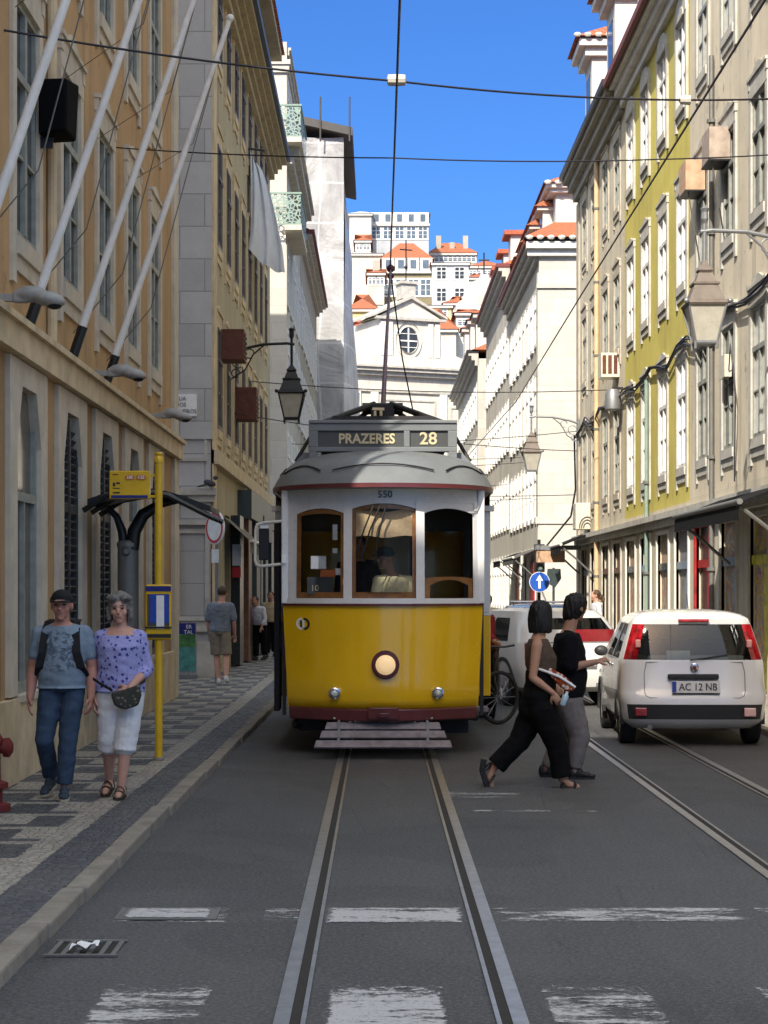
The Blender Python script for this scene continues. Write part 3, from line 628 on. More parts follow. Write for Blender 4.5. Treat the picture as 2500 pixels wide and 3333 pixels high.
for u in (49.9, 55.2):
    h = 17.5; G.bx('dormer', 'R', 6.0, 'white_wall', (u - .85, u + .85, -3.5, -.10, 14.2, h - .25)); G.bx('dormer_cornice', 'R', 6.0, 'white_trim', (u - 1.0, u + 1.0, -3.5, .10, h - .5, h - .25), (u - 1.15, u + 1.15, -3.5, .28, h - .25, h - .05))
    m = MB(); F = face('R', 6.0); m.add([F(u - 1.25, .4, h), F(u + 1.25, .4, h), F(u + 1.25, -3.5, h), F(u - 1.25, -3.5, h), F(u - .2, -1.4, h + .8), F(u + .2, -1.4, h + .8), F(u + .2, -3.5, h + .8), F(u - .2, -3.5, h + .8)], [(0, 1, 5, 4), (1, 2, 6, 5), (3, 0, 4, 7), (4, 5, 6, 7), (0, 3, 2, 1)]); G.part(m, 'dormer_roof', M['roof_tile'])
    G.bx('dormer_window', 'R', 6.0, 'window_glass', (u - .45, u + .45, -.11, -.08, 15.0, 16.6)); m = MB()
    for k in range(7): m.ball((5.65 + .3*k, u - 1.24, h + .02), (.11, .08, .07), 8, 4)
    G.part(m, 'tile_edge', M['white_trim'])
G.bx('corner_pilaster', 'R', 6.0, 'stone_trim', (56.6, 57.2, -.01, .05, 0, 13.3))
for Bx, cs, u0, u1 in ((E, ec, 14, 36.6), (Fb, fc, 36.6, 46.3), (G, gc, 46.3, 57.2)):
    Bx.bx('shopfront_cornice', 'R', 6.0, 'grey_trim', (u0 + .003, u1 - .003, -.01, .12, 3.05, 3.2), (u0 + .003, u1 - .003, -.01, .2, 3.2, 3.32))
H = Bld('white_corner_building', 'sunlit white stone corner building with red tiled attic roof', 'building', (6, 78, 0))
hc = [72.2 + 1.95*i for i in range(8)]
H.wall('R', 6.0, 71, 87, 0, 14.2, 'pale_wall', hc, [(.9, 3.2), (4.4, 6.6), (7.8, 9.9), (11.0, 13.0)], .95, 'white_frame', ('window_glass', 'window_glass', 'pane_curtain'), 'white_trim', 'thin')
shell(H, 'R', 6.0, 71.002, 87, 14.2, 10, 'pale_wall'); H.wall('S', 71, 5.99, 16, 0, 14.2, 'white_ashlar')
H.bx('corner_pilaster', 'S', 71, 'white_ashlar', (5.95, 7.75, 0, .06, 0, 4.2), (5.95, 7.75, 0, .06, 4.45, 13.0), (5.9, 7.85, 0, .14, 13.0, 13.16), (5.85, 16, 0, .12, 4.2, 4.45))
H.bx('corner_pilaster', 'R', 6.0, 'white_ashlar', (71.02, 71.7, -.01, .06, 0, 13.6))
eave(H, 'R', 6.0, 71.1, 87, 14.75, .5, 'grey_trim', 'fascia_red', 'cornice', .7); H.bx('side_cornice', 'S', 71, 'white_trim', (5.55, 16, -.01, .2, 14.2, 14.45), (5.5, 16, -.01, .38, 14.45, 14.7))
m = MB(); m.add([(5.42, 70.55, 14.86), (16, 70.55, 14.86), (16, 72.4, 15.75), (6.7, 72.4, 15.75), (5.42, 87.1, 14.86), (6.7, 87.1, 15.75)], [(0, 1, 2, 3), (4, 0, 3, 5)]); H.part(m, 'skirt_roof', M['roof_tile'])
m = MB(); m.box(6.75, 16, 72.4, 87, 15.4, 17.0); H.part(m, 'attic_wall', M['white_wall']); m = MB(); m.box(6.35, 16, 72.0, 87.1, 17.0, 17.18); m.box(6.5, 16, 72.15, 87.1, 16.85, 17.0); H.part(m, 'attic_eave', M['white_trim'])
m = MB(); m.add([(6.25, 71.9, 17.19), (16, 71.9, 17.19), (16, 87.2, 17.19), (6.25, 87.2, 17.19), (9.0, 75.5, 18.7), (14, 75.5, 18.7), (14, 87.2, 18.7), (9.0, 87.2, 18.7)], [(0, 1, 5, 4), (3, 0, 4, 7), (4, 5, 6, 7), (1, 2, 6, 5), (2, 3, 7, 6)]); H.part(m, 'roof', M['roof_tile'])
t_e = MB()
for i in range(26): t_e.ball((5.6 + .4*i, 70.52, 14.83), (.14, .1, .09), 8, 4)
H.part(t_e, 'tile_edge', M['white_trim'])
t_e = MB()
for i in range(24): t_e.ball((6.4 + .4*i, 71.88, 17.17), (.14, .1, .09), 8, 4)
H.part(t_e, 'tile_edge', M['white_trim'])
for u in (74.2, 78.0, 81.8, 85.4):
    H.bx('dormer', 'R', 6.0, 'white_wall', (u - .7, u + .7, -2, -.35, 15.0, 16.55)); m = MB(); F = face('R', 6.0); h = 16.55
    m.add([F(u - .95, .0, h), F(u + .95, .0, h), F(u + .95, -2.5, h), F(u - .95, -2.5, h), F(u, -.9, h + .65), F(u, -2.5, h + .65)], [(0, 1, 4), (1, 2, 5, 4), (3, 0, 4, 5), (0, 3, 2, 1)]); H.part(m, 'dormer_roof', M['roof_tile'])
    H.bx('dormer_eave', 'R', 6.0, 'white_trim', (u - .85, u + .85, -2, -.12, h - .14, h - .01)); H.bx('dormer_window', 'R', 6.0, 'window_glass', (u - .4, u + .4, -.36, -.33, 15.3, 16.2))
I = Bld('dark_eaved_building', 'pale fronted building with dark shadowy eave beyond the white corner building', 'building', (6, 96, 0))
I.wall('R', 6.0, 87, 106, 0, 16.0, 'pale_wall', [88.2 + 2.1*i for i in range(9)], [(.9, 3.2), (4.6, 6.9), (8.2, 10.4), (11.8, 14)], 1.0, 'white_frame', ('window_glass',), 'white_trim', 'thin')
shell(I, 'R', 6.0, 87, 106, 16, 10, 'white_wall'); eave(I, 'R', 6.0, 87.1, 106, 16.6, .55, 'grey_trim', 'fascia_red', 'cornice', .8); gable_roof(I, 'R', 6.0, 87.3, 106, 16.7, 2, 8)
for u in (90, 95, 100): I.bx('dormer', 'R', 6.0, 'white_wall', (u - .8, u + .8, -2.2, -.2, 16.7, 18.4)); I.bx('dormer_roof', 'R', 6.0, 'tile_red', (u - 1.0, u + 1.0, -2.4, .1, 18.4, 18.6))
J = Bld('far_terrace_building', 'far white building with red roofed dormers beside the church', 'building', (5.7, 122, 0))
J.wall('R', 5.7, 109, 136, 0, 15.0, 'pale_wall', [110.5 + 2.6*i for i in range(10)], [(.9, 3.2), (4.6, 6.9), (8.2, 10.4), (11.6, 13.6)], 1.1, 'white_frame', ('window_glass',), 'white_trim', 'thin')
shell(J, 'R', 5.7, 109.002, 136, 15, 10, 'white_wall'); J.wall('S', 109, 5.69, 15, 0, 15.0, 'white_ashlar'); eave(J, 'R', 5.7, 109, 136, 15.4, .6, 'grey_trim', 'black_paint', 'cornice', .8); gable_roof(J, 'R', 5.7, 109, 136, 15.5, 2, 8)
for u, z in ((112, 17.6), (119, 18.2), (127, 18.8)):
    J.bx('dormer', 'R', 5.7, 'white_wall', (u - 1.1, u + 1.1, -3, .0, 15.5, z)); J.bx('dormer_cornice', 'R', 5.7, 'grey_trim', (u - 1.3, u + 1.3, -3, .2, z, z + .25)); m = MB(); F = face('R', 5.7)
    m.add([F(u - 1.4, .3, z + .26), F(u + 1.4, .3, z + .26), F(u + 1.4, -3, z + .26), F(u - 1.4, -3, z + .26), F(u, -1.4, z + 1.0)], [(0, 1, 4), (1, 2, 4), (2, 3, 4), (3, 0, 4)]); J.part(m, 'dormer_roof', M['roof_tile'])
    J.bx('dormer_window', 'R', 5.7, 'window_glass', (u - .45, u + .45, .0, .03, 16.0, z - .5))

# ---------------------------------------------------------------- church closing the street
ch = thing('church', 'white stone church front with pediment, round window and curved volutes', 'church', (2.3, 140, 0), R(24))
def cpart(mb, n, mat, smooth=None, parent=None): return mb.build(n, M[mat], parent or ch, smooth)
m = MB(); m.box(-9, 9, 0, 10, 0, 17.4); cpart(m, 'lower_front', 'church_stone')
m = MB(); m.box(-9.3, 9.3, -.35, 0, 17.4, 17.7); m.box(-9.4, 9.4, -.6, 0, 17.7, 17.95); m.box(-9.5, 9.5, -.75, 0, 17.95, 18.1); m.box(-9.2, 9.2, -.15, 0, 16.2, 16.4); cpart(m, 'entablature', 'grey_trim')
m = MB(); m.box(-9, 9, -.1, .5, 18.1, 18.9); cpart(m, 'parapet', 'church_stone')
m = MB(); m.box(-2.45, 2.45, 0, 5, 18.1, 21.6); cpart(m, 'upper_front', 'church_stone')
for x in (-2.4, -1.85, 1.45, 2.0):
    m = MB(); m.box(x, x + .4, -.14, 0, 18.9, 21.4); cpart(m, 'pilaster', 'white_trim')
for x in (-8.4, -4.6, -3.2, 2.4, 5.2, 8): 
    m = MB(); m.box(x, x + .6, -.14, 0, 6, 16.2); cpart(m, 'pilaster', 'white_trim')
for x0, x1, z0, z1 in ((-7.4, -4.9, 10, 15.2), (-2.3, 2.1, 10, 15.6), (3.3, 5.0, 10, 15.2)):
    m = MB(); t = .12; m.box(x0, x1, -.07, 0, z1, z1 + t); m.box(x0, x0 + t, -.07, 0, z0, z1); m.box(x1 - t, x1, -.07, 0, z0, z1); cpart(m, 'wall_panel', 'grey_trim')
m = MB(); P = lambda a, b, d: (a, d, b)
m.prism([(-2.5, 21.75), (2.5, 21.75), (0, 23.2)], P, -.05, 4); cpart(m, 'pediment', 'church_stone')
m = MB(); m.box(-2.85, 2.85, -.3, .0, 21.55, 21.75)
for s in (-1, 1): m.prism([(0, 23.15), (s*2.95, 21.75), (s*2.95, 21.92), (0, 23.38)], P, -.3, 4)
cpart(m, 'pediment_cornice', 'grey_trim')
m = MB(); m.box(-.55, .55, .2, 1.3, 23.2, 24.3); m.box(-.7, .7, .05, 1.45, 24.3, 24.5); cpart(m, 'pedestal', 'grey_trim')
m = MB(); m.tube([(0, .7, 24.5), (0, .7, 27.6)], .05); m.tube([(-.5, .7, 26.9), (.5, .7, 26.9)], .05); m.ball((0, .7, 25.6), .14); cpart(m, 'iron_cross', 'dark_iron')
for s in (-1, 1):
    m = MB(); n = 10; o = [(s*2.45, 18.9)] + [(s*(2.45 + 2.3*(1 - math.cos(math.pi/2*i/n))), 18.9 + 2.4*(1 - math.sin(math.pi/2*i/n))) for i in range(n+1)]
    m.prism(o, P, 0, .7); cpart(m, 'volute', 'white_trim')
m = MB()
m.lathe([(1.05, -.12), (1.05, .02), (.78, .02), (.78, -.12)], (-.15, 0, 20.1), 'y', 28, 1, 1.25, cap=False); cpart(m, 'round_window', 'white_trim')
r = MB(); r.lathe([(.76, -.03), (.76, .0)], (-.15, 0, 20.1), 'y', 28, 1, 1.22); ow = cpart(r, 'round_pane', 'window_glass')
m = MB(); m.box(-.2, -.1, -.08, -.035, 19.2, 21.0); m.box(-.85, .55, -.08, -.035, 20.0, 20.1); m.box(-.85, .55, -.08, -.035, 20.55, 20.6); m.box(-.85, .55, -.08, -.035, 19.55, 19.6); cpart(m, 'glazing_bar', 'white_frame')
m = MB(); m.add([(-4.5, 5, 18.1), (-4.5, 26, 18.1), (4.5, 26, 18.1), (4.5, 5, 18.1), (0, 5, 22.3), (0, 26, 22.3)], [(0, 1, 5, 4), (2, 3, 4, 5), (0, 4, 3), (1, 2, 5)]); cpart(m, 'nave_roof', 'roof_tile')

# ---------------------------------------------------------------- houses climbing the hill behind
g = MB(); grid(g, lambda a, b: (-120 + 240*a, 165 + 200*b, 30*min(1, b*1.6)), 4, 12); struct(g.build('hill', M['grey_stucco']))
def hill_house(label, x0, x1, yt, yb, Y, wallm, depth=10, wins=(), roof=None, rise=2.0, frame='white_frame', trim='white_trim', mans=None, rz=0, name='hillside_house', pane='pane_sky', ww=1.0, chim=0):
    xa, xb = DX(x0, Y), DX(x1, Y); zt, zb = DZ(yt, Y), DZ(yb, Y) - 6
    b = Bld(name, label, 'house', ((xa+xb)/2, Y, zb), 'houses on the hill behind the church'); b.b = Vector(((xa+xb)/2, Y, zb)); ops = []
    cx = (xa + xb) / 2
    for (n, y0, y1) in wins:
        a, c = DZ(y1, Y), DZ(y0, Y)
        for i in range(n):
            u = xa + (xb - xa)*(i + .5)/n; ops.append((u - ww/2, u + ww/2, a, c)); b.win('S', Y, u, a, ww, c - a, frame, pane, trim, 'thin')
    m = MB(); wall_holes(m, face('S', Y), xa, xb, zb, zt, ops, .2); b.part(m, 'wall', M[wallm])
    m = MB(); m.quad((xa, Y + .001, zb), (xa, Y + depth, zb), (xa, Y + depth, zt), (xa, Y + .001, zt)); m.quad((xb, Y + .001, zb), (xb, Y + depth, zb), (xb, Y + depth, zt), (xb, Y + .001, zt)); m.quad((xa, Y + .001, zt), (xb, Y + .001, zt), (xb, Y + depth, zt), (xa, Y + depth, zt)); b.part(m, 'side_wall', M[wallm])
    b.bx('cornice', 'S', Y, trim, (xa - .15, xb + .15, -.05, .3, zt - .25, zt))
    if mans:
        ym, mw, nw = mans; zm = DZ(ym, Y); m = MB(); m.add([(xa, Y - .1, zt), (xb, Y - .1, zt), (xb - .4, Y + 1.2, zm), (xa + .4, Y + 1.2, zm)], [(0, 1, 2, 3)]); m.quad((xa, Y + .02, zt), (xa, Y + 8, zt), (xa + .4, Y + 8, zm), (xa + .4, Y + 1.2, zm)); m.quad((xb, Y + .02, zt), (xb, Y + 8, zt), (xb - .4, Y + 8, zm), (xb - .4, Y + 1.2, zm)); b.part(m, 'mansard', M[mw])
        for i in range(nw):
            u = xa + (xb - xa)*(i + .5)/nw; hh = (zm - zt)
            m = MB(); m.box(u - .75, u + .75, Y - .12, Y + 1.3, zt + .05, zt + hh*.95); d = b.part(m, 'dormer', M['white_trim']); m = MB(); m.box(u - .34, u + .34, Y - .16, Y - .12, zt + .3, zt + hh*.8); m.build('pane', M[pane], d)
        zt = zm; Yr = Y + 1.0
    else: Yr = Y - .4
    if roof:
        m = MB(); m.add([(xa - .3, Yr, zt + .01), (xb + .3, Yr, zt + .01), (xb + .3, Y + depth, zt + .01), (xa - .3, Y + depth, zt + .01), (xa + 2, Y + depth*.55, zt + rise), (xb - 2, Y + depth*.55, zt + rise)], [(0, 1, 5, 4), (1, 2, 5), (2, 3, 4, 5), (3, 0, 4)]); rf = b.part(m, 'roof', M[roof])
        for k in range(chim):
            u = xa + (xb - xa)*(k + .7)/(chim + .4); m = MB(); m.box(u - .35, u + .35, Y + 2.5, Y + 3.3, zt - .2, zt + rise*.75 + .9*(k % 2 == 0)); m.build('chimney', M['grey_stucco'], rf)
    return b
plaster('slate_white', (.40, .42, .44), .2, .3)
hill_house('big white hilltop house with dormers along its mansard roof', 800, 926, 484, 560, 250, 'slate_white', 12, [(5, 490, 517)], 'white_trim', .8, mans=(458, 'steel_grey', 5), ww=1.2)
hill_house('white hilltop house with plain gable left of the dormered house', 755, 802, 462, 560, 248, 'white_wall', 12, [], 'white_trim', 1.6)
hill_house('grey stone hilltop house with long red roof and chimneys', 928, 1028, 547, 620, 258, 'grey_stucco', 12, [(5, 553, 566)], 'roof_tile', 2.6, chim=3, ww=1.2)
hill_house('olive brown house with four white framed windows and grey mansard', 826, 933, 586, 680, 215, 'olive_wall', 10, [(4, 603, 640)], 'roof_tile', 2.6, mans=(556, 'steel_grey', 4), ww=1.2)
hill_house('cream blank sided house beside the olive brown house', 750, 825, 548, 690, 222, 'cream_wall', 10, [], 'white_trim', .8)
hill_house('bluish white house with two rows of tall windows', 934, 1012, 568, 700, 212, 'blue_white', 9, [(2, 577, 604), (2, 622, 652)], 'roof_tile', .9, ww=1.1, pane='window_glass')
hill_house('yellow house with red roof low beside the scaffolding', 752, 812, 668, 780, 185, 'yellow_wall', 9, [(2, 690, 705)], 'roof_tile', 2.2, ww=.9)
hill_house('pale yellow house half hidden behind the pediment', 800, 975, 660, 760, 190, 'yellow_wall', 9, [(5, 668, 682)], 'tile_red', .4, ww=.8)
hill_house('small house with bright red roof left of the church volute', 758, 800, 745, 800, 168, 'white_wall', 6, [], 'roof_tile', 1.4)
hill_house('house with broad red roof right of the church pediment', 905, 985, 712, 790, 170, 'cream_wall', 9, [], 'roof_tile', 2.6)
hill_house('small red roofed white house under the baroque gable', 985, 1040, 676, 740, 172, 'white_wall', 8, [(2, 690, 705)], 'roof_tile', 1.0, ww=.9)
hill_house('tiny white house with red roof beside the hilltop gable house', 768, 800, 520, 560, 236, 'white_wall', 8, [(2, 528, 540)], 'roof_tile', 1.6, ww=.8)
hill_house('narrow pale house with chimney left above the yellow houses', 795, 830, 590, 640, 206, 'pale_wall', 8, [(2, 600, 615)], 'roof_tile', 1.2, chim=1, ww=.8)
hill_house('white house with terrace wall between grey hilltop house and bluish house', 960, 1030, 575, 640, 236, 'white_wall', 8, [(4, 584, 597)], 'tile_red', .5, ww=.9)
hill_house('cream house behind the red roof right of the pediment', 960, 1022, 655, 720, 200, 'cream_wall', 8, [(3, 664, 680)], 'roof_tile', 1.4, ww=.9)
hill_house('pale house under the baroque gable with a flat terrace', 1000, 1075, 640, 720, 200, 'pale_wall', 8, [(3, 650, 668)], 'white_trim', .4, ww=.9)
hill_house('yellow gabled house with blue window behind the church volute', 765, 800, 705, 760, 176, 'yellow_wall', 8, [(1, 715, 730)], 'tile_red', 1.2, ww=.9)
hill_house('stepped cream house filling the slope right of the bluish house', 1005, 1062, 600, 680, 222, 'cream_wall', 8, [(3, 610, 624), (3, 636, 650)], 'roof_tile', 1.2, ww=.8)
hill_house('pale grey house above the baroque gable on the slope', 1020, 1085, 575, 640, 245, 'pale_wall', 8, [(3, 584, 597)], 'roof_tile', 1.5, ww=1.0)
hill_house('low white house squeezed between cream blank house and olive house', 790, 830, 560, 600, 240, 'white_wall', 6, [(2, 568, 582)], 'roof_tile', 1.2, ww=.9)
bg = thing('baroque_gable_church', 'small white church with curved baroque gable and cross on the hill', 'church', (DX(1046, 178), 178, 8))
k = 178/4100
m = MB(); W = 2.1; o = [(-W*1.25, 0), (-W*1.25, 20.5), (-W, 20.9)] + [(-W*math.cos(math.pi/2*i/6)*.95, 20.9 + 2.0*math.sin(math.pi/2*i/6)) for i in range(6)] + [(-.35, 23.3), (.35, 23.3)] + [(W*math.sin(math.pi/2*i/6)*.95 + .0, 20.9 + 2.0*math.cos(math.pi/2*i/6)) for i in range(1, 7)] + [(W, 20.9), (W*1.25, 20.5), (W*1.25, 0)]
m.prism(o, lambda a, b, d: (a, d, b), 0, 5); m.build('gable_wall', M['white_wall'], bg)
m = MB(); m.box(-W*1.4, W*1.4, -.3, 0, 19.6, 19.9); m.box(-W*1.3, W*1.3, -.2, 0, 17.2, 17.4); m.build('cornice', M['grey_trim'], bg)
m = MB(); m.lathe([(.62, -.08), (.62, 0)], (0, 0, 20.9), 'y', 18); m.build('round_window', M['pale_wall'], bg)
m = MB(); m.tube([(0, .5, 23.3), (0, .5, 25.4)], .07); m.tube([(-.5, .5, 24.7), (.5, .5, 24.7)], .07); m.build('cross', M['dark_iron'], bg)
# ---------------------------------------------------------------- yellow tram
paint('tram_yellow', (.74, .43, .006), .22, var=.05, scale=2, coat=.6); paint('tram_white', (.66, .65, .63), .3, var=.05, scale=2, coat=.3)
paint('tram_maroon', (.10, .022, .024), .35, coat=.3); paint('tram_grey', (.145, .155, .158), .5, var=.12, scale=3, bump=.05); paint('tram_wood', (.20, .085, .025), .35, var=.35, scale=9, coat=.4)
paint('tram_dark', (.015, .014, .014), .6); paint('tram_inside', (.10, .07, .045), .7); paint('tray_wood', (.20, .175, .185), .75, var=.3, scale=12); paint('ivory', (.62, .52, .32), .5)
paint('lettering_cream', (.50, .43, .26), .5); paint('number_black', (.02, .02, .02), .5); paint('board_black', (.055, .058, .055), .45); paint('chrome', (.6, .6, .6), .15, 1)
paint('mirror_frame', (.58, .56, .50), .4); paint('navy_paint', (.006, .007, .012), .6); paint('blind_cloth', (.62, .45, .27), .8, var=.25, scale=5, bump=.6); paint('orange_card', (.55, .13, .03), .6); paint('lens_clear', (.55, .55, .52), .1, coat=1)
emitter('lamp_glow', (1.0, .70, .36), .14)
def tglass():
    t = NT('tram_glass'); g = t.n('ShaderNodeBsdfGlossy'); g.inputs['Roughness'].default_value = .03; tr = t.n('ShaderNodeBsdfTransparent'); tr.inputs[0].default_value = (.78, .8, .8, 1)
    n = t.noise(2, 2); fr = t.n('ShaderNodeFresnel'); fr.inputs[0].default_value = 1.45; bp = t.bump(n, .05, .02); t.l(bp, g.inputs['Normal']); t.l(bp, fr.inputs['Normal'])
    mx = t.n('ShaderNodeMixShader'); t.l(t.math('MULTIPLY', fr.outputs[0], .5), mx.inputs[0]); t.l(tr.outputs[0], mx.inputs[1]); t.l(g.outputs[0], mx.inputs[2]); t.l(mx.outputs[0], t.out.inputs[0]); M['tram_glass'] = t.m
tglass()
T = thing('tram', 'yellow and white vintage tram on route 28 facing the camera', 'tram', (.045, 19.75, 0))
def bow(u): return .50 * (abs(u) / 1.06) ** 2.0
def FT(u, w, v):
    k = 1 - .05 * max(0, 1.6 - v) / 1.1 - .02*max(0, v-2.2)
    return (u * k, bow(u) - w * (1 - .1*abs(u)) + .05 * max(0, 1.0 - v), v)
US = [i * .1 for i in range(-10, 11)] + [-1.06, 1.06]
wins = [(-.92, -.415, 1.655, 2.60), (-.325, .345, 1.655, 2.645), (.435, .96, 1.655, 2.60)]
# white upper front
m = MB(); wall_holes(m, FT, -1.06, 1.06, 1.60, 2.82, wins, .06, US + [.025*i for i in range(-40, 41)])
def arch(a, b, zs, rise, n=14): 
    c, h = (a + b)/2, (b - a)/2
    return [(a + (b - a)*i/n, zs + rise*(1 - ((a + (b - a)*i/n - c)/h)**2)) for i in range(n + 1)]
for (a, b, c, d) in wins:      # fillets that give the openings their arched heads
    ar = arch(a, b, d - .055, .055)
    for (p, q) in zip(ar, ar[1:]): m.quad(FT(p[0], -.001, p[1]), FT(q[0], -.001, q[1]), FT(q[0], -.001, d + .002), FT(p[0], -.001, d + .002)); m.quad(FT(p[0], -.001, p[1]), FT(q[0], -.001, q[1]), FT(q[0], -.06, q[1]), FT(p[0], -.06, p[1]))
m.build('front_window_band', M['tram_white'], T, 35)
def strip(mb, u0, u1, w0, w1, z0, z1, step=.1):
    n = max(1, int((u1 - u0)/step)); 
    rings = []
    for i in range(n + 1):
        u = u0 + (u1 - u0)*i/n; rings.append([FT(u, w0, z0), FT(u, w1, z0), FT(u, w1, z1), FT(u, w0, z1)])
    mb.loft(rings)
m = MB(); strip(m, -1.07, 1.07, 0, .03, 1.60, 1.655); strip(m, -1.06, 1.06, 0, .012, 2.66, 2.68)
for u in (-1.02, -.37, .39, 1.02): strip(m, u - .045, u + .045, 0, .012, 1.656, 2.66, .03)
m.build('window_sill', M['tram_white'], T, 35)
m = MB(); strip(m, -1.075, 1.075, 0, .035, 1.575, 1.598); m.build('belt_moulding', M['tram_maroon'], T, 35)
# yellow dash
m = MB(); n = 26
rows = [(.50, -.02), (.54, .03), (.60, .05), (.80, .035), (.82, .03), (1.2, .012), (1.58, .0)]
vs = [FT(-1.06 + 2.12*i/n, w, z) for z, w in rows for i in range(n + 1)]; k = n + 1
m.add(vs, [(j*k + i, j*k + i + 1, (j+1)*k + i + 1, (j+1)*k + i) for j in range(len(rows) - 1) for i in range(n)]); m.build('dash_panel', M['tram_yellow'], T, 40)
m = MB(); strip(m, -1.055, 1.055, -.03, .07, .375, .505); m.build('bumper', M['tram_maroon'], T, 35, bevel=.015)
m = MB(); strip(m, -.17, .17, .07, .12, .40, .525, .05); strip(m, -.06, .06, .10, .16, .42, .47, .05); m.build('coupler_plate', M['tram_maroon'], T, 35, bevel=.01)
# sides: front vestibule posts, doorway, saloon
ZB = 1.46
for s in (-1, 1):
    m = MB(); m.loft([[(s*(xo - .05), y0 - .0, z), (s*(xo + .004), y0, z), (s*(xo + .004), .60, z), (s*(xo - .05), .60, z)] for xo, y0, z in ((1.012, .535, .5), (1.036, .515, 1.0), (1.062, .50, 1.58))]); m.build('corner_panel', M['tram_yellow'], T)
    m = MB(); m.box(s*1.045 - .035, s*1.045 + .035, .44, .60, 1.6, 2.82); m.build('corner_post', M['tram_white'], T, bevel=.01)
    m = MB(); m.box(s*1.06 - .02, s*1.06 + .02, .60, 1.42, 2.62, 2.82); m.build('door_header', M['tram_white'], T)
    m = MB(); m.box(s*1.06 - .02, s*1.06 + .02, .62, .66, .4, 2.62); (m.box(.975, 1.005, .66, 1.40, .4, 2.6) if s > 0 else None); m.build('folding_door', M['tram_dark'], T)
    m = MB(); m.box(s*1.01 if s > 0 else -1.20, 1.20 if s > 0 else s*1.01, 1.40, 1.52, ZB + .03, 2.62); m.build('bulkhead_post', M['tram_white'], T, bevel=.012)
    m = MB(); m.box(s*1.01 if s > 0 else -1.20, 1.20 if s > 0 else s*1.01, 1.40, 1.52, .56, ZB); m.build('bulkhead_panel', M['tram_yellow'], T, bevel=.012)
    m = MB(); m.box(s*1.0 if s > 0 else -1.21, 1.21 if s > 0 else s*1.0, 1.39, 1.53, ZB, ZB + .03); m.box(s*1.0 if s > 0 else -1.24, 1.24 if s > 0 else s*1.0, 1.36, 1.54, 2.62, 2.68); m.build('belt_moulding', M['tram_maroon' if False else 'tram_white'], T)
    ops = [(1.75 + .78*i, 2.4 + .78*i, ZB + .1, 2.5) for i in range(6)]
    Fs = (lambda s: lambda u, w, v: (s*(1.2 + w), u, v))(s)
    m = MB(); wall_holes(m, Fs, 1.52, 6.9, ZB, 2.82, ops, .05); m.build('side_window_band', M['tram_white'], T)
    m = MB(); m.box(s*1.17 - .03, s*1.17 + .03, 1.52, 6.9, .56, ZB); m.build('side_panel', M['tram_yellow'], T)
    for a, b, c, d in ops:
        m = MB(); m.box(s*1.17 - .012, s*1.17 + .012, a, a + .06, c, d); m.box(s*1.17 - .012, s*1.17 + .012, b - .06, b, c, d); m.box(s*1.17 - .012, s*1.17 + .012, a + .06, b - .06, c, c + .08); m.box(s*1.17 - .012, s*1.17 + .012, a + .06, b - .06, d - .06, d)
        w_ = m.build('side_window', M['tram_wood'], T); m = MB(); m.quad((s*1.165, a, c), (s*1.165, b, c), (s*1.165, b, d), (s*1.165, a, d)); m.build('pane', M['tram_glass'], w_)
m = MB(); m.box(-1.2, 1.2, 6.9, 7.0, .56, 2.82); m.build('rear_bulkhead', M['tram_yellow'], T)
m = MB(); m.box(-1.0, 1.0, .62, 7.0, .62, .68); m.build('floor', M['tram_inside'], T)
m = MB(); m.box(-1.1, 1.1, .5, 7.0, 2.74, 2.78); m.build('ceiling', M['tram_inside'], T)
# saloon partition behind the driver with its door opening
m = MB(); wall_holes(m, lambda u, w, v: (u, 1.5 - w, v), -1.0, 1.0, .68, 2.74, [(-.9, -.45, 1.5, 2.4), (-.3, .3, .7, 2.45), (.45, .9, 1.5, 2.4)], .05); paint('cab_grey', (.07, .07, .062), .6); m.build('cab_partition', M['cab_grey'], T)
m = MB(); m.box(-.06, .06, .52, .72, .68, 1.62); m.lathe([(.13, 1.62), (.13, 1.70), (.05, 1.72)], (0, .62, 0)); m.tube([(0, .62, 1.74), (.16, .50, 1.76)], .014); m.build('controller', M['tram_dark'], T)
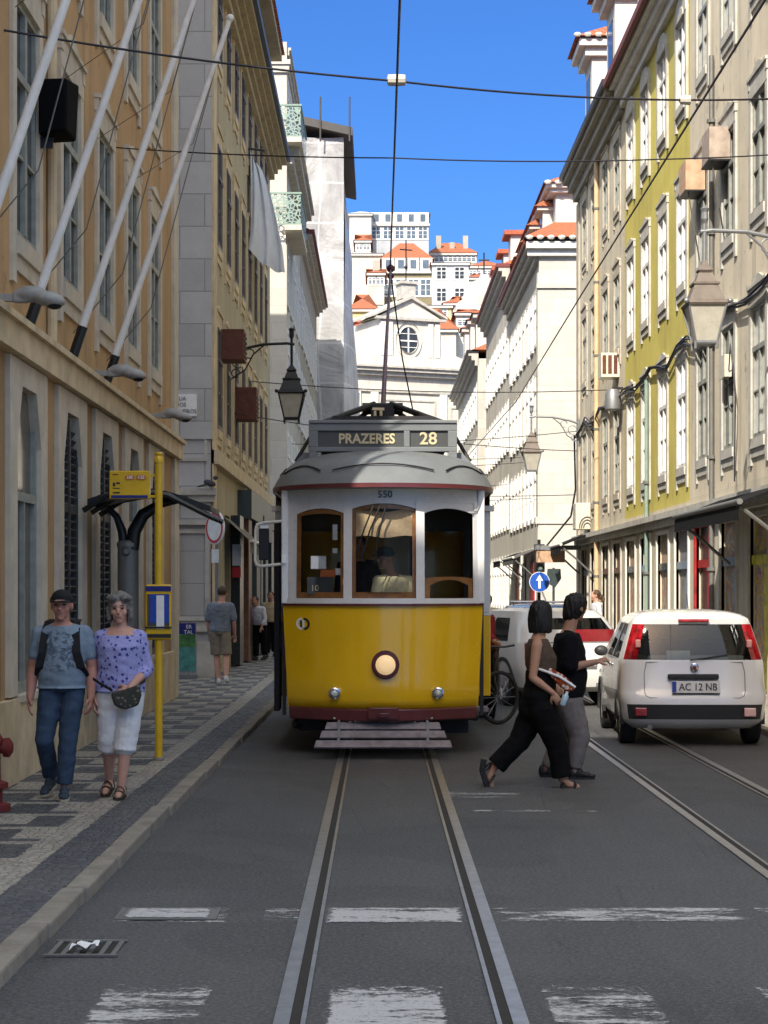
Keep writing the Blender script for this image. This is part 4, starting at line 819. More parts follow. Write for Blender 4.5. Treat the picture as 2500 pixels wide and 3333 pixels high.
# front windows
for i, (a, b, c, d) in enumerate(wins):
    m = MB(); w = .055
    if i < 2:
        oz = arch(a + .004, b - .004, d - .06, .055); iz = arch(a + (.05 if i == 0 else .04), b - (.03 if i == 0 else .04), d - .075, .02)
        out = [(a + .004, c)] + oz + [(b - .004, c)]; inn = [(iz[0][0], c + .065)] + iz + [(iz[-1][0], c + .065)]; nn = len(out)
        for k in range(nn):
            q = (k + 1) % nn; 
            m.quad(FT(out[k][0], -.02, out[k][1]), FT(out[q][0], -.02, out[q][1]), FT(inn[q][0], -.02, inn[q][1]), FT(inn[k][0], -.02, inn[k][1]))
            m.quad(FT(inn[k][0], -.02, inn[k][1]), FT(inn[q][0], -.02, inn[q][1]), FT(inn[q][0], -.06, inn[q][1]), FT(inn[k][0], -.06, inn[k][1]))
        fo = m.build('front_window', M['tram_wood'], T, fix=True)
        p = MB(); gz = arch(a + .03, b - .03, d - .07, .04, 8)
        for (x, y) in zip(gz, gz[1:]): p.quad(FT(x[0], -.045, c + .05), FT(y[0], -.045, c + .05), FT(y[0], -.045, y[1]), FT(x[0], -.045, x[1]))
        p.build('pane', M['tram_glass'], fo, fix=False)
    else:   # lowered sash
        top = arch(a + .004, b - .004, c + .21, .018); iz = arch(a + w, b - w, c + .135, .06); out = [(a + .004, c)] + top + [(b - .004, c)]; inn = [(a + w, c + .0)] + iz + [(b - w, c + .0)]; nn = len(out)
        for k in range(nn):
            q = (k + 1) % nn; m.quad(FT(out[k][0], -.02, out[k][1]), FT(out[q][0], -.02, out[q][1]), FT(inn[q][0], -.02, inn[q][1]), FT(inn[k][0], -.02, inn[k][1])); m.quad(FT(inn[k][0], -.02, inn[k][1]), FT(inn[q][0], -.02, inn[q][1]), FT(inn[q][0], -.06, inn[q][1]), FT(inn[k][0], -.06, inn[k][1]))
        m.build('front_window', M['tram_wood'], T)
m = MB(); grid(m, lambda a, b: (-.29 + .60*a, .10 + .02*math.sin(a*7 + b*5), 2.30 + .27*b + .012*math.sin(a*9)), 14, 6); m.build('sun_blind', M['blind_cloth'], T, 60)
m = MB(); m.box(-.80, -.52, .27, .28, 1.70, 1.88); m.build('route_card', M['board_black'], T); lettering('10', .09, M['lettering_cream'], T, (-.72, .262, 1.76))
m = MB(); m.box(-.66, -.50, .255, .262, 1.88, 1.955); m.build('paper_notice', M['orange_card'], T); m = MB(); m.box(-.76, -.60, .25, .256, 1.965, 2.10); m.build('paper_notice', M['sign_white'], T)
for x, z, w, h in ((-.50, 1.90, .07, .07), (-.53, 2.27, .05, .16), (-.53, 2.13, .05, .05), (-.445, 1.80, .035, .06)):
    m = MB(); m.box(x, x + w, .20, .205, z, z + h); m.build('paper_notice', M['sign_white'], T)
m = MB()
for k, (x0, x1) in enumerate(((-.10, -.22), (-.03, -.16), (.03, -.03))): m.tube([(x0, -.03, 2.62), (x0*.4 + x1*.6 - .03, -.03, 2.36), (x1 - .06, -.01, 2.12 - .05*k)], .010, 6)
m.build('wiper', M['tram_dark'], T)
# lamps and badges on the dash
def FD(u, v, w=0.0): 
    p = FT(u, w, v); return p
def disc(mb, u, v, r0, r1, w0, w1, n=24, a0=0, a1=2*math.pi):
    rg = []
    for i in range(n + (0 if a1 - a0 > 6.2 else 1)):
        a = a0 + (a1 - a0)*i/n; rg.append([FT(u + r*math.cos(a), w, v + r*math.sin(a)) for r, w in ((r0, w0), (r0, w1), (r1, w1), (r1, w0))])
    if a1 - a0 > 6.2: rg.append(rg[0])
    mb.loft(rg, cap=a1 - a0 < 6.2)
m = MB(); disc(m, .025, .965, .105, .135, .0, .085); disc(m, .025, .965, .135, .15, .0, .04); hl = m.build('headlamp', M['tram_maroon'], T, 40)
m = MB(); m.lathe([(.104, -.085), (.085, -.112), (.05, -.126), (.015, -.13)], (.025, 0, .965), 'y', 24); lz = m.build('lens', M['lamp_glow'], hl, 60)
for u in (-.53, .60):
    m = MB(); y = FT(u, .06, .66)[1]; x = FT(u, 0, .66)[0]; m.lathe([(.062, 0), (.062, -.05), (.045, -.055)], (x, y, .665), 'y', 18, cap=False); q = m.build('marker_lamp', M['chrome'], T, 40); m = MB(); m.lathe([(.046, -.03), (.03, -.06), (.008, -.066)], (x, y, .665), 'y', 16); m.build('lens', M['lens_clear'], q, 60)
m = MB(); disc(m, -.865, 1.385, .040, .066, 0, .012, 16, R(90), R(270)); m.box(0, 0, 0, 0, 0, 0); e1 = m.build('round_emblem', M['sign_white'], T)
m = MB(); disc(m, -.845, 1.385, .040, .066, 0, .012, 16, R(-90), R(90)); m.build('emblem_half', M['number_black'], e1)
m = MB(); strip(m, -.885, -.865, 0, .012, 1.345, 1.425, .02); m.build('emblem_half', M['number_black'], e1); m = MB(); strip(m, -.862, -.838, 0, .012, 1.345, 1.425, .02); m.build('emblem_half', M['sign_white'], e1)
m = MB(); disc(m, -.165, .885, .0, .018, 0, .01); m.build('badge', M['number_black'], T)
lettering('550', .105, M['number_black'], T, (0.02, -.012, 2.735))
lettering('4', .05, M['number_black'], T, (-1.13, 1.39, 2.74)) if False else None
# roof: hood with drip rails and raised clerestory
def roof_ring(inset, z, front):
    W = 1.205 - inset; pts = []
    for i in range(25):
        a = math.pi*i/24; x = -W*math.cos(a); e = abs(math.sin(a))**1.0
        pts.append((x, 1.05 - (1.30 - front)*e**.9, z))
    L = 8.35 - inset; return pts + [(W, L, z), (W*.5, L + .5, z), (-W*.5, L + .5, z), (-W, L, z)]
m = MB(); m.loft([roof_ring(.02, 2.80, .02), roof_ring(0, 2.80, 0), roof_ring(0, 2.845, 0)], cap=False); m.build('roof_trim', M['tram_maroon'], T, 30)
prof = [(0.005, 2.846, .005), (.05, 2.93, .06), (.11, 3.02, .14), (.20, 3.10, .26), (.34, 3.165, .44), (.55, 3.215, .68), (.8, 3.24, .9), (1.1, 3.25, 1.05)]
m = MB(); m.loft([roof_ring(.04, 2.80, .04)] + [roof_ring(*p) for p in prof]); m.build('roof', M['tram_grey'], T, 45)
m = MB()
for (a0, a1) in ((62, 118), (20, 54), (126, 160), (3, 16), (164, 177)):   # curved drip rails
    pts = []
    for i in range(15):
        a = R(a0 + (a1 - a0)*i/14); t = 1 - abs(2*i/14 - 1)**2; ins = .085 + .06*t; z = 2.975 + .065*t; W = 1.205 - ins; fr = .085 + .07*t
        pts.append((-W*math.cos(a), 1.05 - (1.30 - fr)*math.sin(a)**.9 - .012, z + .012))
    m.tube(pts, .009, 6)
m.build('drip_rail', M['tram_dark'], T)
# destination box
yb = .72
m = MB(); m.box(-.80, .80, yb, yb + .14, 3.46, 3.54); m.box(-.80, .80, yb - .02, yb + .16, 3.54, 3.575); m.box(-.80, .80, yb, yb + .14, 3.235, 3.285); m.box(-.80, -.70, yb, yb + .14, 3.285, 3.46); m.box(.70, .80, yb, yb + .14, 3.285, 3.46); m.box(.225, .29, yb, yb + .14, 3.285, 3.46)
m.box(-.80, -.71, yb, yb + .1, 3.02, 3.235); m.box(.71, .80, yb, yb + .1, 3.02, 3.235); m.box(.225, .29, yb + .02, yb + .1, 3.1, 3.235); m.build('destination_box', M['tram_grey'], T, bevel=.006)
for x0, x1 in ((-.70, .225), (.29, .70)):
    m = MB(); m.box(x0, x1, yb + .03, yb + .05, 3.285, 3.46); m.build('destination_blind', M['board_black'], T)
lettering('PRAZERES', .148, M['lettering_cream'], T, (-.175, yb + .024, 3.372), sx=.92, bold=.004); lettering('28', .185, M['lettering_cream'], T, (.49, yb + .024, 3.372), sx=1.05, bold=.003)
for s in (-1, 1):
    m = MB(); m.prism([(.80*s, 3.235), (.80*s, 3.08), (1.0*s, 3.08), (.86*s, 3.235)], lambda a, b, d: (a, d, b), yb + .16, yb + .2); m.build('box_gusset', M['tram_grey'], T)
# trolley gear on the roof
m = MB(); m.box(-.55, .55, .95, 3.6, 3.58, 3.64); m.box(-.68, .68, 1.0, 3.4, 3.25, 3.28)
for s in (-1, 1):
    m.tube([(s*.95, 1.0, 3.15), (s*.78, 1.1, 3.45), (s*.62, 1.15, 3.60), (s*.15, 1.2, 3.64)], .022); m.tube([(s*.68, 1.6, 3.62), (s*.10, 2.6, 3.93)], .035); m.tube([(s*.6, 3.6, 3.62), (s*.08, 2.7, 3.92)], .03)
m.build('roof_rack', M['tram_dark'], T)
m = MB(); m.box(-.14, .14, 2.5, 2.9, 3.64, 3.92); m.tube([(-.24, 2.65, 3.88), (.24, 2.65, 3.88)], .07, 12); m.build('trolley_base', M['tram_dark'], T)
m = MB(); 
for x in (-.09, -.02): m.tube([(x, 2.42, 3.66), (x, 2.42, 3.86)], .018, 8)
m.box(-.12, .02, 2.40, 2.44, 3.84, 3.87); m.build('insulator', M['ivory'], T)
m = MB(); m.tube([(0, 2.65, 3.9), (.125, 7.4, 6.33)], [.026, .017], 8); m.ball((.125, 7.42, 6.34), .06); m.ball((.125, 7.4, 6.23), .05); paint('trolley_violet', (.07, .018, .045), .4); m.build('trolley_pole', M['trolley_violet'], T)
m = MB(); m.tube([(.125, 7.4, 6.25), (.30, 7.9, 5.1), (.62, 8.3, 3.6)], .011, 5); m.build('trolley_rope', M['tram_dark'], T)
# mirror on the near side
m = MB(); m.tube([(-1.06, .45, 2.475), (-1.27, .48, 2.46), (-1.345, .5, 2.44), (-1.36, .5, 2.38), (-1.365, .5, 2.06), (-1.35, .5, 2.01), (-1.30, .49, 1.995), (-1.06, .46, 2.02)], .016, 8); mf = m.build('mirror_bracket', M['mirror_frame'], T, 60)
m = MB(); m.box(-1.325, -1.215, .50, .53, 2.06, 2.40); m.build('mirror', M['navy_paint'], mf, bevel=.01); m = MB(); m.box(-1.31, -1.22, .49, .53, 2.40, 2.45); m.build('mirror_cap', M['sign_white'], mf)
m = MB(); m.box(-1.19, -1.125, 1.0, 1.36, .42, 2.5); m.build('open_door_leaf', M['navy_paint'], T, bevel=.01)
m = MB(); m.box(-1.075, -1.035, .40, .46, 2.03, 2.12); m.build('post_clip', M['sign_white'], T)
# underframe, wheels and lifeguard tray
m = MB(); m.box(-.95, .95, .55, 6.9, .40, .62); m.box(-.75, -.45, 1.2, 5, .2, .4); m.box(.45, .75, 1.2, 5, .2, .4); m.box(.62, .92, .7, 1.1, .20, .42); m.box(-.92, -.62, .8, 1.2, .22, .42); m.build('underframe', M['tram_dark'], T)
for y in (2.3, 4.6):
    for s in (-1, 1):
        m = MB(); m.lathe([(.36, -.05), (.38, -.04), (.36, .05), (.1, .06)], (s*.48, y, .37), 'x', 24); m.build('wheel', M['steel_grey'], T)
m = MB()
for k, (y, z, hw) in enumerate(((.02, .335, .585), (-.10, .255, .635), (-.22, .165, .69))):
    m.add([(-hw - .02, y - .05, z - .035), (hw + .02, y - .05, z - .035), (hw, y + .045, z + .028), (-hw, y + .045, z + .028), (-hw - .02, y - .035, z - .05), (hw + .02, y - .035, z - .05), (hw, y + .06, z + .013), (-hw, y + .06, z + .013)], [(0, 1, 2, 3), (4, 5, 6, 7), (0, 1, 5, 4), (1, 2, 6, 5), (2, 3, 7, 6), (3, 0, 4, 7)])
lg = m.build('lifeguard_tray', M['tray_wood'], T)
m = MB()
for x in (-.46, .46): m.tube([(x, .12, .40), (x, -.20, .16)], .018, 6)
m.tube([(-.52, .1, .40), (.52, .1, .40)], .015, 6); m.build('tray_bracket', M['steel_grey'], lg)
m = MB(); m.tube([(.9, .5, .42), (1.0, .55, .40)], .06, 8); m.build('pipe_coupling', M['tram_dark'], T); m = MB(); m.box(.98, 1.15, .9, 1.3, .42, .46); m.build('step', M['tray_wood'], T)
# ---------------------------------------------------------------- cars
paint('car_white', (.70, .70, .69), .18, var=.04, scale=2, coat=.7); paint('car_silver', (.62, .62, .60), .2, var=.04, scale=2, coat=.7); paint('car_red', (.17, .012, .016), .2, coat=.8); paint('car_blue', (.05, .13, .32), .25, coat=.6); paint('cream_paint', (.66, .61, .48), .3, coat=.4)
paint('tyre', (.016, .016, .016), .85, bump=.3); paint('alloy', (.42, .42, .43), .3, .7); paint('trim_black', (.022, .022, .024), .5); paint('seat_cloth', (.05, .05, .055), .9); paint('plate_white', (.70, .70, .68), .35); paint('plate_blue', (.02, .06, .35), .4); paint('lens_red', (.24, .006, .01), .12, coat=1, var=.6, scale=14); paint('lens_pale', (.38, .15, .13), .12, coat=1)
emitter('brake_glow', (1.0, .05, .02), .5); emitter('amber_glow', (1.0, .25, .01), .35); paint('reflector_glow', (.7, .42, .40), .15, coat=1)
def cglass():
    t = NT('car_glass'); g = t.n('ShaderNodeBsdfGlossy'); g.inputs['Roughness'].default_value = .02; tr = t.n('ShaderNodeBsdfTransparent'); tr.inputs[0].default_value = (.55, .60, .58, 1)
    n = t.noise(1.5, 2); fr = t.n('ShaderNodeFresnel'); fr.inputs[0].default_value = 1.5; t.l(t.bump(n, .03, .02), fr.inputs['Normal'])
    mx = t.n('ShaderNodeMixShader'); t.l(t.math('MULTIPLY', fr.outputs[0], 1.2), mx.inputs[0]); t.l(tr.outputs[0], mx.inputs[1]); t.l(g.outputs[0], mx.inputs[2]); t.l(mx.outputs[0], t.out.inputs[0]); M['car_glass'] = t.m
cglass()
def car_ring(z, hw, yr, yf, rr_, rf, bulge=.06, sides=(.12, .2, .34, .47, .50, .63, .76, .88)):
    """plan outline of the body at one height: half from rear centre round to front centre, then mirrored"""
    pts = []; xr, xf = hw - rr_, hw - rf
    by = lambda x: yr - bulge*(1 - (x/hw)**2) + bulge*(1 - (xr/hw)**2)
    for k in range(4): x = xr*k/3; pts.append((x, by(x), z))
    for k in range(1, 5): a = math.pi/2*k/4; pts.append((xr + rr_*math.sin(a), yr + rr_*(1 - math.cos(a)), z))
    y0, y1 = yr + rr_, yf - rf
    for f in sides: y = y0 + (y1 - y0)*f; pts.append((hw, y, z))
    for k in range(0, 4): a = math.pi/2*k/4; pts.append((xf + rf*math.cos(a), y1 + rf*math.sin(a), z))
    for k in range(3, -1, -1): x = xf*k/3; pts.append((x, yf + bulge*(1 - (x/hw)**2) - bulge*(1 - (xf/hw)**2), z))
    return pts + [(-p[0], p[1], p[2]) for p in pts[-2:0:-1]]
def car(name, label, cat, loc, rz, slices, keyf, mats, wheels, group=None, alloy=False):
    t = thing(name, label, cat, loc, rz, group); rings = [car_ring(*s) for s in slices]; n = len(rings[0]); half = (n + 2)//2
    parts = {}
    vs = [v for r in rings for v in r]
    for i in range(len(rings) - 1):
        for j in range(n):
            k = (j + 1) % n; jj = j if j < half - 1 else n - 1 - j     # segment index on the half outline
            key = keyf(i, jj, j >= half - 1)
            parts.setdefault(key, []).append((i*n+j, i*n+k, (i+1)*n+k, (i+1)*n+j))
    parts['body'].append(tuple((len(rings)-1)*n + j for j in range(n))); parts['body'].append(tuple(range(n))[::-1])
    out = {}
    for key, fs in parts.items():
        used = sorted({i for f in fs for i in f}); mp = {a: b for b, a in enumerate(used)}
        m = MB(); m.add([vs[i] for i in used], [tuple(mp[i] for i in f) for f in fs]); nm = key.rstrip('0123456789').rstrip('_')
        out[key] = m.build(nm, mats[key], t, 40, fix=key == 'body')
    for (x, y, r, w) in wheels:
        s = 1 if x > 0 else -1
        m = MB(); m.lathe([(r*.62, -w/2), (r*.93, -w/2), (r, -w*.36), (r, w*.36), (r*.93, w/2), (r*.62, w/2)], (x, y, r), 'x', 28, cap=False); wh = m.build('wheel', M['tyre'], t, 40)
        m = MB(); m.lathe([(r*.63, s*w*.44), (r*.60, s*w*.40), (r*.56, s*w*.1)], (x, y, r), 'x', 24, cap=False); m.lathe([(.05, s*w*.46), (.05, s*w*.1)], (x, y, r), 'x', 10)
        for q in range(5 if alloy else 8):
            a = 2*math.pi*q/(5 if alloy else 8); c_, s_ = math.cos(a), math.sin(a); hw = .045 if alloy else .03
            m.add([(x + s*w*.42, y + c_*.04 - s_*hw, r + s_*.04 + c_*hw), (x + s*w*.42, y + c_*.04 + s_*hw, r + s_*.04 - c_*hw), (x + s*w*.42, y + c_*r*.6 + s_*hw*.7, r + s_*r*.6 - c_*hw*.7), (x + s*w*.42, y + c_*r*.6 - s_*hw*.7, r + s_*r*.6 + c_*hw*.7)], [(0, 1, 2, 3)])
        m.lathe([(r*.6, s*w*.05), (.01, s*w*.05)], (x, y, r), 'x', 20); m.mi = m.mi[:-len(m.mi)] + [0]*len(m.mi); m.build('rim', M['alloy'], wh, 40)
        m = MB(); rg = []
        for q in range(17):
            a = R(-8 + 196*q/16); rg.append([(x + s*(.06), y + (r+.015)*math.cos(a), r + (r+.015)*math.sin(a)), (x + s*(w/2 + .02), y + (r+.015)*math.cos(a), r + (r+.015)*math.sin(a)), (x + s*(w/2 + .022), y + (r+.075)*math.cos(a), r + (r+.075)*math.sin(a)), (x + s*.06, y + (r+.075)*math.cos(a), r + (r+.075)*math.sin(a))])
        m.loft(rg); m.build('wheel_arch', M['trim_black'], t)
    return t, out
# the white hatchback ahead of the crossing
sl = [(.20, .68, .16, 3.50, .2, .25), (.27, .765, .05, 3.60, .22, .3), (.31, .785, .015, 3.62, .20, .3), (.475, .80, .0, 3.65, .18, .32), (.52, .81, .0, 3.64, .18, .32), (.60, .815, .03, 3.62, .2, .34), (.66, .81, .055, 3.58, .22, .34), (.94, .80, .085, 3.35, .24, .36), (.965, .79, .09, 2.95, .25, .3), (1.20, .725, .15, 2.42, .24, .25), (1.36, .675, .21, 2.10, .22, .22), (1.42, .64, .19, 1.98, .2, .22), (1.465, .58, .28, 1.85, .22, .25), (1.50, .46, .48, 1.6, .2, .25), (1.52, .26, .8, 1.4, .1, .1)]
def kf(i, j, mir):
    if 8 <= i <= 9 and j <= 3: return 'rear_window'
    if 8 <= i <= 9 and j in (4, 5): return 'tail_lamp2' if mir else 'tail_lamp'
    if 8 <= i <= 9 and j in (8, 9): return 'side_window4' if mir else 'side_window'
    if 8 <= i <= 9 and j in (10,) : return 'door_pillar2' if mir else 'door_pillar'
    if 8 <= i <= 9 and j in (12, 13): return 'side_window3' if mir else 'side_window2'
    if 8 <= i <= 9 and j >= 17: return 'windscreen'
    if i == 2 and j <= 4: return 'bumper_strip'
    if i == 2 and j > 4: return 'body'
    return 'body'
mt = {'body': M['car_white'], 'rear_window': M['car_glass'], 'windscreen': M['car_glass'], 'bumper_strip': M['trim_black']}
for k in ('side_window', 'side_window2', 'side_window3', 'side_window4'): mt[k] = M['car_glass']
for k in ('door_pillar', 'door_pillar2'): mt[k] = M['trim_black']
for k in ('tail_lamp', 'tail_lamp2'): mt[k] = M['lens_red']
P1, op = car('parked_car', 'white small hatchback with tall red tail lamps beside the right kerb', 'car', (3.50, 21.0, 0), R(-2.2), sl, kf, mt, [(-.70, .62, .29, .17), (.70, .62, .29, .17), (-.72, 2.92, .29, .17), (.72, 2.92, .29, .17)])
def rear_y(z):
    for a, b in zip(sl, sl[1:]):
        if a[0] <= z <= b[0]: f = (z - a[0])/(b[0] - a[0]); return a[2] + (b[2] - a[2])*f - .05
    return 0
m = MB(); m.box(-.30, .26, rear_y(.78) - .035, rear_y(.78) + .02, .752, .812); m.build('tailgate_handle', M['trim_black'], P1, bevel=.012)
m = MB(); m.box(-.255, .27, rear_y(.67) - .03, rear_y(.67) - .014, .605, .735); pl_ = m.build('number_plate', M['plate_white'], P1)
m = MB(); m.box(-.255, -.21, rear_y(.67) - .033, rear_y(.67) - .0301, .61, .73); m.build('plate_band', M['plate_blue'], pl_); m = MB(); m.box(-.255, .27, rear_y(.67) - .034, rear_y(.67) - .0301, .588, .6045); m.build('plate_frame', M['trim_black'], pl_)
lettering('AC 12 NB', .112, M['trim_black'], pl_, (.03, rear_y(.67) - .034, .668), sx=.88)
m = MB(); m.lathe([(.048, .0), (.048, -.018), (.03, -.024)], (-.005, rear_y(.885), .885), 'y', 18); em = m.build('badge', M['chrome'], P1, 40); m = MB(); m.lathe([(.034, -.02), (.01, -.028)], (-.005, rear_y(.885), .885), 'y', 16); paint('badge_red', (.22, .02, .03), .3); m.build('badge_centre', M['badge_red'], em)
for x, q in ((-.60, 'lens_red'), (.60, 'reflector_glow')):
    m = MB(); m.box(x - .065, x + .065, .035, .075, .345, .44); o = m.build('bumper_reflector', M[q], P1, bevel=.01); o.location = (0, -.075, 0)
m = MB(); m.box(-.17, .17, .13, .2, 1.385, 1.42); m.build('high_brake_lamp', M['lens_red'], P1, bevel=.01); 
for s in (-1, 1):
    m = MB(); m.box(s*.57 - .03, s*.57 + .03, .10, .13, 1.10, 1.19); o = m.build('lamp_lens', M['lens_pale'], op['tail_lamp' if s > 0 else 'tail_lamp2'], bevel=.01); o.location = (s*.045, .027, 0)
m = MB(); m.tube([(0, .62, 1.53), (.0, .78, 1.70)], .006, 5); m.build('aerial', M['trim_black'], P1)
m = MB(); m.box(-.62, .62, .5, .8, .8, 1.0); m.box(-.6, .6, .22, .5, .75, .93)
for x in (-.33, .33): m.box(x - .22, x + .22, 1.45, 1.6, .8, 1.16); m.box(x - .12, x + .12, 1.47, 1.57, 1.17, 1.36)
for x in (-.38, 0, .38): m.box(x - .11, x + .11, .72, .80, 1.0, 1.17)
m.build('seats', M['seat_cloth'], P1, bevel=.03); m = MB(); m.box(-.72, .72, .3, 2.6, .35, .6); m.build('cabin_floor', M['seat_cloth'], P1)
m = MB(); m.box(-.28, -.02, .30, .38, .94, 1.06); m.build('parcel', M['steel_grey'], P1)
m = MB(); m.tube([(-.05, rear_y(.96) - .012, .965), (.2, rear_y(1.02) - .01, 1.0), (.38, rear_y(1.02) + .0, 1.03)], .009, 5); m.build('rear_wiper', M['trim_black'], P1)
m = MB(); m.tube([(-.50, .12, .23), (-.50, -.02, .22)], .028, 10); m.build('exhaust_pipe', M['steel_grey'], P1)
for s in (-1, 1):
    for y in (1.28, 1.62) if s < 0 else (1.4,):
        m = MB(); m.box(s*.80 - .018, s*.80 + .018, y, y + .11, .85, .885); m.build('door_handle', M['chrome'], P1, bevel=.008)
    m = MB(); m.ball((s*.86, 2.25, 1.0), (.085, .05, .065), 12, 8); m.build('door_mirror', M['trim_black'], P1, 60)
m = MB(); tl = [(-.53, .94), (.53, .94), (.555, .82), (.555, .62), (.54, .57), (.49, .548), (-.49, .548), (-.54, .57), (-.555, .62), (-.555, .82)]
for a, b in zip(tl, tl[1:] + tl[:1]): m.tube([(a[0], rear_y(a[1]) + .033*(abs(a[0])/.5)**2 + .002, a[1]), (b[0], rear_y(b[1]) + .033*(abs(b[0])/.5)**2 + .002, b[1])], .004, 5)
m.build('tailgate_seam', M['steel_grey'], P1)
# white hatch with red upper tailgate, standing in the sun ahead
sl2 = [(.22, .72, .2, 3.9, .2, .25), (.3, .82, .05, 4.0, .22, .3), (.5, .86, 0, 4.05, .2, .32), (.62, .87, .04, 4.02, .2, .34), (.95, .86, .10, 3.8, .24, .36), (.97, .85, .12, 3.2, .24, .3), (1.15, .80, .25, 2.75, .24, .3), (1.32, .73, .42, 2.4, .24, .25), (1.42, .66, .6, 2.1, .22, .25), (1.46, .4, 1.0, 1.8, .2, .2)]
def kf2(i, j, mir):
    if i == 6 and j <= 3: return 'rear_window'
    if i == 5 and j <= 4 and not mir: return 'tailgate_panel'
    if i == 4 and j <= 4: return 'window_ledge'
    if i in (5, 6) and j in (8, 9, 10, 12, 13): return 'side_window2' if mir else 'side_window'
    if i in (5, 6) and j >= 17: return 'windscreen'
    if i == 3 and j == 4: return 'tail_lamp2' if mir else 'tail_lamp'
    if i == 8: return 'roof_top'
    return 'body'
mt2 = {'body': M['car_white'], 'rear_window': M['car_glass'], 'tailgate_panel': M['car_red'], 'window_ledge': M['steel_grey'], 'side_window': M['car_glass'], 'windscreen': M['car_glass'], 'tail_lamp': M['lens_red'], 'roof_top': M['cream_paint']}
mt2 = {'body': M['car_silver'], 'rear_window': M['car_glass'], 'tailgate_panel': M['car_red'], 'window_ledge': M['steel_grey'], 'side_window': M['car_glass'], 'side_window2': M['car_glass'], 'windscreen': M['car_glass'], 'tail_lamp': M['lens_red'], 'tail_lamp2': M['lens_red'], 'roof_top': M['cream_paint']}
C2, op2 = car('silver_car', 'silver white hatchback with red tailgate and alloy wheels turning behind the crossing couple', 'car', (2.95, 28.1, 0), R(19), sl2, kf2, mt2, [(-.76, .8, .33, .2), (.76, .8, .33, .2), (-.76, 3.2, .33, .2), (.76, 3.2, .33, .2)], None, True)
m = MB(); m.box(-.26, .26, -.07, -.05, .62, .73); m.build('number_plate', M['plate_white'], C2); m = MB(); m.box(-.6, .6, .4, 2.6, .5, .9); m.build('seats', M['seat_cloth'], C2); m = MB(); m.box(.3, .55, -.04, .1, .3, .36); m.build('exhaust_pipe', M['steel_grey'], C2)
# blue van further up the street
def kf4(i, j, mir):
    if i in (5, 6) and j <= 3: return 'rear_window'
    if i in (5, 6) and j in (8, 9, 11, 12): return 'side_window2' if mir else 'side_window'
    if i >= 7: return 'roof_top'
    if i == 4 and j in (4, 5): return 'tail_lamp2' if mir else 'tail_lamp'
    return 'body'
C4_, _ = car('blue_car', 'blue roofed car with glowing red brake lamps behind the silver hatchback', 'car', (3.25, 36.5, 0), R(0), [(a, b*1.02, c, d, e, f) for a, b, c, d, e, f in sl2], kf4, {'body': M['steel_grey'], 'rear_window': M['car_glass'], 'side_window': M['car_glass'], 'side_window2': M['car_glass'], 'roof_top': M['car_blue'], 'tail_lamp': M['brake_glow'], 'tail_lamp2': M['brake_glow']}, [(-.74, .75, .31, .18), (.74, .75, .31, .18)])
m = MB(); m.box(-.22, .22, .55, .62, 1.29, 1.33); m.build('high_brake_lamp', M['brake_glow'], C4_); m = MB()
for y in (.9, 2.0): m.tube([(-.6, y, 1.40), (-.58, y, 1.5), (.58, y, 1.5), (.6, y, 1.40)], .02, 6)
m.build('roof_rack', M['alloy'], C4_)
# bicycle behind the tram's near corner
By = thing('bicycle', 'black bicycle wheeled close behind the right front corner of the tram', 'bicycle', (1.55, 25.1, 0), R(180))
for y, st in ((-.52, 0), (.52, R(-52))):
    m = MB(); rg = []
    for k in range(33):
        a = 2*math.pi*k/32; rg.append([(.026*math.cos(b), (.325 + .026*math.sin(b))*math.cos(a), .35 + (.325 + .026*math.sin(b))*math.sin(a)) for b in [2*math.pi*q/8 for q in range(8)]])
    m.loft(rg, cap=False); w_ = m.build('wheel', M['tyre'], By, 60); w_.location = (0, y, 0); w_.rotation_euler = (0, 0, st); m = MB()
    for k in range(14): a = math.pi*2*k/14; m.tube([(0, 0, .35), (0, .31*math.cos(a), .35 + .31*math.sin(a))], .004, 4)
    m.tube([(-.05, 0, .35), (.05, 0, .35)], .025, 8); m.build('spokes', M['steel_grey'], w_)
m = MB()
for a, b in (((0, -.52, .35), (0, -.10, .34)), ((0, -.52, .35), (0, -.22, .78)), ((0, -.10, .34), (0, -.26, .92)), ((0, -.10, .34), (0, .36, .80)), ((0, -.24, .80), (0, .34, .88)), ((0, .33, .95), (0, .52, .35))): m.tube([a, b], .018, 8)
m.build('frame', M['trim_black'], By)
m = MB(); m.tube([(-.22, .30, 1.02), (-.1, .36, 1.0), (.1, .36, 1.0), (.22, .30, 1.02)], .014, 8); m.tube([(0, .36, 1.0), (0, .33, .9)], .016, 8); m.build('handlebar', M['trim_black'], By); m = MB(); m.ball((0, -.28, .95), (.07, .13, .035)); m.build('saddle', M['trim_black'], By, 60)
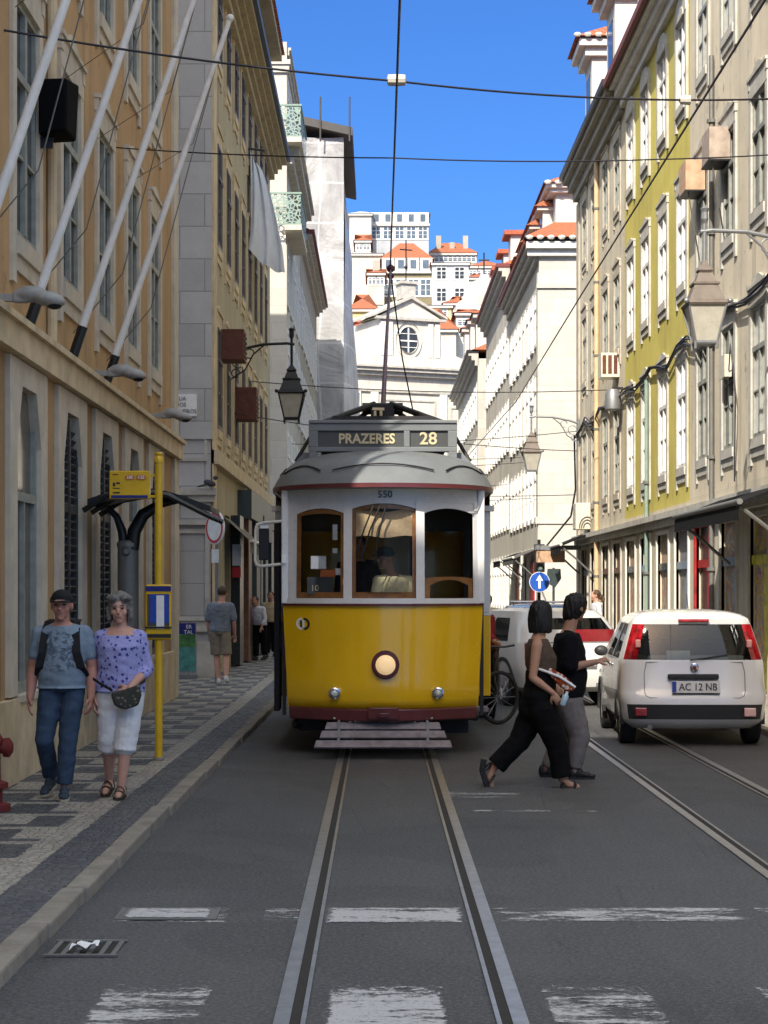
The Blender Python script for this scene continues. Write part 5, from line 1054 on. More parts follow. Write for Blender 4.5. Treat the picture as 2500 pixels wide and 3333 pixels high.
# ---------------------------------------------------------------- people
def ell(mb, c, r, A=(1, 0, 0), Bv=(0, 1, 0), Cv=(0, 0, 1), n=16, k=10):
    t = MB(); t.ball((0, 0, 0), r, n, k); A, Bv, Cv, c = Vector(A), Vector(Bv), Vector(Cv), Vector(c)
    mb.add([c + A*v[0] + Bv*v[1] + Cv*v[2] for v in t.v], t.f); return mb
def limb(mb, pts, rs, n=12):
    for p, q, a, b in zip(pts, pts[1:], rs, rs[1:]): mb.tube([p, q], [a, b], n)
    for p, r in zip(pts, rs): mb.ball(p, r, n, 8)
def remesh(mb, name, mat, voxel, parent, smooth=2, strand=None):
    from mathutils import noise
    if strand is None: strand = .011 if name == 'hair' else (.0055 if 'trousers' in name or name in ('jeans', 'shorts') else (.007 if name in ('tee_shirt', 'blouse', 'shirt', 'jacket') else 0))
    me = mb.mesh(name, mat); o = bpy.data.objects.new('shape', me); COL.objects.link(o)
    r = o.modifiers.new('r', 'REMESH'); r.mode = 'VOXEL'; r.voxel_size = voxel
    if smooth: s = o.modifiers.new('s', 'SMOOTH'); s.factor = .5; s.iterations = smooth
    dg = bpy.context.evaluated_depsgraph_get(); dg.update(); m2 = bpy.data.meshes.new_from_object(o.evaluated_get(dg)); m2.name = name
    bpy.data.objects.remove(o); bpy.data.meshes.remove(me)
    if strand:
        k = (46, 46, 9) if name == 'hair' else (9, 9, 16)
        cs = [v.co.copy() for v in m2.vertices]; ns = [v.vector.copy() for v in m2.vertex_normals]; out = []
        for c_, n_ in zip(cs, ns): out.extend(c_ + n_*strand*(noise.noise((c_.x*k[0], c_.y*k[1], c_.z*k[2])) + .5*noise.noise((c_.x*k[0]*2, c_.y*k[1]*2, c_.z*k[2]*1.5))))
        m2.vertices.foreach_set('co', out)
        m2.update()
    m2.materials.clear(); m2.materials.append(mat); m2.polygons.foreach_set('use_smooth', [True]*len(m2.polygons)); return put(name, m2, parent)
def lerp(a, b, t): return Vector(a) + (Vector(b) - Vector(a))*t
def torso(mb, J, f, wd, infl=0, top=1.0, lo=None):
    """rings from crotch to neck; wd = list of (fraction along pelvis->neck, half width, half depth, forward shift)"""
    r = Vector((-f.y, f.x, 0)); r = Vector((f.y, -f.x, 0)); rings = []
    for (t, w, d, fw) in wd:
        if lo is not None and t < lo: continue
        if t > top: continue
        c = lerp(J['pelvis'], J['neck'], t) + f*fw
        rings.append([c + r*(w + infl)*math.cos(2*math.pi*k/24) + f*(d + infl)*math.sin(2*math.pi*k/24)*(1 if True else 1) for k in range(24)])
    mb.loft(rings)
def hand(mb, wr, d, nrm, curl=.5, side=1, L=.085):
    """palm with four unequal fingers and a thumb; d = direction from the wrist, nrm = back of the hand"""
    d = Vector(d).normalized(); nrm = Vector(nrm); nrm = (nrm - d*nrm.dot(d)).normalized(); s = d.cross(nrm)*side; wr = Vector(wr)
    ell(mb, wr + d*.045, (.036, .052, .017), s, d, nrm)
    for i, (o, ln) in enumerate(((-.027, .062), (-.009, .072), (.009, .068), (.026, .052))):
        b = wr + d*.085 + s*o; c1 = b + (d*math.cos(curl) - nrm*math.sin(curl))*ln*.5; c2 = c1 + (d*math.cos(curl*2) - nrm*math.sin(curl*2))*ln*.5
        limb(mb, [b, c1, c2], [.0105, .0095, .0085], 8)
    b = wr + d*.03 - s*.03; c1 = b + (d*.6 - s*.7 - nrm*.3).normalized()*.035; c2 = c1 + (d*.9 - s*.1 - nrm*.4).normalized()*.03; limb(mb, [b, c1, c2], [.014, .012, .010], 8)
def head(mb, c, f, scale=1.0, tilt=0):
    f = Vector(f).normalized(); r = Vector((f.y, -f.x, 0)); u = Vector((0, 0, 1)); c = Vector(c)
    if tilt: q = Matrix.Rotation(tilt, 3, r); f = q @ f; u = q @ u
    k = scale
    ell(mb, c + u*.02*k, (.076*k, .094*k, .098*k), r, f, u); ell(mb, c - u*.055*k + f*.022*k, (.056*k, .070*k, .062*k), r, f, u)
    ell(mb, c - u*.10*k + f*.055*k, (.030*k, .028*k, .022*k), r, f, u); ell(mb, c - u*.022*k + f*.098*k, (.013*k, .020*k, .024*k), r, f, u); ell(mb, c - u*.033*k + f*.104*k, (.017*k, .014*k, .011*k), r, f, u)
    ell(mb, c + u*.022*k + f*.082*k, (.05*k, .014*k, .012*k), r, f, u)
    for s in (-1, 1): ell(mb, c + r*s*.079*k - u*.01*k - f*.005*k, (.010*k, .022*k, .032*k), r, f, u); ell(mb, c + r*s*.04*k - u*.03*k + f*.06*k, (.024*k, .026*k, .03*k), r, f, u)
    return r, f, u
def face_parts(par, c, r, f, u, k=1.0, brow=None, lip=(.30, .12, .10)):
    c = Vector(c); paint('eye_dark', (.03, .022, .018), .9, spec=.05); paint('lip_%d' % int(lip[0]*100), lip, .6)
    for s in (-1, 1):
        m = MB(); ell(m, c + r*s*.032*k + u*.004*k + f*.089*k, (.014*k, .006*k, .0065*k), r, f, u, 10, 6); m.build('eye', M['eye_dark'], par, 60)
        m = MB(); ell(m, c + r*s*.034*k + u*.027*k + f*.092*k, (.022*k, .006*k, .0055*k), r, f, u, 10, 6); m.build('eyebrow', M[brow or 'eye_dark'], par, 60)
    m = MB(); ell(m, c - u*.064*k + f*.090*k, (.026*k, .008*k, .0065*k), r, f, u, 12, 6); m.build('mouth', M['lip_%d' % int(lip[0]*100)], par, 60)
def body(mb, J, f, wd, arm=1.0, leg=1.0, hk=1.0, tilt=0, curl=(.4, .4), nrm=None, foot=True, hf=None):
    f = Vector(f); r = Vector((f.y, -f.x, 0)); torso(mb, J, f, wd)
    fr = head(mb, J['head'], hf or f, hk, tilt); trap(mb, J, .045*hk, .05*hk); limb(mb, [Vector(J['neck']) - Vector((0, 0, .05)), lerp(J['neck'], J['head'], .75)], [.062*hk, .055*hk])
    for s in 'LR':
        if 'sh' + s in J:
            a, b, c = Vector(J['sh'+s]), Vector(J['el'+s]), Vector(J['wr'+s])
            limb(mb, [a, lerp(a, b, .45), b, lerp(b, c, .3), c], [.056*arm, .050*arm, .040*arm, .042*arm, .028*arm])
            hd = J.get('hd'+s, (c - b)); nv = (nrm or {}).get(s, f); hand(mb, c, hd, nv, curl[0 if s == 'L' else 1], 1 if s == 'L' else -1)
        if 'hip' + s in J:
            a, b, c = Vector(J['hip'+s]), Vector(J['kn'+s]), Vector(J['an'+s])
            limb(mb, [a, lerp(a, b, .5), b, lerp(b, c, .3), c], [.088*leg, .078*leg, .056*leg, .058*leg, .036*leg])
            if foot is True and 'toe'+s in J: t = Vector(J['toe'+s]); limb(mb, [c - Vector((0, 0, .03)), lerp(c, t, .5) - Vector((0, 0, .015)), t], [.036, .034, .026])
    return fr
def trap(mb, J, r0, r1, dz=.02):
    for s in 'LR':
        if 'sh'+s in J:
            n = Vector(J['neck']) - Vector((0, 0, dz)); a = Vector(J['sh'+s]); limb(mb, [lerp(n, a, .12), lerp(n, a, .55), a], [r0, (r0 + r1)/2, r1])
def sleeves(mb, J, frac, r0, r1):
    if frac > .2: trap(mb, J, r0*.78, r0*.92, .045)
    r0 = r0*.93
    for s in 'LR':
        if 'sh'+s in J:
            a, b, c = Vector(J['sh'+s]), Vector(J['el'+s]), Vector(J['wr'+s]); 
            if frac <= 1: limb(mb, [a, lerp(a, b, .5*frac), lerp(a, b, frac)], [r0, (r0+r1)/2, r1]) if frac > .3 else limb(mb, [a, lerp(a, b, frac)], [r0, r1])
            else: limb(mb, [a, lerp(a, b, .6), b, lerp(b, c, frac - 1)], [r0, r0*.9, r1*1.05, r1])
def trousers(mb, J, f, wd, hem, rs, top=.22, infl=.018):
    torso(mb, J, Vector(f), wd, infl, top)
    for s in 'LR':
        if 'hip'+s in J:
            a, b, c = Vector(J['hip'+s]), Vector(J['kn'+s]), Vector(J['an'+s]); e = lerp(b, c, hem - 1) if hem > 1 else lerp(a, b, hem)
            if hem > 1: limb_flat(mb, [a, lerp(a, b, .5), b, lerp(b, e, .5), e], rs)
            else: limb_flat(mb, [a, lerp(a, e, .5), e], rs[:3])
def limb_flat(mb, pts, rs, n=14):
    mb.tube(pts, rs, n)
    for p, r in zip(pts[:-1], rs[:-1]): mb.ball(p, r*.995, n, 8)
def shoe(mb, an, toe, w=.045, h=.05, sole=.018):
    an, toe = Vector(an), Vector(toe); d = (toe - an); d.z = 0; d.normalize(); s = Vector((-d.y, d.x, 0))
    heel = Vector((an.x, an.y, 0)) - d*.05; zt = max(0, toe.z - .03); zh = max(0, an.z - .085)
    L = (Vector((toe.x, toe.y, 0)) - heel).length + .02
    U = (d*L + Vector((0, 0, zt - zh))).normalized(); nrm = s.cross(U)*-1
    if nrm.z < 0: nrm = -nrm
    b = heel + Vector((0, 0, zh + sole)); 
    for (t, ww, hh, tall) in ((.12, .036, .034, .065), (.38, .036, .03, .06), (.66, w, .026, .035), (.86, w*.9, .02, .022)): ell(mb, b + U*L*t + nrm*tall*.6, (ww, L*.2, tall), s, U, nrm)
    return b, U, s, nrm, L
def sole_of(mb, b, U, s, nrm, L, w=.045, h=.02):
    out = [(0, .028), (.03, .036), (.3, .034), (.62, w), (.85, w*.9), (1.0, .02)]; ring = [(t, q) for t, q in out] + [(t, -q) for t, q in out[::-1]]
    mb.prism(ring, lambda t, q, hh: b + U*L*t + s*q + nrm*hh, -h, .004)
paint('hair_grey', (.17, .155, .14), .6, var=.45, scale=40, bump=.6); paint('hair_black', (.0035, .003, .003), .5, var=.3, scale=40, bump=.4); paint('hair_brown', (.07, .042, .022), .6, var=.4, scale=40, bump=.5)
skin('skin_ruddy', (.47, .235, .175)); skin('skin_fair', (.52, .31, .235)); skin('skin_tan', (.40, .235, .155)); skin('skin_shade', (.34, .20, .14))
cloth('tee_grey_blue', (.155, .20, .25)); cloth('jeans', (.04, .062, .10), .35, .6, 7); cloth('cap_black', (.022, .022, .024)); cloth('white_trousers', (.72, .71, .71), .08); cloth('tee_steel', (.17, .20, .245)); cloth('khaki', (.23, .20, .16)); cloth('black_cloth', (.004, .004, .0045), .3); cloth('black_tee', (.004, .0045, .007), .3); cloth('grey_trousers', (.16, .145, .14)); cloth('olive_top', (.085, .06, .045), .4, .5, 30); cloth('cream_shirt', (.80, .70, .44), .12); cloth('white_shirt', (.60, .61, .64), .1); cloth('red_sleeve', (.20, .02, .025)); cloth('tan_jacket', (.38, .30, .19)); cloth('navy_cloth', (.02, .022, .04))
paint('canvas_shoe', (.028, .042, .058), .8); paint('sole_pale', (.42, .36, .27), .8); paint('leather_black', (.012, .011, .011), .5); paint('sandal_brown', (.03, .022, .016), .6); paint('white_shoe', (.62, .62, .60), .6)
spots('floral_print', (.32, .32, .58), (.05, .055, .22), 24, .30, (.15, .16, .40)); spots('bag_print', (.22, .04, .015), (.5, .42, .36), 22, .34, (.55, .12, .02)); spots('bag_dark_print', (.05, .05, .042), (.16, .16, .13), 30, .3, (.02, .02, .02))
def print_tee():
    t = NT('printed_tee'); co = t.coord(); sp = t.n('ShaderNodeSeparateXYZ'); t.l(co, sp.inputs[0]); f = t.noise(9, 4, .6, None, .8)
    a = t.noise(17, 5, .7, None, 1.5); win = t.math('MULTIPLY', t.ramp(t.math('ABSOLUTE', t.math('SUBTRACT', sp.outputs['X'], .02)), .15, .11), t.math('MULTIPLY', t.ramp(sp.outputs['Z'], 1.0, 1.04), t.ramp(sp.outputs['Z'], 1.37, 1.31)))
    c = t.mix(t.ramp(f, .3, .7), (.17, .22, .275, 1), (.235, .29, .345, 1)); c = t.mix(t.math('MULTIPLY', win, t.ramp(a, .50, .56, 0, .8)), c, (.05, .065, .085, 1)); c = t.mix(t.math('MULTIPLY', win, t.ramp(a, .36, .31, 0, .5)), c, (.34, .40, .45, 1))
    t.bsdf(c, .92, 0, t.bump(f, .5, .02), .15); M['printed_tee'] = t.m
print_tee()
ZS = .079      # pavement height
MAN = [(-.10, .10, .10, 0), (0, .165, .115, 0), (.12, .172, .125, .01), (.3, .160, .125, .025), (.5, .168, .122, .02), (.72, .185, .118, .01), (.88, .175, .095, 0), (.96, .11, .07, 0), (1.0, .065, .06, 0)]
WOM = [(-.10, .10, .10, 0), (0, .175, .12, 0), (.12, .182, .128, 0), (.3, .15, .115, .02), (.5, .155, .118, .025), (.68, .168, .13, .02), (.86, .16, .095, 0), (.95, .10, .07, 0), (1.0, .058, .055, 0)]
# ---- man with cap, walking towards the camera
f = Vector((0, -1, 0))
p = thing('person', 'man in black cap, grey printed tee and jeans walking on the pavement', 'person', (DX(125, 15), 15.22, ZS))
J = dict(head=(.0, -.03, 1.545), neck=(0, 0, 1.40), pelvis=(0, 0, .90), shL=(-.178, .0, 1.315), elL=(-.235, .02, 1.05), wrL=(-.25, -.05, .81), shR=(.178, 0, 1.315), elR=(.235, .03, 1.05), wrR=(.232, -.03, .81),
  hipL=(-.09, 0, .88), knL=(-.135, -.06, .47), anL=(-.125, .20, .145), toeL=(-.145, -.03, .04), hipR=(.09, 0, .88), knR=(.055, -.06, .48), anR=(.025, -.06, .09), toeR=(.055, -.27, .03))
m = MB(); fr = body(m, J, f, MAN, 1.16, 1.0, 1.03, 0, (.35, .45), {'L': (-1, -.2, 0), 'R': (1, -.2, 0)}, foot=False); remesh(m, 'body', M['skin_ruddy'], .0075, p); face_parts(p, J['head'], *fr)
m = MB(); torso(m, J, f, [(-.04, .185, .135, 0)] + MAN[1:-1], .022, .985, -.05); sleeves(m, J, .62, .074, .068); remesh(m, 'tee_shirt', M['printed_tee'], .009, p)
m = MB(); trousers(m, J, f, MAN, 1.93, [.098, .090, .076, .072, .066], .16, .016); remesh(m, 'jeans', M['jeans'], .009, p)
for an, toe in ((J['anL'], J['toeL']), (J['anR'], J['toeR'])):
    m = MB(); a = shoe(m, an, toe); o = remesh(m, 'shoe', M['canvas_shoe'], .007, p); m = MB(); sole_of(m, *a); m.build('sole', M['sole_pale'], o)
m = MB(); c = Vector(J['head']); ell(m, c + Vector((0, .008, .055)), (.086, .104, .072)); m.box(c.x - .088, c.x + .088, c.y - .05, c.y + .09, c.z + .02, c.z + .06); o = remesh(m, 'cap', M['cap_black'], .007, p)
m = MB(); br = [(.082*math.cos(R(180 + 180*i/12)), -.085 - .075*math.sin(R(180*i/12))) for i in range(13)]; m.prism(br + [(.07, -.05), (-.07, -.05)], lambda a, b, d: (c.x + a, c.y + b, c.z + .042 + d - (abs(a)/.08)**2*.014 + (b + .085)*.22), -.004, .004); m.build('cap_brim', M['cap_black'], o)
m = MB(); ell(m, c + Vector((0, .03, -.0)), (.080, .075, .05)); m.build('hair', M['hair_grey'], p, 60)
bp = thing('backpack', 'black backpack worn by the man in the cap', 'backpack', (DX(125, 15), 15.34, ZS + .95))
m = MB(); ell(m, (0, .12, .2), (.15, .10, .24)); m.build('bag', M['cap_black'], bp, 60)
for s in (-1, 1):
    m = MB(); path = [(s*.10, .02, .47), (s*.112, -.12, .455), (s*.122, -.235, .36), (s*.135, -.272, .22), (s*.165, -.25, .10), (s*.19, -.14, .02), (s*.16, .05, 0)]
    rg = []
    for i, q in enumerate(path): q = Vector(q); rg.append([q + Vector((-.033, 0, 0)), q + Vector((.033, 0, 0)), q + Vector((.033, .012, .01)), q + Vector((-.033, .012, .01))])
    m.loft(rg); m.build('strap', M['cap_black'], bp)
# ---- woman with grey hair
p = thing('person', 'grey haired woman in lavender floral blouse and white cropped trousers', 'person', (DX(250, 15), 15.27, ZS))
J = dict(head=(.0, -.03, 1.515), neck=(0, 0, 1.375), pelvis=(0.0, 0, .86), shL=(-.158, .0, 1.285), elL=(-.19, .05, 1.03), wrL=(-.20, -.02, .80), shR=(.158, 0, 1.285), elR=(.21, .02, 1.03), wrR=(.105, -.19, .885), hdR=(-1, -.15, -.45),
  hipL=(-.09, 0, .84), knL=(-.095, .03, .46), anL=(-.115, .17, .12), toeL=(-.125, -.0, .035), hipR=(.09, 0, .84), knR=(.05, -.04, .46), anR=(.015, -.06, .085), toeR=(.01, -.22, .03))
m = MB(); fr = body(m, J, f, WOM, 1.05, .92, .98, 0, (.4, .75), {'L': (-1, -.2, 0), 'R': (.3, -1, .5)}); remesh(m, 'body', M['skin_fair'], .0075, p); face_parts(p, J['head'], *fr, .98, 'hair_grey', (.34, .16, .13))
m = MB(); torso(m, J, f, [(-.02, .20, .14, 0)] + WOM[1:-1], .026, .945, -.03); sleeves(m, J, 1.25, .066, .056); remesh(m, 'blouse', M['floral_print'], .009, p)
m = MB(); trousers(m, J, f, WOM, 1.22, [.112, .104, .094, .092, .092], .14, .016); remesh(m, 'cropped_trousers', M['white_trousers'], .009, p)
for an, toe in ((J['anL'], J['toeL']), (J['anR'], J['toeR'])):
    t = MB(); a = shoe(t, an, toe, .042); m = MB(); sole_of(m, *a, h=.018); o = m.build('sandal', M['sandal_brown'], p); b, U, s_, nr, L = a; m = MB()
    for tt, hh, ww in ((.72, .040, .046), (.50, .066, .040), (.14, .085, .040)):
        rg = []
        for i in range(9): q = math.pi*i/8; pp = b + U*L*tt + s_*ww*math.cos(q)*1.12 + nr*hh*1.15*math.sin(q); rg.append([pp - U*.012, pp + U*.012, pp + U*.012 + nr*.008, pp - U*.012 + nr*.008])
        m.loft(rg)
    m.build('straps', M['sandal_brown'], o)
m = MB(); c = Vector(J['head']); ell(m, c + Vector((0, .018, .045)), (.097, .105, .098)); 
for s in (-1, 1): ell(m, c + Vector((s*.082, .02, -.035)), (.026, .06, .085)); ell(m, c + Vector((s*.05, -.06, .085)), (.055, .045, .03))
ell(m, c + Vector((0, .075, -.05)), (.07, .045, .09)); remesh(m, 'hair', M['hair_grey'], .008, p, 4)
hb = thing('waist_bag', 'small dark patterned bag held at the hip of the grey haired woman', 'bag', (DX(262, 15), 15.04, ZS + .80))
m = MB(); m.prism([(-.09, .05), (-.06, -.05), (.02, -.085), (.13, -.05), (.155, .03), (.14, .12), (.03, .08)], lambda a, b, d: (a, d, b), -.03, .03); m.build('pouch', M['bag_dark_print'], hb, bevel=.02)
m = MB(); m.loft([[Vector(q) + Vector(o) for o in ((0, 0, -.012), (0, 0, .012), (0, .01, .012), (0, .01, -.012))] for q in ((-.24, .06, .16), (-.16, -.0, .115), (-.07, -.03, .07))]); m.loft([[Vector(q) + Vector(o) for o in ((0, 0, -.012), (0, 0, .012), (0, .01, .012), (0, .01, -.012))] for q in ((.14, -.0, .12), (.17, .1, .14), (.16, .2, .15))]); m.build('belt', M['leather_black'], hb)
# ---- man seen from behind further along the pavement
Yg = 33.2; fb = Vector((0, 1, 0))
p = thing('person', 'man in steel blue tee and khaki shorts walking away past the corner', 'person', (DX(475, Yg), Yg, ZS))
J = dict(head=(.04, .03, 1.60), neck=(.03, 0, 1.45), pelvis=(0, 0, .93), shL=(.19, 0, 1.37), elL=(.245, -.02, 1.10), wrL=(.25, .10, .88), shR=(-.16, 0, 1.37), elR=(-.21, .03, 1.10), wrR=(-.19, .12, .88),
  hipL=(.09, 0, .9), knL=(.11, -.02, .5), anL=(.13, -.22, .16), toeL=(.14, -.08, .05), hipR=(-.09, 0, .9), knR=(-.06, .05, .5), anR=(-.02, -.02, .09), toeR=(-.03, .14, .03))
m = MB(); body(m, J, fb, MAN, 1, 1.0, foot=False); remesh(m, 'body', M['skin_fair'], .009, p); m = MB(); torso(m, J, fb, MAN[:-1], .026, .96, -.01); sleeves(m, J, .75, .078, .078); remesh(m, 'tee_shirt', M['tee_steel'], .011, p)
m = MB(); trousers(m, J, fb, MAN, .92, [.108, .104, .105], .16, .018); remesh(m, 'shorts', M['khaki'], .011, p)
m = MB(); ell(m, Vector(J['head']) + Vector((0, -.015, .04)), (.085, .098, .09)); remesh(m, 'hair', M['hair_brown'], .01, p, 1)
for an, toe in ((J['anL'], J['toeL']), (J['anR'], J['toeR'])):
    m = MB(); shoe(m, an, toe); remesh(m, 'shoe', M['white_shoe'], .009, p)
# ---- couple crossing the road, seen from the side
Yw = 16.8; fs = Vector((1, 0, 0)); X0 = DX(1165, Yw); k = 4100/Yw
def q(x, y, dy=0): return ((x - 1165)/k, dy, EYE + (1272.8 - y)/k)
p = thing('person', 'woman with black bob, brown sleeveless top and black trousers striding across', 'person', (X0, Yw, 0))
J = dict(head=q(1171, 1329), neck=q(1163, 1372), pelvis=q(1163, 1520), shL=q(1155, 1394, .15), elL=q(1160, 1450, .18), wrL=q(1195, 1480, .12), shR=q(1157, 1394, -.15), elR=q(1147, 1462, -.185), wrR=q(1190, 1494, -.20), hdR=(.5, 0, -.8),
  hipL=q(1160, 1530, .08), knL=q(1122, 1603, .06), anL=q(1066, 1661, .05), toeL=q(1063, 1702, .05), hipR=q(1170, 1530, -.08), knR=q(1203, 1612, -.07), anR=q(1213, 1683, -.06), toeR=q(1243, 1697, -.06))
m = MB(); fr = body(m, J, fs, WOM, .88, .95, .98, 0, (.5, .8), {'R': (0, -1, 0), 'L': (0, 1, 0)}, foot=False, hf=Vector((.8, .6, 0))); limb(m, [J['anL'], q(1058, 1678, .05), q(1062, 1700, .05)], [.034, .034, .026]); limb(m, [J['anR'], q(1228, 1693, -.06), q(1246, 1698, -.06)], [.034, .032, .024]); remesh(m, 'body', M['skin_tan'], .008, p)
m = MB(); torso(m, J, fs, WOM, .014, .965, .34); remesh(m, 'sleeveless_top', M['olive_top'], .009, p)
m = MB(); trousers(m, J, fs, WOM, 1.90, [.135, .118, .098, .092, .092], .52, .022); limb_flat(m, [q(1150, 1530, 0), q(1170, 1560, 0)], [.13, .10]); remesh(m, 'trousers', M['black_cloth'], .009, p)
m = MB(); c = Vector(J['head']); m.loft([[(c.x - .014 + rx*math.cos(2*math.pi*i/20), c.y + .92*rx*math.sin(2*math.pi*i/20), c.z + z) for i in range(20)] for z, rx in ((-.155, .08), (-.15, .10), (-.10, .108), (-.03, .107), (.04, .104), (.085, .092), (.115, .07), (.132, .035))]); remesh(m, 'hair', M['hair_black'], .009, p, 9)
for pts, w in (([(1052, 1640), (1048, 1664), (1056, 1690), (1061, 1704)], .05), ([(1190, 1697), (1212, 1700), (1238, 1702), (1252, 1702)], -.06)):
    m = MB(); a = [Vector(q(x, y, w)) for x, y in pts]; rg = []
    for i, c_ in enumerate(a):
        d_ = (a[min(i+1, 3)] - a[max(i-1, 0)]).normalized(); nn = Vector((d_.z, 0, -d_.x)); nn = nn if nn.z < 0 or w > 0 else -nn
        if w > 0: nn = Vector((-abs(nn.x), 0, nn.z)) if True else nn
        rg.append([c_ + Vector((0, -.045, 0)), c_ + Vector((0, .045, 0)), c_ + Vector((0, .045, 0)) + nn*.05, c_ + Vector((0, -.045, 0)) + nn*.05])
    m.loft(rg); o = m.build('sandal', M['leather_black'], p, bevel=.008); m = MB()
    for i in (1, 2): m.tube([a[i] + Vector((-.0, -.052, 0)), a[i] + Vector((.01 if w < 0 else .035, -.045, .04)), a[i] + Vector((.01 if w < 0 else .05, 0, .055)), a[i] + Vector((.01 if w < 0 else .035, .045, .04)), a[i] + Vector((0, .052, 0))], .014, 6)
    m.build('straps', M['leather_black'], o)
hb = thing('shoulder_bag', 'orange patterned bag under the arm of the woman with the bob', 'bag', (DX(1205, Yw), Yw - .17, EYE + (1272.8 - 1470)/k))
pl = lambda a, b, d: (a/k, d, -b/k)
m = MB(); m.prism([(-28, -22), (-20, -30), (8, -14), (34, 10), (30, 20), (15, 22), (-10, 0)], pl, -.02, .05); m.build('bag', M['bag_print'], hb, bevel=.015); m = MB(); m.tube([(-48/k, .02, 28/k), (-30/k, -.02, 22/k), (0, -.03, 10/k), (33/k, -.02, -12/k)], .012, 6); m.build('bag_edge', M['sign_white'], hb)
bt = thing('bottle', 'small pale blue bottle held by the woman with the bob', 'bottle', (DX(1211, Yw), Yw - .22, EYE + (1272.8 - 1516)/k)); paint('pale_blue', (.35, .48, .55), .2, coat=.5)
m = MB(); m.lathe([(.02, -.02), (.028, -.01), (.028, .07), (.012, .09)], (0, 0, 0)); m.build('bottle_body', M['pale_blue'], bt, 50); m = MB(); m.lathe([(.012, .09), (.012, .11)], (0, 0, 0)); m.build('bottle_cap', M['sign_white'], bt); bt.rotation_euler = (0, R(20), 0)
Ym = 17.6; k = 4100/Ym; XM = DX(1165, Ym)
p = thing('person', 'man in black tee and grey trousers crossing beside the woman with the bob', 'person', (XM, Ym, 0))
J = dict(head=q(1243, 1312), neck=q(1226, 1362), pelvis=q(1226, 1505), shR=q(1228, 1384, -.17), elR=q(1226, 1440, -.20), wrR=q(1284, 1428, -.16), hdR=(.9, .1, .25), shL=q(1224, 1384, .17), elL=q(1216, 1440, .2), wrL=q(1240, 1480, .2),
  hipR=q(1230, 1515, -.08), knR=q(1250, 1590, -.09), anR=q(1238, 1664, -.10), toeR=q(1277, 1680, -.10), hipL=q(1222, 1515, .08), knL=q(1215, 1600, .1), anL=q(1180, 1665, .1), toeL=q(1210, 1685, .1))
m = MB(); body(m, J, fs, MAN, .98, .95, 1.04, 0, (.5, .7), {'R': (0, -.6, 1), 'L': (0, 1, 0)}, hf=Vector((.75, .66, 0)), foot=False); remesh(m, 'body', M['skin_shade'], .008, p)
m = MB(); torso(m, J, fs, MAN[:-1], .034, .97, -.01); sleeves(m, J, .86, .088, .086); remesh(m, 'tee_shirt', M['black_tee'], .009, p)
m = MB(); trousers(m, J, fs, MAN, 1.9, [.118, .112, .098, .082, .062], .16, .016); remesh(m, 'trousers', M['grey_trousers'], .009, p)
m = MB(); c = Vector(J['head']); m.loft([[(c.x + dx_ + rx*math.cos(2*math.pi*i/20), c.y + .9*rx*math.sin(2*math.pi*i/20), c.z + z) for i in range(20)] for z, rx, dx_ in ((-.115, .055, -.05), (-.10, .078, -.04), (-.05, .098, -.02), (.01, .110, -.005), (.06, .109, .0), (.10, .09, 0), (.125, .058, 0), (.135, .03, 0))]); remesh(m, 'hair', M['hair_black'], .009, p, 9)
for an, toe in ((J['anR'], J['toeR']), (J['anL'], J['toeL'])):
    m = MB(); a = shoe(m, an, toe, .046); o = remesh(m, 'shoe', M['leather_black'], .008, p); m = MB(); sole_of(m, *a); m.build('sole', M['leather_black'], o)
# ---- driver and passengers in the tram
p = thing('person', 'tram driver in cream shirt and dark cap behind the centre window', 'person', (.13, 20.42, .66)); fd = Vector((-.8, -.6, 0)).normalized()
J = dict(head=(-.06, -.05, 1.42), neck=(.02, 0, 1.25), pelvis=(.04, .08, .68), shL=(.18, .02, 1.17), elL=(.17, -.14, .92), wrL=(-.02, -.28, .98), shR=(-.13, -.02, 1.17), elR=(-.17, -.17, .95), wrR=(-.12, -.30, .98), hipL=(.10, .06, .66), knL=(.1, -.25, .55), anL=(.1, -.2, .1), toeL=(.08, -.3, .04), hipR=(-.06, .06, .66), knR=(-.08, -.25, .55), anR=(-.08, -.2, .1), toeR=(-.1, -.3, .04))
m = MB(); body(m, J, fd, MAN, 1, 1, 1.0, R(0), (.7, .7)); remesh(m, 'body', M['skin_shade'], .010, p); m = MB(); torso(m, J, fd, MAN[:-1], .035, .96, -.01); sleeves(m, J, 1.3, .078, .062); remesh(m, 'shirt', M['cream_shirt'], .011, p); m = MB(); trousers(m, J, fd, MAN, 1.9, [.1, .095, .08, .075, .07], .16, .018); remesh(m, 'trousers', M['navy_cloth'], .012, p)
m = MB(); c = Vector(J['head']); ell(m, c + Vector((0, 0, .06)), (.10, .10, .07)); ell(m, c + fd*.11 + Vector((0, 0, .03)), (.06, .06, .014)); remesh(m, 'cap', M['cap_black'], .01, p)
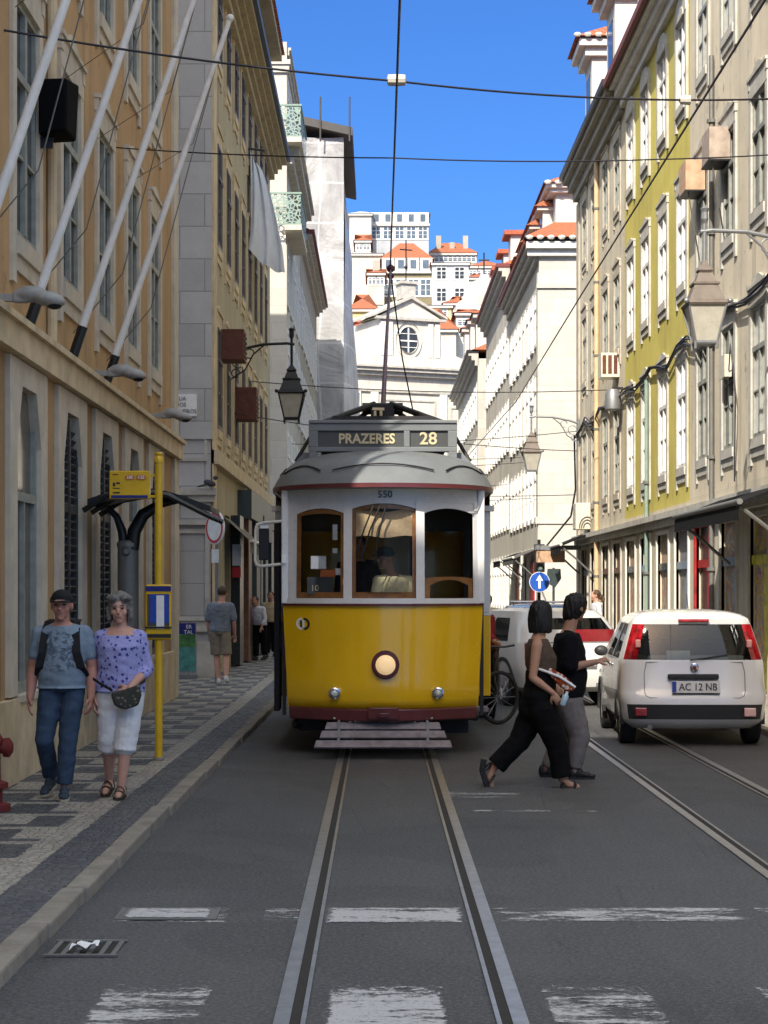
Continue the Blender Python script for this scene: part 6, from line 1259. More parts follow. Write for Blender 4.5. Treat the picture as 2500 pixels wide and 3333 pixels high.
def simple_person(label, loc, h, f, top, bottom, hairm, skinm='skin_shade', lean=0.0, long_hair=False, stride=.12, arms=None):
    """smaller figure: same body builder, scaled to height h, walking pose along f"""
    f = Vector(f).normalized(); r = Vector((f.y, -f.x, 0)); s = h/1.70; U = Vector((0, 0, 1))
    P = lambda a, b, c: (r*a + f*b + U*c)*s
    p = thing('person', label, 'person', loc)
    J = dict(head=P(0, .03 + lean*1.3, 1.575 - lean*.25), neck=P(0, lean, 1.43 - lean*.12), pelvis=P(0, 0, .91), shR=P(.18, lean*.9, 1.35 - lean*.1), elR=P(.23, lean, 1.07), wrR=P(.21, lean + .12, .88), shL=P(-.18, lean*.9, 1.35 - lean*.1), elL=P(-.23, lean - .03, 1.07), wrL=P(-.21, lean + .10, .88),
        hipR=P(.09, 0, .89), knR=P(.09, stride, .48), anR=P(.09, stride, .09), toeR=P(.09, stride + .16, .03), hipL=P(-.09, 0, .89), knL=P(-.09, -stride*.4, .48), anL=P(-.09, -stride*1.6, .12), toeL=P(-.09, -stride*1.6 + .15, .03))
    if arms: J.update({k_: P(*v_) for k_, v_ in arms.items()})
    wd = [(t, w*s, d*s, q_*s) for t, w, d, q_ in MAN]
    m = MB(); body(m, J, f, wd, s, s, s, foot=False); remesh(m, 'body', M[skinm], .011, p); m = MB(); torso(m, J, f, wd[:-1], .03, .96, -.01); sleeves(m, J, 1.6, .075*s, .055*s); remesh(m, 'jacket', M[top], .012, p)
    m = MB(); trousers(m, J, f, wd, 1.92, [.105*s, .1*s, .085*s, .08*s, .075*s], .16, .018); remesh(m, 'trousers', M[bottom], .012, p)
    m = MB(); c = Vector(J['head']); ell(m, c - f*.02*s + U*.035*s, (.088*s, .10*s, .095*s), r, f, U)
    if long_hair: ell(m, c - f*.10*s - U*.03*s, (.05*s, .09*s, .06*s), r, f, U); ell(m, c - f*.17*s - U*.09*s, (.035*s, .05*s, .07*s), r, f, U)
    remesh(m, 'hair', M[hairm], .011, p)
    for a, t in ((J['anR'], J['toeR']), (J['anL'], J['toeL'])): m = MB(); shoe(m, a, t); remesh(m, 'shoe', M['leather_black'], .011, p)
    return p
simple_person('dark clothed passenger standing inside the tram behind the driver', (-.22, 20.85, .68), 1.66, (0, -1, 0), 'navy_cloth', 'black_cloth', 'hair_black', stride=.02)
simple_person('passenger boarding at the door beside the mirror in dark clothes', (-.86, 20.78, .24), 1.45, (.35, -1, 0), 'navy_cloth', 'black_cloth', 'hair_black', stride=.1)
simple_person('person in white jacket and black trousers bending outside a shop', (DX(562, 44.5), 44.5, ZS), 1.55, (-.5, -1, 0), 'white_shirt', 'black_cloth', 'hair_brown', 'skin_tan', .18, stride=.05)
simple_person('person in tan jacket standing behind the one in white jacket', (DX(585, 46.5), 46.5, ZS), 1.62, (0, -1, 0), 'tan_jacket', 'black_cloth', 'hair_black', 'skin_tan', stride=.03)
simple_person('woman with dark ponytail and white top on the sunlit right pavement', (DX(1289, 41), 41, ZS), 1.66, (-1, -.1, 0), 'white_shirt', 'navy_cloth', 'hair_brown', 'skin_fair', long_hair=True)
simple_person('person in dark red sleeves holding the bicycle beside the tram', (1.45, 25.75, 0), 1.70, (-1, 0, 0), 'red_sleeve', 'black_cloth', 'hair_black', 'skin_shade', stride=.03, arms={'elL': (-.25, -.05, 1.1), 'wrL': (-.62, -.10, 1.04)})
# ---------------------------------------------------------------- street furniture, left pavement
paint('stop_yellow', (.62, .38, .01), .4, coat=.3); paint('stop_blue', (.012, .02, .16), .4); paint('lozenge', (.50, .16, .03), .5); paint('shelter_dark', (.009, .011, .011), .45, .0, coat=.1); paint('column_grey', (.16, .16, .15), .5, .3); paint('hydrant_red', (.13, .014, .012), .5, bump=.2); paint('sign_red', (.45, .015, .02), .4); paint('lantern_glass', (.40, .38, .32), .3); paint('rust_brown', (.11, .035, .022), .7, var=.3); paint('lantern_copper', (.145, .12, .10), .6, var=.2)
t = thing('bus_stop', 'tall yellow bus stop pole with route flag and timetable case', 'bus stop', (DX(343, 18.6), 18.6, ZS))
def pt(x): return DX(x, 18.6) - DX(343, 18.6)
def pz(y): return DZ(y, 18.6) - ZS
m = MB(); m.lathe([(.038, 0), (.038, pz(1000)), (.045, pz(1000)), (.045, pz(990)), (.03, pz(985)), (.042, pz(980)), (.03, pz(977))], (0, 0, 0), n=16); m.build('pole', M['stop_yellow'], t, 50); m = MB(); m.lathe([(.055, 0), (.055, .02), (.04, .03)], (0, 0, 0), n=16); m.build('base_collar', M['kerb_stone'], t)
m = MB(); m.box(pt(237), pt(325), -.03, .03, pz(1078), pz(1017)); fl = m.build('flag', M['stop_yellow'], t, bevel=.01); m = MB(); m.box(pt(241), pt(320), -.036, -.0301, pz(1078) + .008, pz(1070)); m.build('flag_band', M['stop_blue'], fl)
for x0, x1, tx in ((271, 292, '28E'), (295, 317, '12E')):
    m = MB(); hh = (pz(1026) - pz(1037))/2; zc = (pz(1026) + pz(1037))/2; a, b = pt(x0) + hh, pt(x1) - hh; o = [(a + hh*math.cos(R(90 + 18*i)), zc + hh*math.sin(R(90 + 18*i))) for i in range(11)] + [(b + hh*math.cos(R(-90 + 18*i)), zc + hh*math.sin(R(-90 + 18*i))) for i in range(11)]
    m.prism(o, lambda a, b, d: (a, d, b), -.037, -.0302); lo = m.build('route_lozenge', M['lozenge'], fl); lettering(tx, .045, M['sign_white'], lo, ((pt(x0) + pt(x1))/2, -.0375, zc))
m = MB(); 
for (x, y, w, h) in ((244, 1024, 12, 2), (245, 1043, 5, 8), (252, 1042, 8, 4), (245, 1054, 15, 2), (245, 1063, 15, 3)): m.box(pt(x), pt(x + w), -.0335, -.0301, pz(y + h), pz(y))
m.build('small_print', M['trim_black'], fl)
for y in (1027, 1072): 
    m = MB(); m.box(pt(325), 0, -.012, .012, pz(y) - .012, pz(y) + .012); m.build('flag_bracket', M['stop_yellow'], t)
m = MB(); m.box(-.125, .13, -.06, -.0, pz(1382), pz(1262)); cs = m.build('timetable_case', M['stop_yellow'], t, bevel=.02)
for n_, mat, x0, x1, y0, y1, d in (('case_header', 'stop_blue', -.122, .127, 1277, 1266, -.066), ('case_window', 'board_black', -.105, .11, 1352, 1283, -.064), ('timetable', 'plate_blue', -.075, .105, 1345, 1284, -.068), ('timetable_sheet', 'sign_white', -.015, .06, 1358, 1286, -.072), ('case_bar', 'trim_black', -.125, .13, 1357, 1353, -.075), ('case_bar', 'trim_black', -.122, .127, 1377, 1369, -.066)):
    m = MB(); m.box(x0, x1, d, -.0601, pz(y0), pz(y1)); m.build(n_, M[mat], cs)
# shelter with curved canopy
t = thing('tram_shelter', 'dark glass roofed shelter with curved canopy on a grey column', 'shelter', (-2.72, 20.6, ZS)); Ys = 20.6
m = MB(); m.lathe([(.115, 0), (.115, 2.13), (.125, 2.13), (.125, 2.17), (.10, 2.2)], (0, 0, 0), n=20); m.build('column', M['column_grey'], t, 50); m = MB(); m.lathe([(.03, -.02), (.045, 0), (.03, .02)], (.0, -.13, 2.08), 'y', 12); m.build('column_boss', M['column_grey'], t)
m = MB(); rg = []
for i in range(17):
    a = i/16; x = -.36 + 1.30*a; z = 2.50 + .21*math.sin(math.pi*min(1, a*.80 + .16))**1.2; h = .035
    rg.append([(x, -.55, z - .02), (x, .6, z - .02), (x, .6, z + h), (x, -.55, z + h)])
m.loft(rg); m.build('canopy', M['shelter_dark'], t, 40)
for y in (-.57, .0, .62):
    m = MB(); m.tube([(-.40, y, 2.50), (-.15, y, 2.66), (.15, y, 2.72), (.5, y, 2.66), (.98, y, 2.42)], .03, 8); m.build('canopy_rib', M['shelter_dark'], t)
for path_, rad_ in (([(.05, 2.1), (.07, 2.3), (.17, 2.48), (.36, 2.60), (.66, 2.66)], [.075, .075, .07, .05, .03]), ([(-.04, 2.1), (-.06, 2.3), (-.12, 2.46), (-.22, 2.56)], [.05, .05, .04, .03])):
    m = MB(); m.tube([(a_, -.03, b_) for a_, b_ in path_], rad_, 10); m.build('bracket', M['shelter_dark'], t, 60)
# hydrant
t = thing('fire_hydrant', 'dark red fire hydrant at the pavement edge by the ochre plinth', 'hydrant', (-2.93, 14.35, ZS)); t.scale = (.86, .86, .95)
m = MB(); m.lathe([(.17, 0), (.17, .05), (.10, .07), (.10, .16), (.15, .18), (.15, .22), (.085, .24), (.08, .50), (.11, .52), (.11, .56), (.085, .60), (.06, .64), (.02, .66)], (0, 0, 0), n=20); m.build('barrel', M['hydrant_red'], t, 40)
for s in (-1, 1):
    m = MB(); m.lathe([(.05, 0), (.05, s*.11), (.075, s*.11), (.08, s*.16), (.04, s*.19)], (0, 0, .50), 'x', 14); m.build('outlet', M['hydrant_red'], t, 40)
m = MB(); m.lathe([(.06, .0), (.055, -.10), (.08, -.10), (.07, -.15)], (0, 0, .46), 'y', 14); m.build('outlet', M['hydrant_red'], t, 40); m = MB(); m.box(-.06, .04, -.09, -.082, .35, .42); m.build('label_plate', M['sign_white'], t); m = MB(); m.lathe([(.03, .66), (.03, .70), (.02, .705)], (0, 0, 0), n=6); m.build('top_nut', M['sign_white'], t)
# no vehicles sign
t = thing('road_sign', 'round white road sign with red border on a post by the corner', 'road sign', (DX(464, 33.6), 33.6, ZS), R(-52)); zc = DZ(1140, 33.6) - ZS
m = MB(); m.tube([(0, .04, 0), (0, .04, zc + .3)], .03, 10); m.build('post', M['steel_grey'], t); m = MB(); m.lathe([(.30, .02), (.30, -.005), (.285, -.012)], (0, 0, zc), 'y', 36); m.build('sign_disc', M['sign_white'], t); m = MB(); m.lathe([(.275, -.014), (.225, -.014)], (0, 0, zc), 'y', 36, cap=False); m.build('red_ring', M['sign_red'], t)
m = MB(); m.box(-.10, .10, -.005, .02, zc - .62, zc - .38); m.build('sub_plate', M['sign_white'], t)
# marble street name plate
t = thing('street_name_plate', 'small white marble street name plate on the ashlar corner', 'sign', (DX(400, 36.2), 36.22, DZ(875, 36.2)))
m = MB(); m.box(-.36, .22, -.02, .05, -.21, .21); m.build('plate', M['sign_white'], t)
for s_, z in (('RUA', .12), ('DOS', 0), ('FANQUEIROS', -.12)): lettering(s_, .11, M['column_grey'], t, (-.08, -.025, z), sx=.9)
# posters
t = thing('poster_stand', 'leaning poster board with blue heading and green picture at the corner', 'poster stand', (DX(404, 35.9), 35.9, ZS)); paint('poster_green', (.05, .16, .05), .6, var=.6, scale=9); paint('poster_teal', (.06, .22, .20), .6, var=.5, scale=7); paint('poster_pink', (.55, .36, .36), .6, var=.4, scale=7)
m = MB(); m.box(-.20, .18, -.02, .04, .05, 1.05); fr_ = m.build('board', M['alloy'], t)
for z0, z1, c in ((.82, 1.03, 'stop_blue'), (.58, .819, 'poster_green'), (.12, .579, 'poster_teal')):
    m = MB(); m.box(-.18, .16, -.026, -.021, z0, z1); m.build('poster', M[c], t)
lettering('ER', .10, M['sign_white'], t, (.04, -.03, .96)); lettering('TAL', .10, M['sign_white'], t, (.03, -.03, .86)); m = MB(); m.box(-.24, .2, -.10, .12, 0, .06); m.build('foot', M['steel_grey'], t)
t = thing('poster_stand', 'white and pink advertising board outside the dark shopfront', 'poster stand', (DX(512, 43), 43, ZS)); m = MB(); m.box(-.17, .15, -.02, .03, .05, 1.05); m.build('board', M['sign_white'], t); m = MB(); m.box(-.14, .12, -.026, -.021, .40, .98); m.build('poster', M['poster_pink'], t); m = MB(); m.box(-.14, .12, -.027, -.021, .33, .39); m.build('poster', M['stop_blue'], t); m = MB(); m.box(-.17, .15, -.024, -.021, .06, .30); m.build('poster', M['pale_wall'], t)
# flagpoles, floodlights and loudspeaker on the ochre building
for i, (yy, lab) in enumerate(((14.5, 'leftmost and nearest of the white flagpoles leaning from the ochre wall'), (16.9, 'white flagpole rising beside the black loudspeaker on the ochre wall'), (19.3, 'white flagpole over the second floodlight on the ochre wall'), (21.7, 'white flagpole nearest the ashlar building, its whole tip in view'))):
    t = thing('flagpole', lab, 'flagpole', (-3.12, yy, 4.08), 0, 'flagpoles on the ochre building')
    m = MB(); m.tube([(.10, 0, .32), (1.42, 0, 4.2)], [.042, .030], 10); m.ball((1.42, 0, 4.2), .045); m.build('shaft', M['white_frame'], t, 60); m = MB(); m.tube([(0, 0, 0), (.115, 0, .34)], .052, 10); m.build('socket', M['shelter_dark'], t)
    m = MB(); m.tube([(1.36, 0, 4.02), (.5, .12, .9), (-.02, .2, .3)], .006, 4); m.tube([(1.36, 0, 4.02), (.9, 1.0, 3.0), (-.02, 1.9, 2.7)], .005, 4); m.build('halyard', M['column_grey'], t)
paint('lamp_grey', (.30, .29, .27), .55, .2, var=.2)
for (yy, lab) in ((15.5, 'nearest wall mounted floodlight on a horizontal arm'), (20.9, 'middle wall mounted floodlight on the ochre building'), (26.0, 'farthest wall mounted floodlight near the ochre corner')):
    t = thing('floodlight', lab, 'floodlight', (-3.2, yy, 4.13), 0, 'floodlights on the ochre building'); m = MB(); m.box(-.01, .26, -.03, .03, -.03, .03); m.build('arm', M['lamp_grey'], t)
    m = MB(); ell(m, (.36, 0, .03), (.14, .075, .07)); ell(m, (.50, 0, -.01), (.15, .10, .065), (.97, 0, -.2), (0, 1, 0), (.2, 0, .97)); m.box(.22, .34, -.045, .045, -.04, .05); remesh(m, 'lamp_head', M['lamp_grey'], .010, t, 5); m = MB(); ell(m, (.55, 0, -.05), (.07, .07, .045)); m.build('lamp_lens', M['tram_dark'], t, 60)
t = thing('loudspeaker', 'black box loudspeaker bracketed to the ochre wall', 'loudspeaker', (-3.0, 17.75, 5.98)); m = MB(); m.add([(-.17, -.1, 0), (.10, -.13, .03), (.14, .22, 0), (-.12, .28, 0), (-.17, -.1, .52), (.10, -.13, .52), (.17, .22, .54), (-.12, .28, .54)], [(0, 3, 2, 1), (4, 5, 6, 7), (0, 1, 5, 4), (1, 2, 6, 5), (2, 3, 7, 6), (3, 0, 4, 7)]); paint('speaker_black', (.004, .004, .005), .85, spec=.1); m.build('cabinet', M['speaker_black'], t, bevel=.025); m = MB(); m.box(-.2, -.05, .0, .05, -.1, .0); m.build('bracket', M['black_paint'], t)
t = thing('downpipe', 'old ochre stained downpipe between the first ochre windows', 'downpipe', (-3.15, 18.3, 4.1)); m = MB(); m.tube([(0, 0, 0), (0, 0, 12.5)], .05, 10); m.build('pipe', M['band_stone'], t)
# rusty boxes and lamp on the stone cornered building
for yy, z, sz, lab in ((38.4, 6.35, .62, 'rusty brown box under a window of the weathered beige building'), (42.3, 5.5, .72, 'rusty caged box just below the left street lantern arm')):
    t = thing('wall_box', lab, 'wall box', (-3.2, yy, z)); m = MB(); m.box(0, .5, -.35, .35, 0, sz); m.build('casing', M['rust_brown'], t, bevel=.015); m = MB()
    for k in range(5): m.box(.501, .52, -.3, .3, .08 + k*.1, .11 + k*.1)
    m.build('grille', M['dark_iron'], t)
def lantern(label, loc, side, arm, k=1.0, dark=True):
    """four sided street lantern hung from a scrolled bracket; side = direction of the wall"""
    t = thing('street_lantern', label, 'street lantern', loc, 0, 'wall mounted street lanterns'); mm = M['dark_iron'] if dark else M['steel_grey']
    m = MB(); s2 = math.sqrt(2); q = R(45)
    m.lathe([(.155*s2, -.02), (.165*s2, 0), (.165*s2, .03), (.155*s2, .03)], n=4, rot=q); fr = m.build('frame', mm, t)
    for sx in (-1, 1):
        for sy in (-1, 1): m = MB(); m.tube([(sx*.155, sy*.155, .02), (sx*.265, sy*.265, .52)], .018, 6); m.tube([(sx*.155, sy*.155, .02), (sx*.155, sy*.155, -.09)], .02, 6); m.build('corner_bar', mm, fr)
    m = MB(); m.lathe([(.148*s2, .03), (.255*s2, .52)], n=4, rot=q); m.build('glass', M['lantern_glass'], t)
    m = MB(); m.lathe([(.28*s2, .52), (.30*s2, .55), (.28*s2, .58), (.25*s2, .60), (.17*s2, .82), (.19*s2, .83), (.19*s2, .86), (.15*s2, .87), (.10*s2, 1.0), (.08*s2, 1.0), (.11*s2, 1.04), (.05*s2, 1.12), (.02, 1.2)], n=4, rot=q); m.build('cap', M['dark_iron' if dark else 'lantern_copper'], t)
    for sx in (-1, 1): m = MB(); m.ball((sx*.31, -.31, .57), .04); m.build('finial', mm, t)
    m = MB(); m.tube([(0, 0, 1.15), (0, 0, 1.75)], .028, 8); m.lathe([(.03, 1.72), (.055, 1.78), (.05, 1.88), (.07, 1.93), (.02, 1.96)], n=10); m.build('hanger', mm, t)
    m = MB(); w = side*arm; m.tube([(-side*.06, 0, 1.60), (side*.1, 0, 1.62), (w*.45, 0, 1.60), (w*.8, 0, 1.50), (w, 0, 1.40)], .03, 8)
    m.tube([(w*.45, 0, 1.58), (w*.62, 0, 1.38), (w*.75, 0, 1.05), (w*.98, 0, .85)], .018, 6)
    for cx, cz, r in ((.68, 1.40, .10), (.86, 1.22, .13), (.90, .98, .09)):
        m.tube([(w*cx + r*math.cos(a), 0, cz + r*math.sin(a)) for a in [R(30*i) for i in range(11)]], .014, 6)
    m.tube([(w, 0, .75), (w, 0, 1.55)], .035, 8); m.build('scroll_bracket', mm, t); return t
lantern('black street lantern hung from scrolled bracket on the left wall', (DX(630, 40.7), 40.7, DZ(905, 40.7)), -1, 1.33)
lantern('large weathered lantern hanging by the yellow facade, biggest of the lanterns', (DX(1522, 27.2), 27.2, DZ(742, 27.2)), 1, 1.34, dark=False)
lantern('small copper capped lantern near the white ashlar corner', (DX(1148, 56.6), 56.6, DZ(1017, 56.6)), 1, 1.42, dark=False)
# hanging white cloths
for (y0, y1, zt_, zb_, out, lab) in ((48.6, 53.8, 13.6, 9.9, .55, 'long white cloth hanging from the upper windows on the left'),):
    t = thing('white_banner', lab, 'banner', (-3.15, 46, 9.65)); m = MB(); grid(m, lambda a, b: (.04 + a*(.10 + .72*b**.7) - .25*max(0, b - .8), 1.5*a + .16*math.sin(a*15 + b*3), 2.75*(1 - b) - .5*a*(1 - a) + .35*(1 - a)*b), 36, 18); cloth('banner_cloth', (.62, .63, .66), .1, .8, 1.5); m.build('cloth', M['banner_cloth'], t, 80)
    m = MB(); m.tube([(-.02, 0, 2.78), (.35, .3, 2.8)], .03, 6); m.build('rod', M['dark_iron'], t)
# shop awning and fascia on the left
t = thing('shop_awning', 'beige folded shop awning below the string course on the left', 'awning', (-3.2, 41, 2.7)); m = MB(); m.add([(0, -1.9, .55), (0, 2.2, .55), (.55, 2.2, .05), (.55, -1.9, .05), (.55, -1.9, -.2), (.55, 2.2, -.2)], [(0, 1, 2, 3), (3, 2, 5, 4)]); cloth('awning_cloth', (.20, .18, .14)); m.build('cover', M['awning_cloth'], t); m = MB(); m.tube([(.58, -1.9, .05), (.58, 2.2, .05)], .035, 8); m.build('front_tube', M['cream_paint'], t)
t = thing('shop_sign', 'dark green projecting shop front pilaster and sign on the left', 'shop sign', (-3.2, 48.5, ZS)); m = MB(); m.box(0, .22, -.35, .35, 0, 2.9); m.box(0, .35, -1.2, 2.5, 2.9, 3.5); m.build('panel', M['shop_green'], t)
paint('lit_white', (.75, .75, .74), .4); t = thing('wall_sign', 'small white and red vertical sign by the left shop doorway', 'sign', (-3.1, 40.2, 2.0)); m = MB(); m.box(0, .18, -.02, .02, .25, .7); m.build('white_panel', M['lit_white'], t); m = MB(); m.box(.0, .18, -.02, .02, 0, .22); m.build('red_panel', M['sign_red'], t)
t = thing('wall_lamp', 'slim white wall lamp on the weathered beige building', 'wall lamp', (DX(527, 45), 45, 3.85)); m = MB(); m.lathe([(.06, 0), (.07, .02), (.07, .42), (.05, .46)], n=12); m.build('tube', M['lit_white'], t, 40); m = MB(); m.box(-.28, 0, -.02, .02, .5, .9); m.build('bracket', M['dark_iron'], t)
t = thing('pigeon', 'dark pigeon perched on the moulding of the ashlar corner', 'pigeon', (DX(452, 36.0), 36.1, 3.68)); m = MB(); ell(m, (0, 0, .09), (.13, .06, .065), (.9, 0, -.3), (0, 1, 0), (.3, 0, .9)); ell(m, (.11, 0, .19), (.045, .04, .045)); ell(m, (-.15, 0, .04), (.10, .035, .02), (.95, 0, .2)); m.tube([(.14, 0, .19), (.18, 0, .18)], [.015, .004], 6); m.tube([(0, .02, .04), (0, .02, 0)], .008, 5); m.tube([(0, -.02, .04), (0, -.02, 0)], .008, 5); paint('pigeon_grey', (.05, .05, .06), .7); remesh(m, 'body', M['pigeon_grey'], .008, t)
# drain and litter by the kerb
t = thing('drain_grate', 'iron drain grate in the gutter by the kerb', 'drain', (-1.42, 9.22, .002)); m = MB(); m.quad((-.20, -.17, .001), (.2, -.17, .001), (.2, .17, .001), (-.2, .17, .001)); m.build('opening', M['rail_groove'], t); m = MB()
for i in range(6): m.box(-.2 + i*.075, -.17 + i*.075, -.17, .17, .003, .016)
m.box(-.22, .22, -.2, -.17, .003, .018); m.box(-.22, .22, .17, .2, .003, .018); m.build('bars', M['column_grey'], t); t.scale = (.8, 1, .6)
t = thing('paper_scrap', 'crumpled white paper lying on the drain grate', 'litter', (-1.42, 9.12, .022)); m = MB(); rr = random.Random(5); grid(m, lambda a, b: (-.1 + .2*a + .04*b, -.06 + .14*b, .05*abs(math.sin(a*5 + b*4)) + .01*a), 6, 5); m.build('paper', M['sign_white'], t); t.scale = (.62, .7, .6)
t = thing('access_cover', 'rectangular iron access cover set in the worn road line', 'access cover', (-1.12, 10.2, .0045)); m = MB(); m.box(-.26, .24, -.16, .16, 0, .004); m.build('plate', M['column_grey'], t); m = MB(); m.box(-.28, -.26, -.18, .18, 0, .006); m.box(.24, .26, -.18, .18, 0, .006); m.box(-.26, .24, -.18, -.16, 0, .006); m.box(-.26, .24, .16, .18, 0, .006); m.build('rim', M['column_grey'], t); m = MB(); m.quad((-.24, -.15, .0075), (.22, -.15, .0075), (.22, .15, .0075), (-.24, .15, .0075)); m.build('worn_paint', M['road_paint_good'], t)
# ---------------------------------------------------------------- right side fittings
for (yy, lab, mat) in ((32.7, 'upper pinkish box boarded round an air conditioner on the beige wall', 'box_pink'), (35.2, 'orange tinted air conditioner box next to the yellow facade', 'box_orange')):
    paint('box_pink', (.36, .29, .235), .7, var=.25); paint('box_orange', (.46, .30, .19), .7, var=.25)
    t = thing('air_conditioner', lab, 'air conditioner', (6.0, yy, 9.1), 0, 'boxed air conditioners on the beige building'); m = MB(); m.box(-.36, .0, -.30, .45, 0, .55); m.build('casing', M[mat], t); m = MB(); m.box(-.37, 0, -.31, .46, -.03, -.001); m.build('tray', M['dark_iron'], t); m = MB(); m.tube([(-.3, -.2, 0), (-.15, -.1, -.8), (-.02, .2, -1.2)], .012, 5); m.build('hose', M['column_grey'], t)
t = thing('air_conditioner', 'slatted air conditioner under a window beside the yellow facade', 'air conditioner', (6.0, 47.7, 7.05)); m = MB(); m.box(-.45, 0, -.35, .35, 0, .6); m.build('casing', M['cream_paint'], t); m = MB()
for k in range(3): m.box(-.42 + k*.14, -.33 + k*.14, -.362, -.351, .08, .54)
m.build('grille', M['rust_brown'], t)
t = thing('air_conditioner', 'cream condenser unit with curved pipes above the far shopfront', 'air conditioner', (6.0, 54.2, 3.45)); m = MB(); m.box(-.42, 0, -.4, .4, 0, .75); m.build('casing', M['cream_paint'], t, bevel=.02); m = MB()
for r_ in (.10, .16, .22): m.tube([(-.1 - r_*math.cos(a), -.42, .05 + r_*math.sin(a)*1.4) for a in [R(18*i) for i in range(10)]], .016, 6)
m.build('pipes', M['column_grey'], t)
t = thing('lamp_housing', 'grey rounded lamp housing on the wall by the yellow facade', 'wall lamp', (5.75, 46.6, 6.15)); m = MB(); m.lathe([(.16, 0), (.2, .02), (.2, .38), (.14, .5), (.05, .52)], n=14); m.build('housing', M['steel_grey'], t, 40); m = MB(); m.box(-.02, .25, -.03, .03, .5, .56); m.build('bracket', M['dark_iron'], t)
for (x_, yy, z1, mat, lab) in ((5.93, 51.7, 13.4, 'pipe_cream', 'tall cream downpipe on the grey beige building'), (5.92, 42.0, 6.3, 'green_iron', 'thin green pipe running down the yellow facade'), (5.94, 33.9, 11.2, 'column_grey', 'thin grey downpipe between the beige windows')):
    t = thing('downpipe', lab, 'downpipe', (x_, yy, ZS)); m = MB(); m.tube([(0, 0, 0), (0, 0, z1)], .07 if mat == 'pipe_cream' else .045, 10); m.build('pipe', M[mat], t, 60); 
    for z in range(2, int(z1), 2): m = MB(); m.lathe([(.085, z), (.085, z + .06)], n=10); m.build('pipe_clip', M['column_grey'], t)
# shopfronts: each opening gets its own door or window
paint('shop_red', (.36, .02, .02), .4, var=.4, scale=5); paint('shop_yellow', (.55, .50, .04), .5, var=.5, scale=4); paint('shop_blue', (.20, .26, .32), .4, var=.4); paint('shop_grey', (.20, .20, .20), .6, var=.4, scale=4)
def graffiti(name, base, cols):
    t = NT(name); c = C4(base)
    for i, k in enumerate(cols):
        n = t.noise(1.6 + i*.7, 3, .5, t.coord('Object', (1, 1 + i*.3, 1.2)), 2.5); a = .5 + .03*((i*7) % 3); c = t.mix(t.math('MULTIPLY', t.ramp(n, a, a + .02), t.ramp(n, a + .09, a + .07)), c, C4(k))
    t.bsdf(c, .6); M[name] = t.m
graffiti('graffiti_wall', (.30, .29, .27), [(.62, .58, .04), (.22, .06, .25), (.55, .5, .48), (.6, .3, .03)]); graffiti('graffiti_shutter', (.26, .23, .19), [(.5, .42, .3), (.45, .16, .05)])
sh = {0: [('shop_dark', 'shop_red'), ('graffiti_shutter', 'shop_blue'), ('graffiti_wall', 'shop_yellow'), ('graffiti_wall', 'shop_yellow'), ('graffiti_wall', 'shop_yellow'), ('shop_grey', 'shop_dark'), ('shop_dark', 'shop_grey'), ('shop_dark', 'shop_grey')], 1: [('shop_grey', 'shop_blue'), ('graffiti_shutter', 'shop_dark'), ('shop_dark', 'shop_blue'), ('graffiti_shutter', 'shop_grey')], 2: [('brown_wood', 'brown_wood'), ('shop_dark', 'brown_wood'), ('brown_wood', 'shop_dark'), ('shop_green', 'shop_dark')]}
for bi, (bl, cs_, w_) in enumerate(((E, ec, .75), (Fb, fc, .8), (G, gc, .75))):
    for i, u in enumerate(cs_):
        a_, b_ = sh[bi][i]; F = face('R', 6.0); m = MB(); m.box(u - w_, u + w_, -.11, -.08, .1, 2.9, F); o = bl.part(m, 'shop_door', M[a_]); m = MB(); m.box(u - w_*.95, u - .06, -.08, -.06, .15, 2.1, F); m.box(u - w_, u + w_, -.08, -.02, 2.15, 2.3, F); q_ = m.build('door_leaf', M[b_], o)
        m = MB(); m.prism([(u - w_ - .09, .1), (u - w_ - .09, 2.99), (u + w_ + .09, 2.99), (u + w_ + .09, .1), (u + w_, .1), (u + w_, 2.9), (u - w_, 2.9), (u - w_, .1)], lambda a, b, d: F(a, d, b), -.05, .04); bl.part(m, 'door_frame', M['white_trim' if bi == 1 else 'shop_red' if (bi, i) == (0, 0) else 'grey_trim'])
def awning(label, yc, y0, y1, z, out, c, front='white_trim', frontx=None):
    t = thing('shop_awning', label, 'awning', (6.0, yc, z)); m = MB(); m.add([(0, y0, .42), (0, y1, .42), (-out, y1, .05), (-out, y0, .05), (0, y0, .37), (0, y1, .37), (-out, y1, -.0), (-out, y0, -.0)], [(0, 1, 2, 3), (4, 5, 6, 7), (0, 3, 7, 4), (1, 2, 6, 5)]); m.build('cover', M[c], t)
    m = MB(); m.add([(-out, y0, .05), (-out, y1, .05), (-out - .01, y1, -.2), (-out - .01, y0, -.2)], [(0, 1, 2, 3)]); m.build('valance', M[c], t); m = MB(); m.tube([(-out, y0 - .05, .06), (-out, y1 + .05, .06)], .045, 8); m.build('front_tube', M[front], t, 50)
    for y in (y0 + .1, y1 - .1): m = MB(); m.tube([(-out, y, .02), (-out*.5, y, -.35), (-.02, y, -.75)], .03, 6); m.build('arm', M['column_grey'], t)
    return t
cloth('awning_black', (.010, .010, .011), .3); cloth('awning_grey', (.12, .115, .11), .3)
awning('big black shop awning on folding arms at the right edge', 29.6, -3.0, 2.8, 2.92, .95, 'awning_black', 'column_grey'); awning('dark small awning above the far brown shopfront', 54.8, -1.6, 1.8, 2.95, .9, 'awning_black'); awning('shaded awning on the white corner building', 75, -3, 3, 2.9, .9, 'awning_grey'); awning('dark awning farther along the white corner building', 82, -2.5, 2.5, 2.9, .9, 'awning_black')
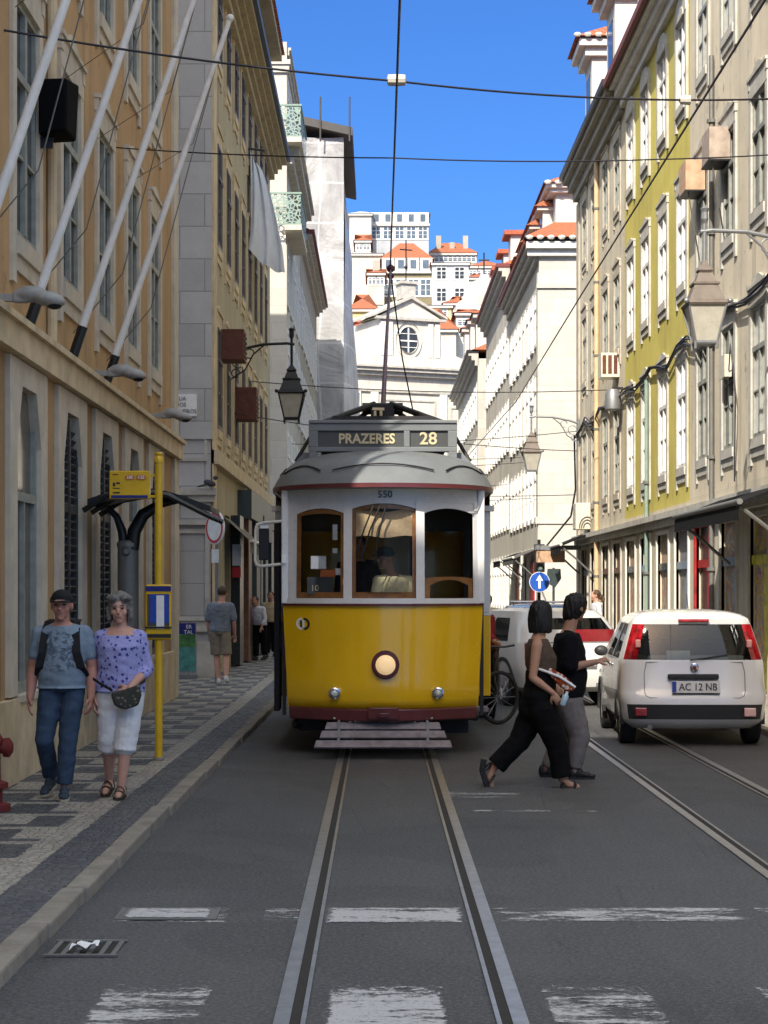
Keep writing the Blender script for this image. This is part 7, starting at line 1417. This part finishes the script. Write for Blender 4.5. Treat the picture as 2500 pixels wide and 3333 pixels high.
t = thing('shop_sign', 'small brown box sign projecting from the grey beige building', 'shop sign', (5.1, 56.4, 2.55)); m = MB(); m.box(-.42, .42, -.12, .12, 0, .36); m.build('box', M['box_orange'], t); m = MB(); m.box(-.47, .9, -.16, .16, .37, .5); m.build('hood', M['steel_grey'], t)
for i, (yy, c, lab) in enumerate(((73.3, 'shop_red', 'tall red and orange shop panel on the white corner building'), (77.5, 'shop_dark', 'dark shop window on the white corner building'), (81, 'brown_wood', 'brown shop door on the white corner building'))):
    H.bx('shop_front', 'R', 6.0, c, (yy - .9, yy + .9, .03, .1, ZS, 2.7 + ZS))
# traffic light with the blue arrow sign
t = thing('traffic_light', 'traffic light showing amber on a dark post by the ashlar corner', 'traffic light', (DX(1165, 58), 58, ZS)); z0 = DZ(1236, 58) - ZS; m = MB(); m.tube([(.0, .1, 0), (0, .1, z0 + 1.0)], .05, 10); m.build('post', M['dark_iron'], t); m = MB(); m.box(-.16, .16, -.1, .1, z0, z0 + .86); m.build('housing', M['dark_iron'], t, bevel=.03)
for k, (c, n_) in enumerate((('green_iron', 'lens'), ('amber_glow', 'lens'), ('rust_brown', 'lens'))):
    zc = z0 + .15 + .28*k; m = MB(); m.lathe([(.10, -.102), (.07, -.125), (.02, -.135)], (0, 0, zc), 'y', 18); o = m.build(n_, M[c], t, 50); m = MB(); rg = []
    for i in range(11): a = R(180*i/10); rg.append([(.115*math.cos(a), -.1, zc + .115*math.sin(a)), (.115*math.cos(a), -.26, zc + .115*math.sin(a)), (.125*math.cos(a), -.26, zc + .125*math.sin(a)), (.125*math.cos(a), -.1, zc + .125*math.sin(a))])
    m.loft(rg); m.build('visor', M['dark_iron'], o)
paint('sign_blue', (.02, .09, .42), .35)
t = thing('road_sign', 'round blue one way sign with white upward arrow', 'road sign', (DX(1165, 57.8), 57.75, DZ(1257, 57.8))); m = MB(); m.lathe([(.31, .02), (.31, -.01)], (0, 0, 0), 'y', 32); m.build('rim', M['sign_white'], t); m = MB(); m.lathe([(.295, -.011), (.295, -.016)], (0, 0, 0), 'y', 32); m.build('disc', M['sign_blue'], t); m = MB(); m.prism([(-.035, -.2), (.035, -.2), (.035, .04), (.11, .04), (0, .22), (-.11, .04), (-.035, .04)], lambda a, b, d: (a, d, b), -.022, -.017); m.build('arrow', M['sign_white'], t)
t = thing('road_sign', 'grey back of a shield shaped sign on a thin post', 'road sign', (DX(1196, 61), 61, ZS)); zc = DZ(1250, 61) - ZS; m = MB(); m.tube([(0, .05, 0), (0, .05, zc + .35)], .04, 8); m.build('post', M['shop_green'], t); m = MB(); m.prism([(-.2, .32), (.22, .32), (.24, 0), (.05, -.28), (-.12, -.2), (-.22, 0)], lambda a, b, d: (a, d, zc + b), -.02, .02); m.build('sign_back', M['shop_green'], t)
t = thing('banner', 'blue vertical banner with white emblem on the far left facade', 'banner', (DX(762, 118), 118, DZ(887, 118))); m = MB(); m.box(-.42, .42, -.02, .02, 0, 1.05); m.build('cloth', M['sign_blue'], t); m = MB(); m.prism([(-.18, .72), (0, 1.0), (.18, .72)], lambda a, b, d: (a, d, b), -.03, -.021); m.prism([(-.2, .3), (.2, .3), (.12, .5), (-.12, .5)], lambda a, b, d: (a, d, b), -.03, -.021); m.build('emblem', M['sign_white'], t); m = MB(); m.box(-1.2, .45, -.02, .02, 1.06, 1.1); m.build('rod', M['column_grey'], t)
# ---------------------------------------------------------------- overhead wires
paint('wire', (.03, .028, .035), .5, .4); paint('insulator_pale', (.50, .46, .38), .5)
def wire(label, pts, r, cat='wire', sag=0, n=10, name='span_wire', mat='wire'):
    P_ = []
    for a, b in zip(pts, pts[1:]):
        for i in range(n if sag else 1): t_ = i/(n if sag else 1); v = lerp(a, b, t_); v.z -= sag*4*t_*(1 - t_); P_.append(v)
    P_.append(Vector(pts[-1])); b0 = P_[0]; t = thing(name, label, cat, b0); m = MB(); m.tube([p_ - b0 for p_ in P_], r, 5); m.build('cable', M[mat], t, 60); return t
t = wire('contact wire above the track of the yellow tram', [(.165, -20, 6.4), (.165, 27.2, 6.38)] + [(.165, y, 6.4) for y in (50, 80, 130)], .012, 'wire', name='contact_wire')
wire('contact wire slanting over the track of the white hatchback', [(3.05, -15, 6.4), (3.05, 15, 6.4), (3.2, 30, 6.4), (3.4, 47, 6.4), (2.9, 80, 6.4), (2.86, 130, 6.4)], .012, 'wire', name='contact_wire')
t = wire('nearest span wire crossing the street between flagpoles and beige facade', [(-3.2, 16.2, 6.52), (.165, 17.6, 6.46), (3.05, 18.9, 6.62), (6.0, 20.6, 7.2)], .011, sag=.04)
m = MB(); m.lathe([(.02, -.09), (.05, -.08), (.055, 0), (.05, .08), (.02, .09)], (3.365, 1.4, -.05), 'x', 10); m.build('insulator', M['insulator_pale'], t); m = MB(); m.lathe([(.02, -.06), (.04, -.05), (.05, .05), (.02, .06)], (6.25, 2.7, .10), 'x', 10); m.build('insulator', M['insulator_pale'], t)
wire('second span wire over the street from the ochre wall eye bolt', [(-3.2, 22.9, 7.08), (.165, 20.6, 6.43), (3.1, 21.2, 6.55), (6.0, 22.2, 6.95)], .008, sag=.03)
for i, (a, b, lab) in enumerate((((-3.2, 47, 6.9), (6, 50, 7.0), 'span wire level with the slatted air conditioner'), ((-3.2, 41.5, 5.6), (6, 57, 5.9), 'diagonal wire from the left lantern to the copper capped lantern'), ((-3.05, 66, 6.8), (6, 57, 6.5), 'wire slanting to the end of the grey beige building'), ((-3.05, 70, 6.3), (6, 72, 6.6), 'span wire at the ashlar corner of the white building'), ((-3.05, 72, 5.2), (6, 74, 5.3), 'lower span wire at the ashlar corner'), ((-3.05, 76, 7.2), (6, 80, 7.3), 'span wire across the middle of the white corner building'), ((-3.05, 84, 6.4), (6, 88, 6.6), 'span wire between red fascia building and dark eaved building'), ((-3.05, 60, 5.0), (6, 57.2, 4.6), 'low wire strung to the copper capped lantern bracket'))): wire(lab, [a, b], .012, sag=.15)
# bundled cables along the right facades
pts = [(5.93, 27 + 1.2*i, 6.55 + .12*math.sin(i*1.7) - .10*abs(math.sin(i*1.1))) for i in range(26)]
t = thing('facade_cables', 'drooping bundle of black cables along the right facades', 'cables', pts[0]); b0 = Vector(pts[0])
for k in range(3): m = MB(); m.tube([Vector(p_) - b0 + Vector((-.02*k, 0, .05*math.sin(i*.9 + k*2) - .03*k)) for i, p_ in enumerate(pts)], .022, 6); m.build('cable', M['wire'], t, 60)
t = thing('junction_box', 'small cream junction box with loose cables on the beige wall', 'junction box', (5.97, 32.4, 5.35)); m = MB(); m.box(-.12, 0, -.28, .28, 0, .38); m.build('box', M['cream_paint'], t); m = MB(); m.tube([(-.05, -.3, .1), (-.1, -.7, .5), (-.05, -.9, -.4), (-.03, -.7, -1.8)], .012, 5); m.tube([(-.05, .1, 0), (-.1, -.3, -.2), (-.05, -.7, -.1)], .012, 5); m.build('loose_cable', M['wire'], t)
t = thing('hanging_cable', 'looping cable hanging in front of the ashlar side wall', 'cables', (5.9, 57.3, 6.4)); m = MB(); m.tube([(0, 0, 0), (.1, .6, -1.6), (.02, 1.2, -2.4), (-.3, 6, -3.2), (-.35, 13.6, -3.4)], .03, 6); m.build('cable', M['wire'], t, 60)
# ---------------------------------------------------------------- daylight
AZ, EL = 19.0, 39.7        # sun comes from behind the camera, a little to the left
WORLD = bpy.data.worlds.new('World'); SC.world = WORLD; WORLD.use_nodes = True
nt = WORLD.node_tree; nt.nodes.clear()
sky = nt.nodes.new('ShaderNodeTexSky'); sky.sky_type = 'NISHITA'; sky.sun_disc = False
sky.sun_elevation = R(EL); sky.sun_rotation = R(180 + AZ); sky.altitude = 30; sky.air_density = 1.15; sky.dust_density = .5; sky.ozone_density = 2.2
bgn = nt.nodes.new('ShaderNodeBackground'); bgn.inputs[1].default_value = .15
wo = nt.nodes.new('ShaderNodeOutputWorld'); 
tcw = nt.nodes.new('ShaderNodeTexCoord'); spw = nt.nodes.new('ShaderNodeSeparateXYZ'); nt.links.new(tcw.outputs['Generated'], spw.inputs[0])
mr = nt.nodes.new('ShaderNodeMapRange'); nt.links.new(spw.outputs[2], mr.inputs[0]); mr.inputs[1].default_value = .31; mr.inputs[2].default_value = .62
mx = nt.nodes.new('ShaderNodeMix'); mx.data_type = 'RGBA'; nt.links.new(mr.outputs[0], mx.inputs[0]); mx.inputs[6].default_value = (.066, .138, .272, 1); mx.inputs[7].default_value = (1.78, 1.29, .84, 1)  # low sky darkened; sky overhead brightened and warmed as added fill light
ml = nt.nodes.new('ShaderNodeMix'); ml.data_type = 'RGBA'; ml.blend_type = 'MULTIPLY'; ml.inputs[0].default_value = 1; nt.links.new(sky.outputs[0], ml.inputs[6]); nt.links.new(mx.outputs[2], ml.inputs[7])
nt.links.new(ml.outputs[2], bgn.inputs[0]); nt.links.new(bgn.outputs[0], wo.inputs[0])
sd = bpy.data.lights.new('sun', 'SUN'); sd.energy = 2.0; sd.angle = R(.5); sd.color = (1.0, .93, .82)
so = bpy.data.objects.new('sun', sd); COL.objects.link(so)
d = Vector((math.sin(R(AZ))*math.cos(R(EL)), math.cos(R(AZ))*math.cos(R(EL)), -math.sin(R(EL))))
so.rotation_euler = d.to_track_quat('-Z', 'Y').to_euler(); so.location = (-10, -20, 40)
SC.view_settings.view_transform = 'Standard'; SC.view_settings.look = 'None'; SC.view_settings.gamma = 1.0; SC.view_settings.use_curve_mapping = False
SC.view_settings.exposure = 1.9
SC.cycles.max_bounces = 8; SC.cycles.diffuse_bounces = 4; SC.cycles.glossy_bounces = 4; SC.cycles.transparent_max_bounces = 12
SC.cycles.use_denoising = True
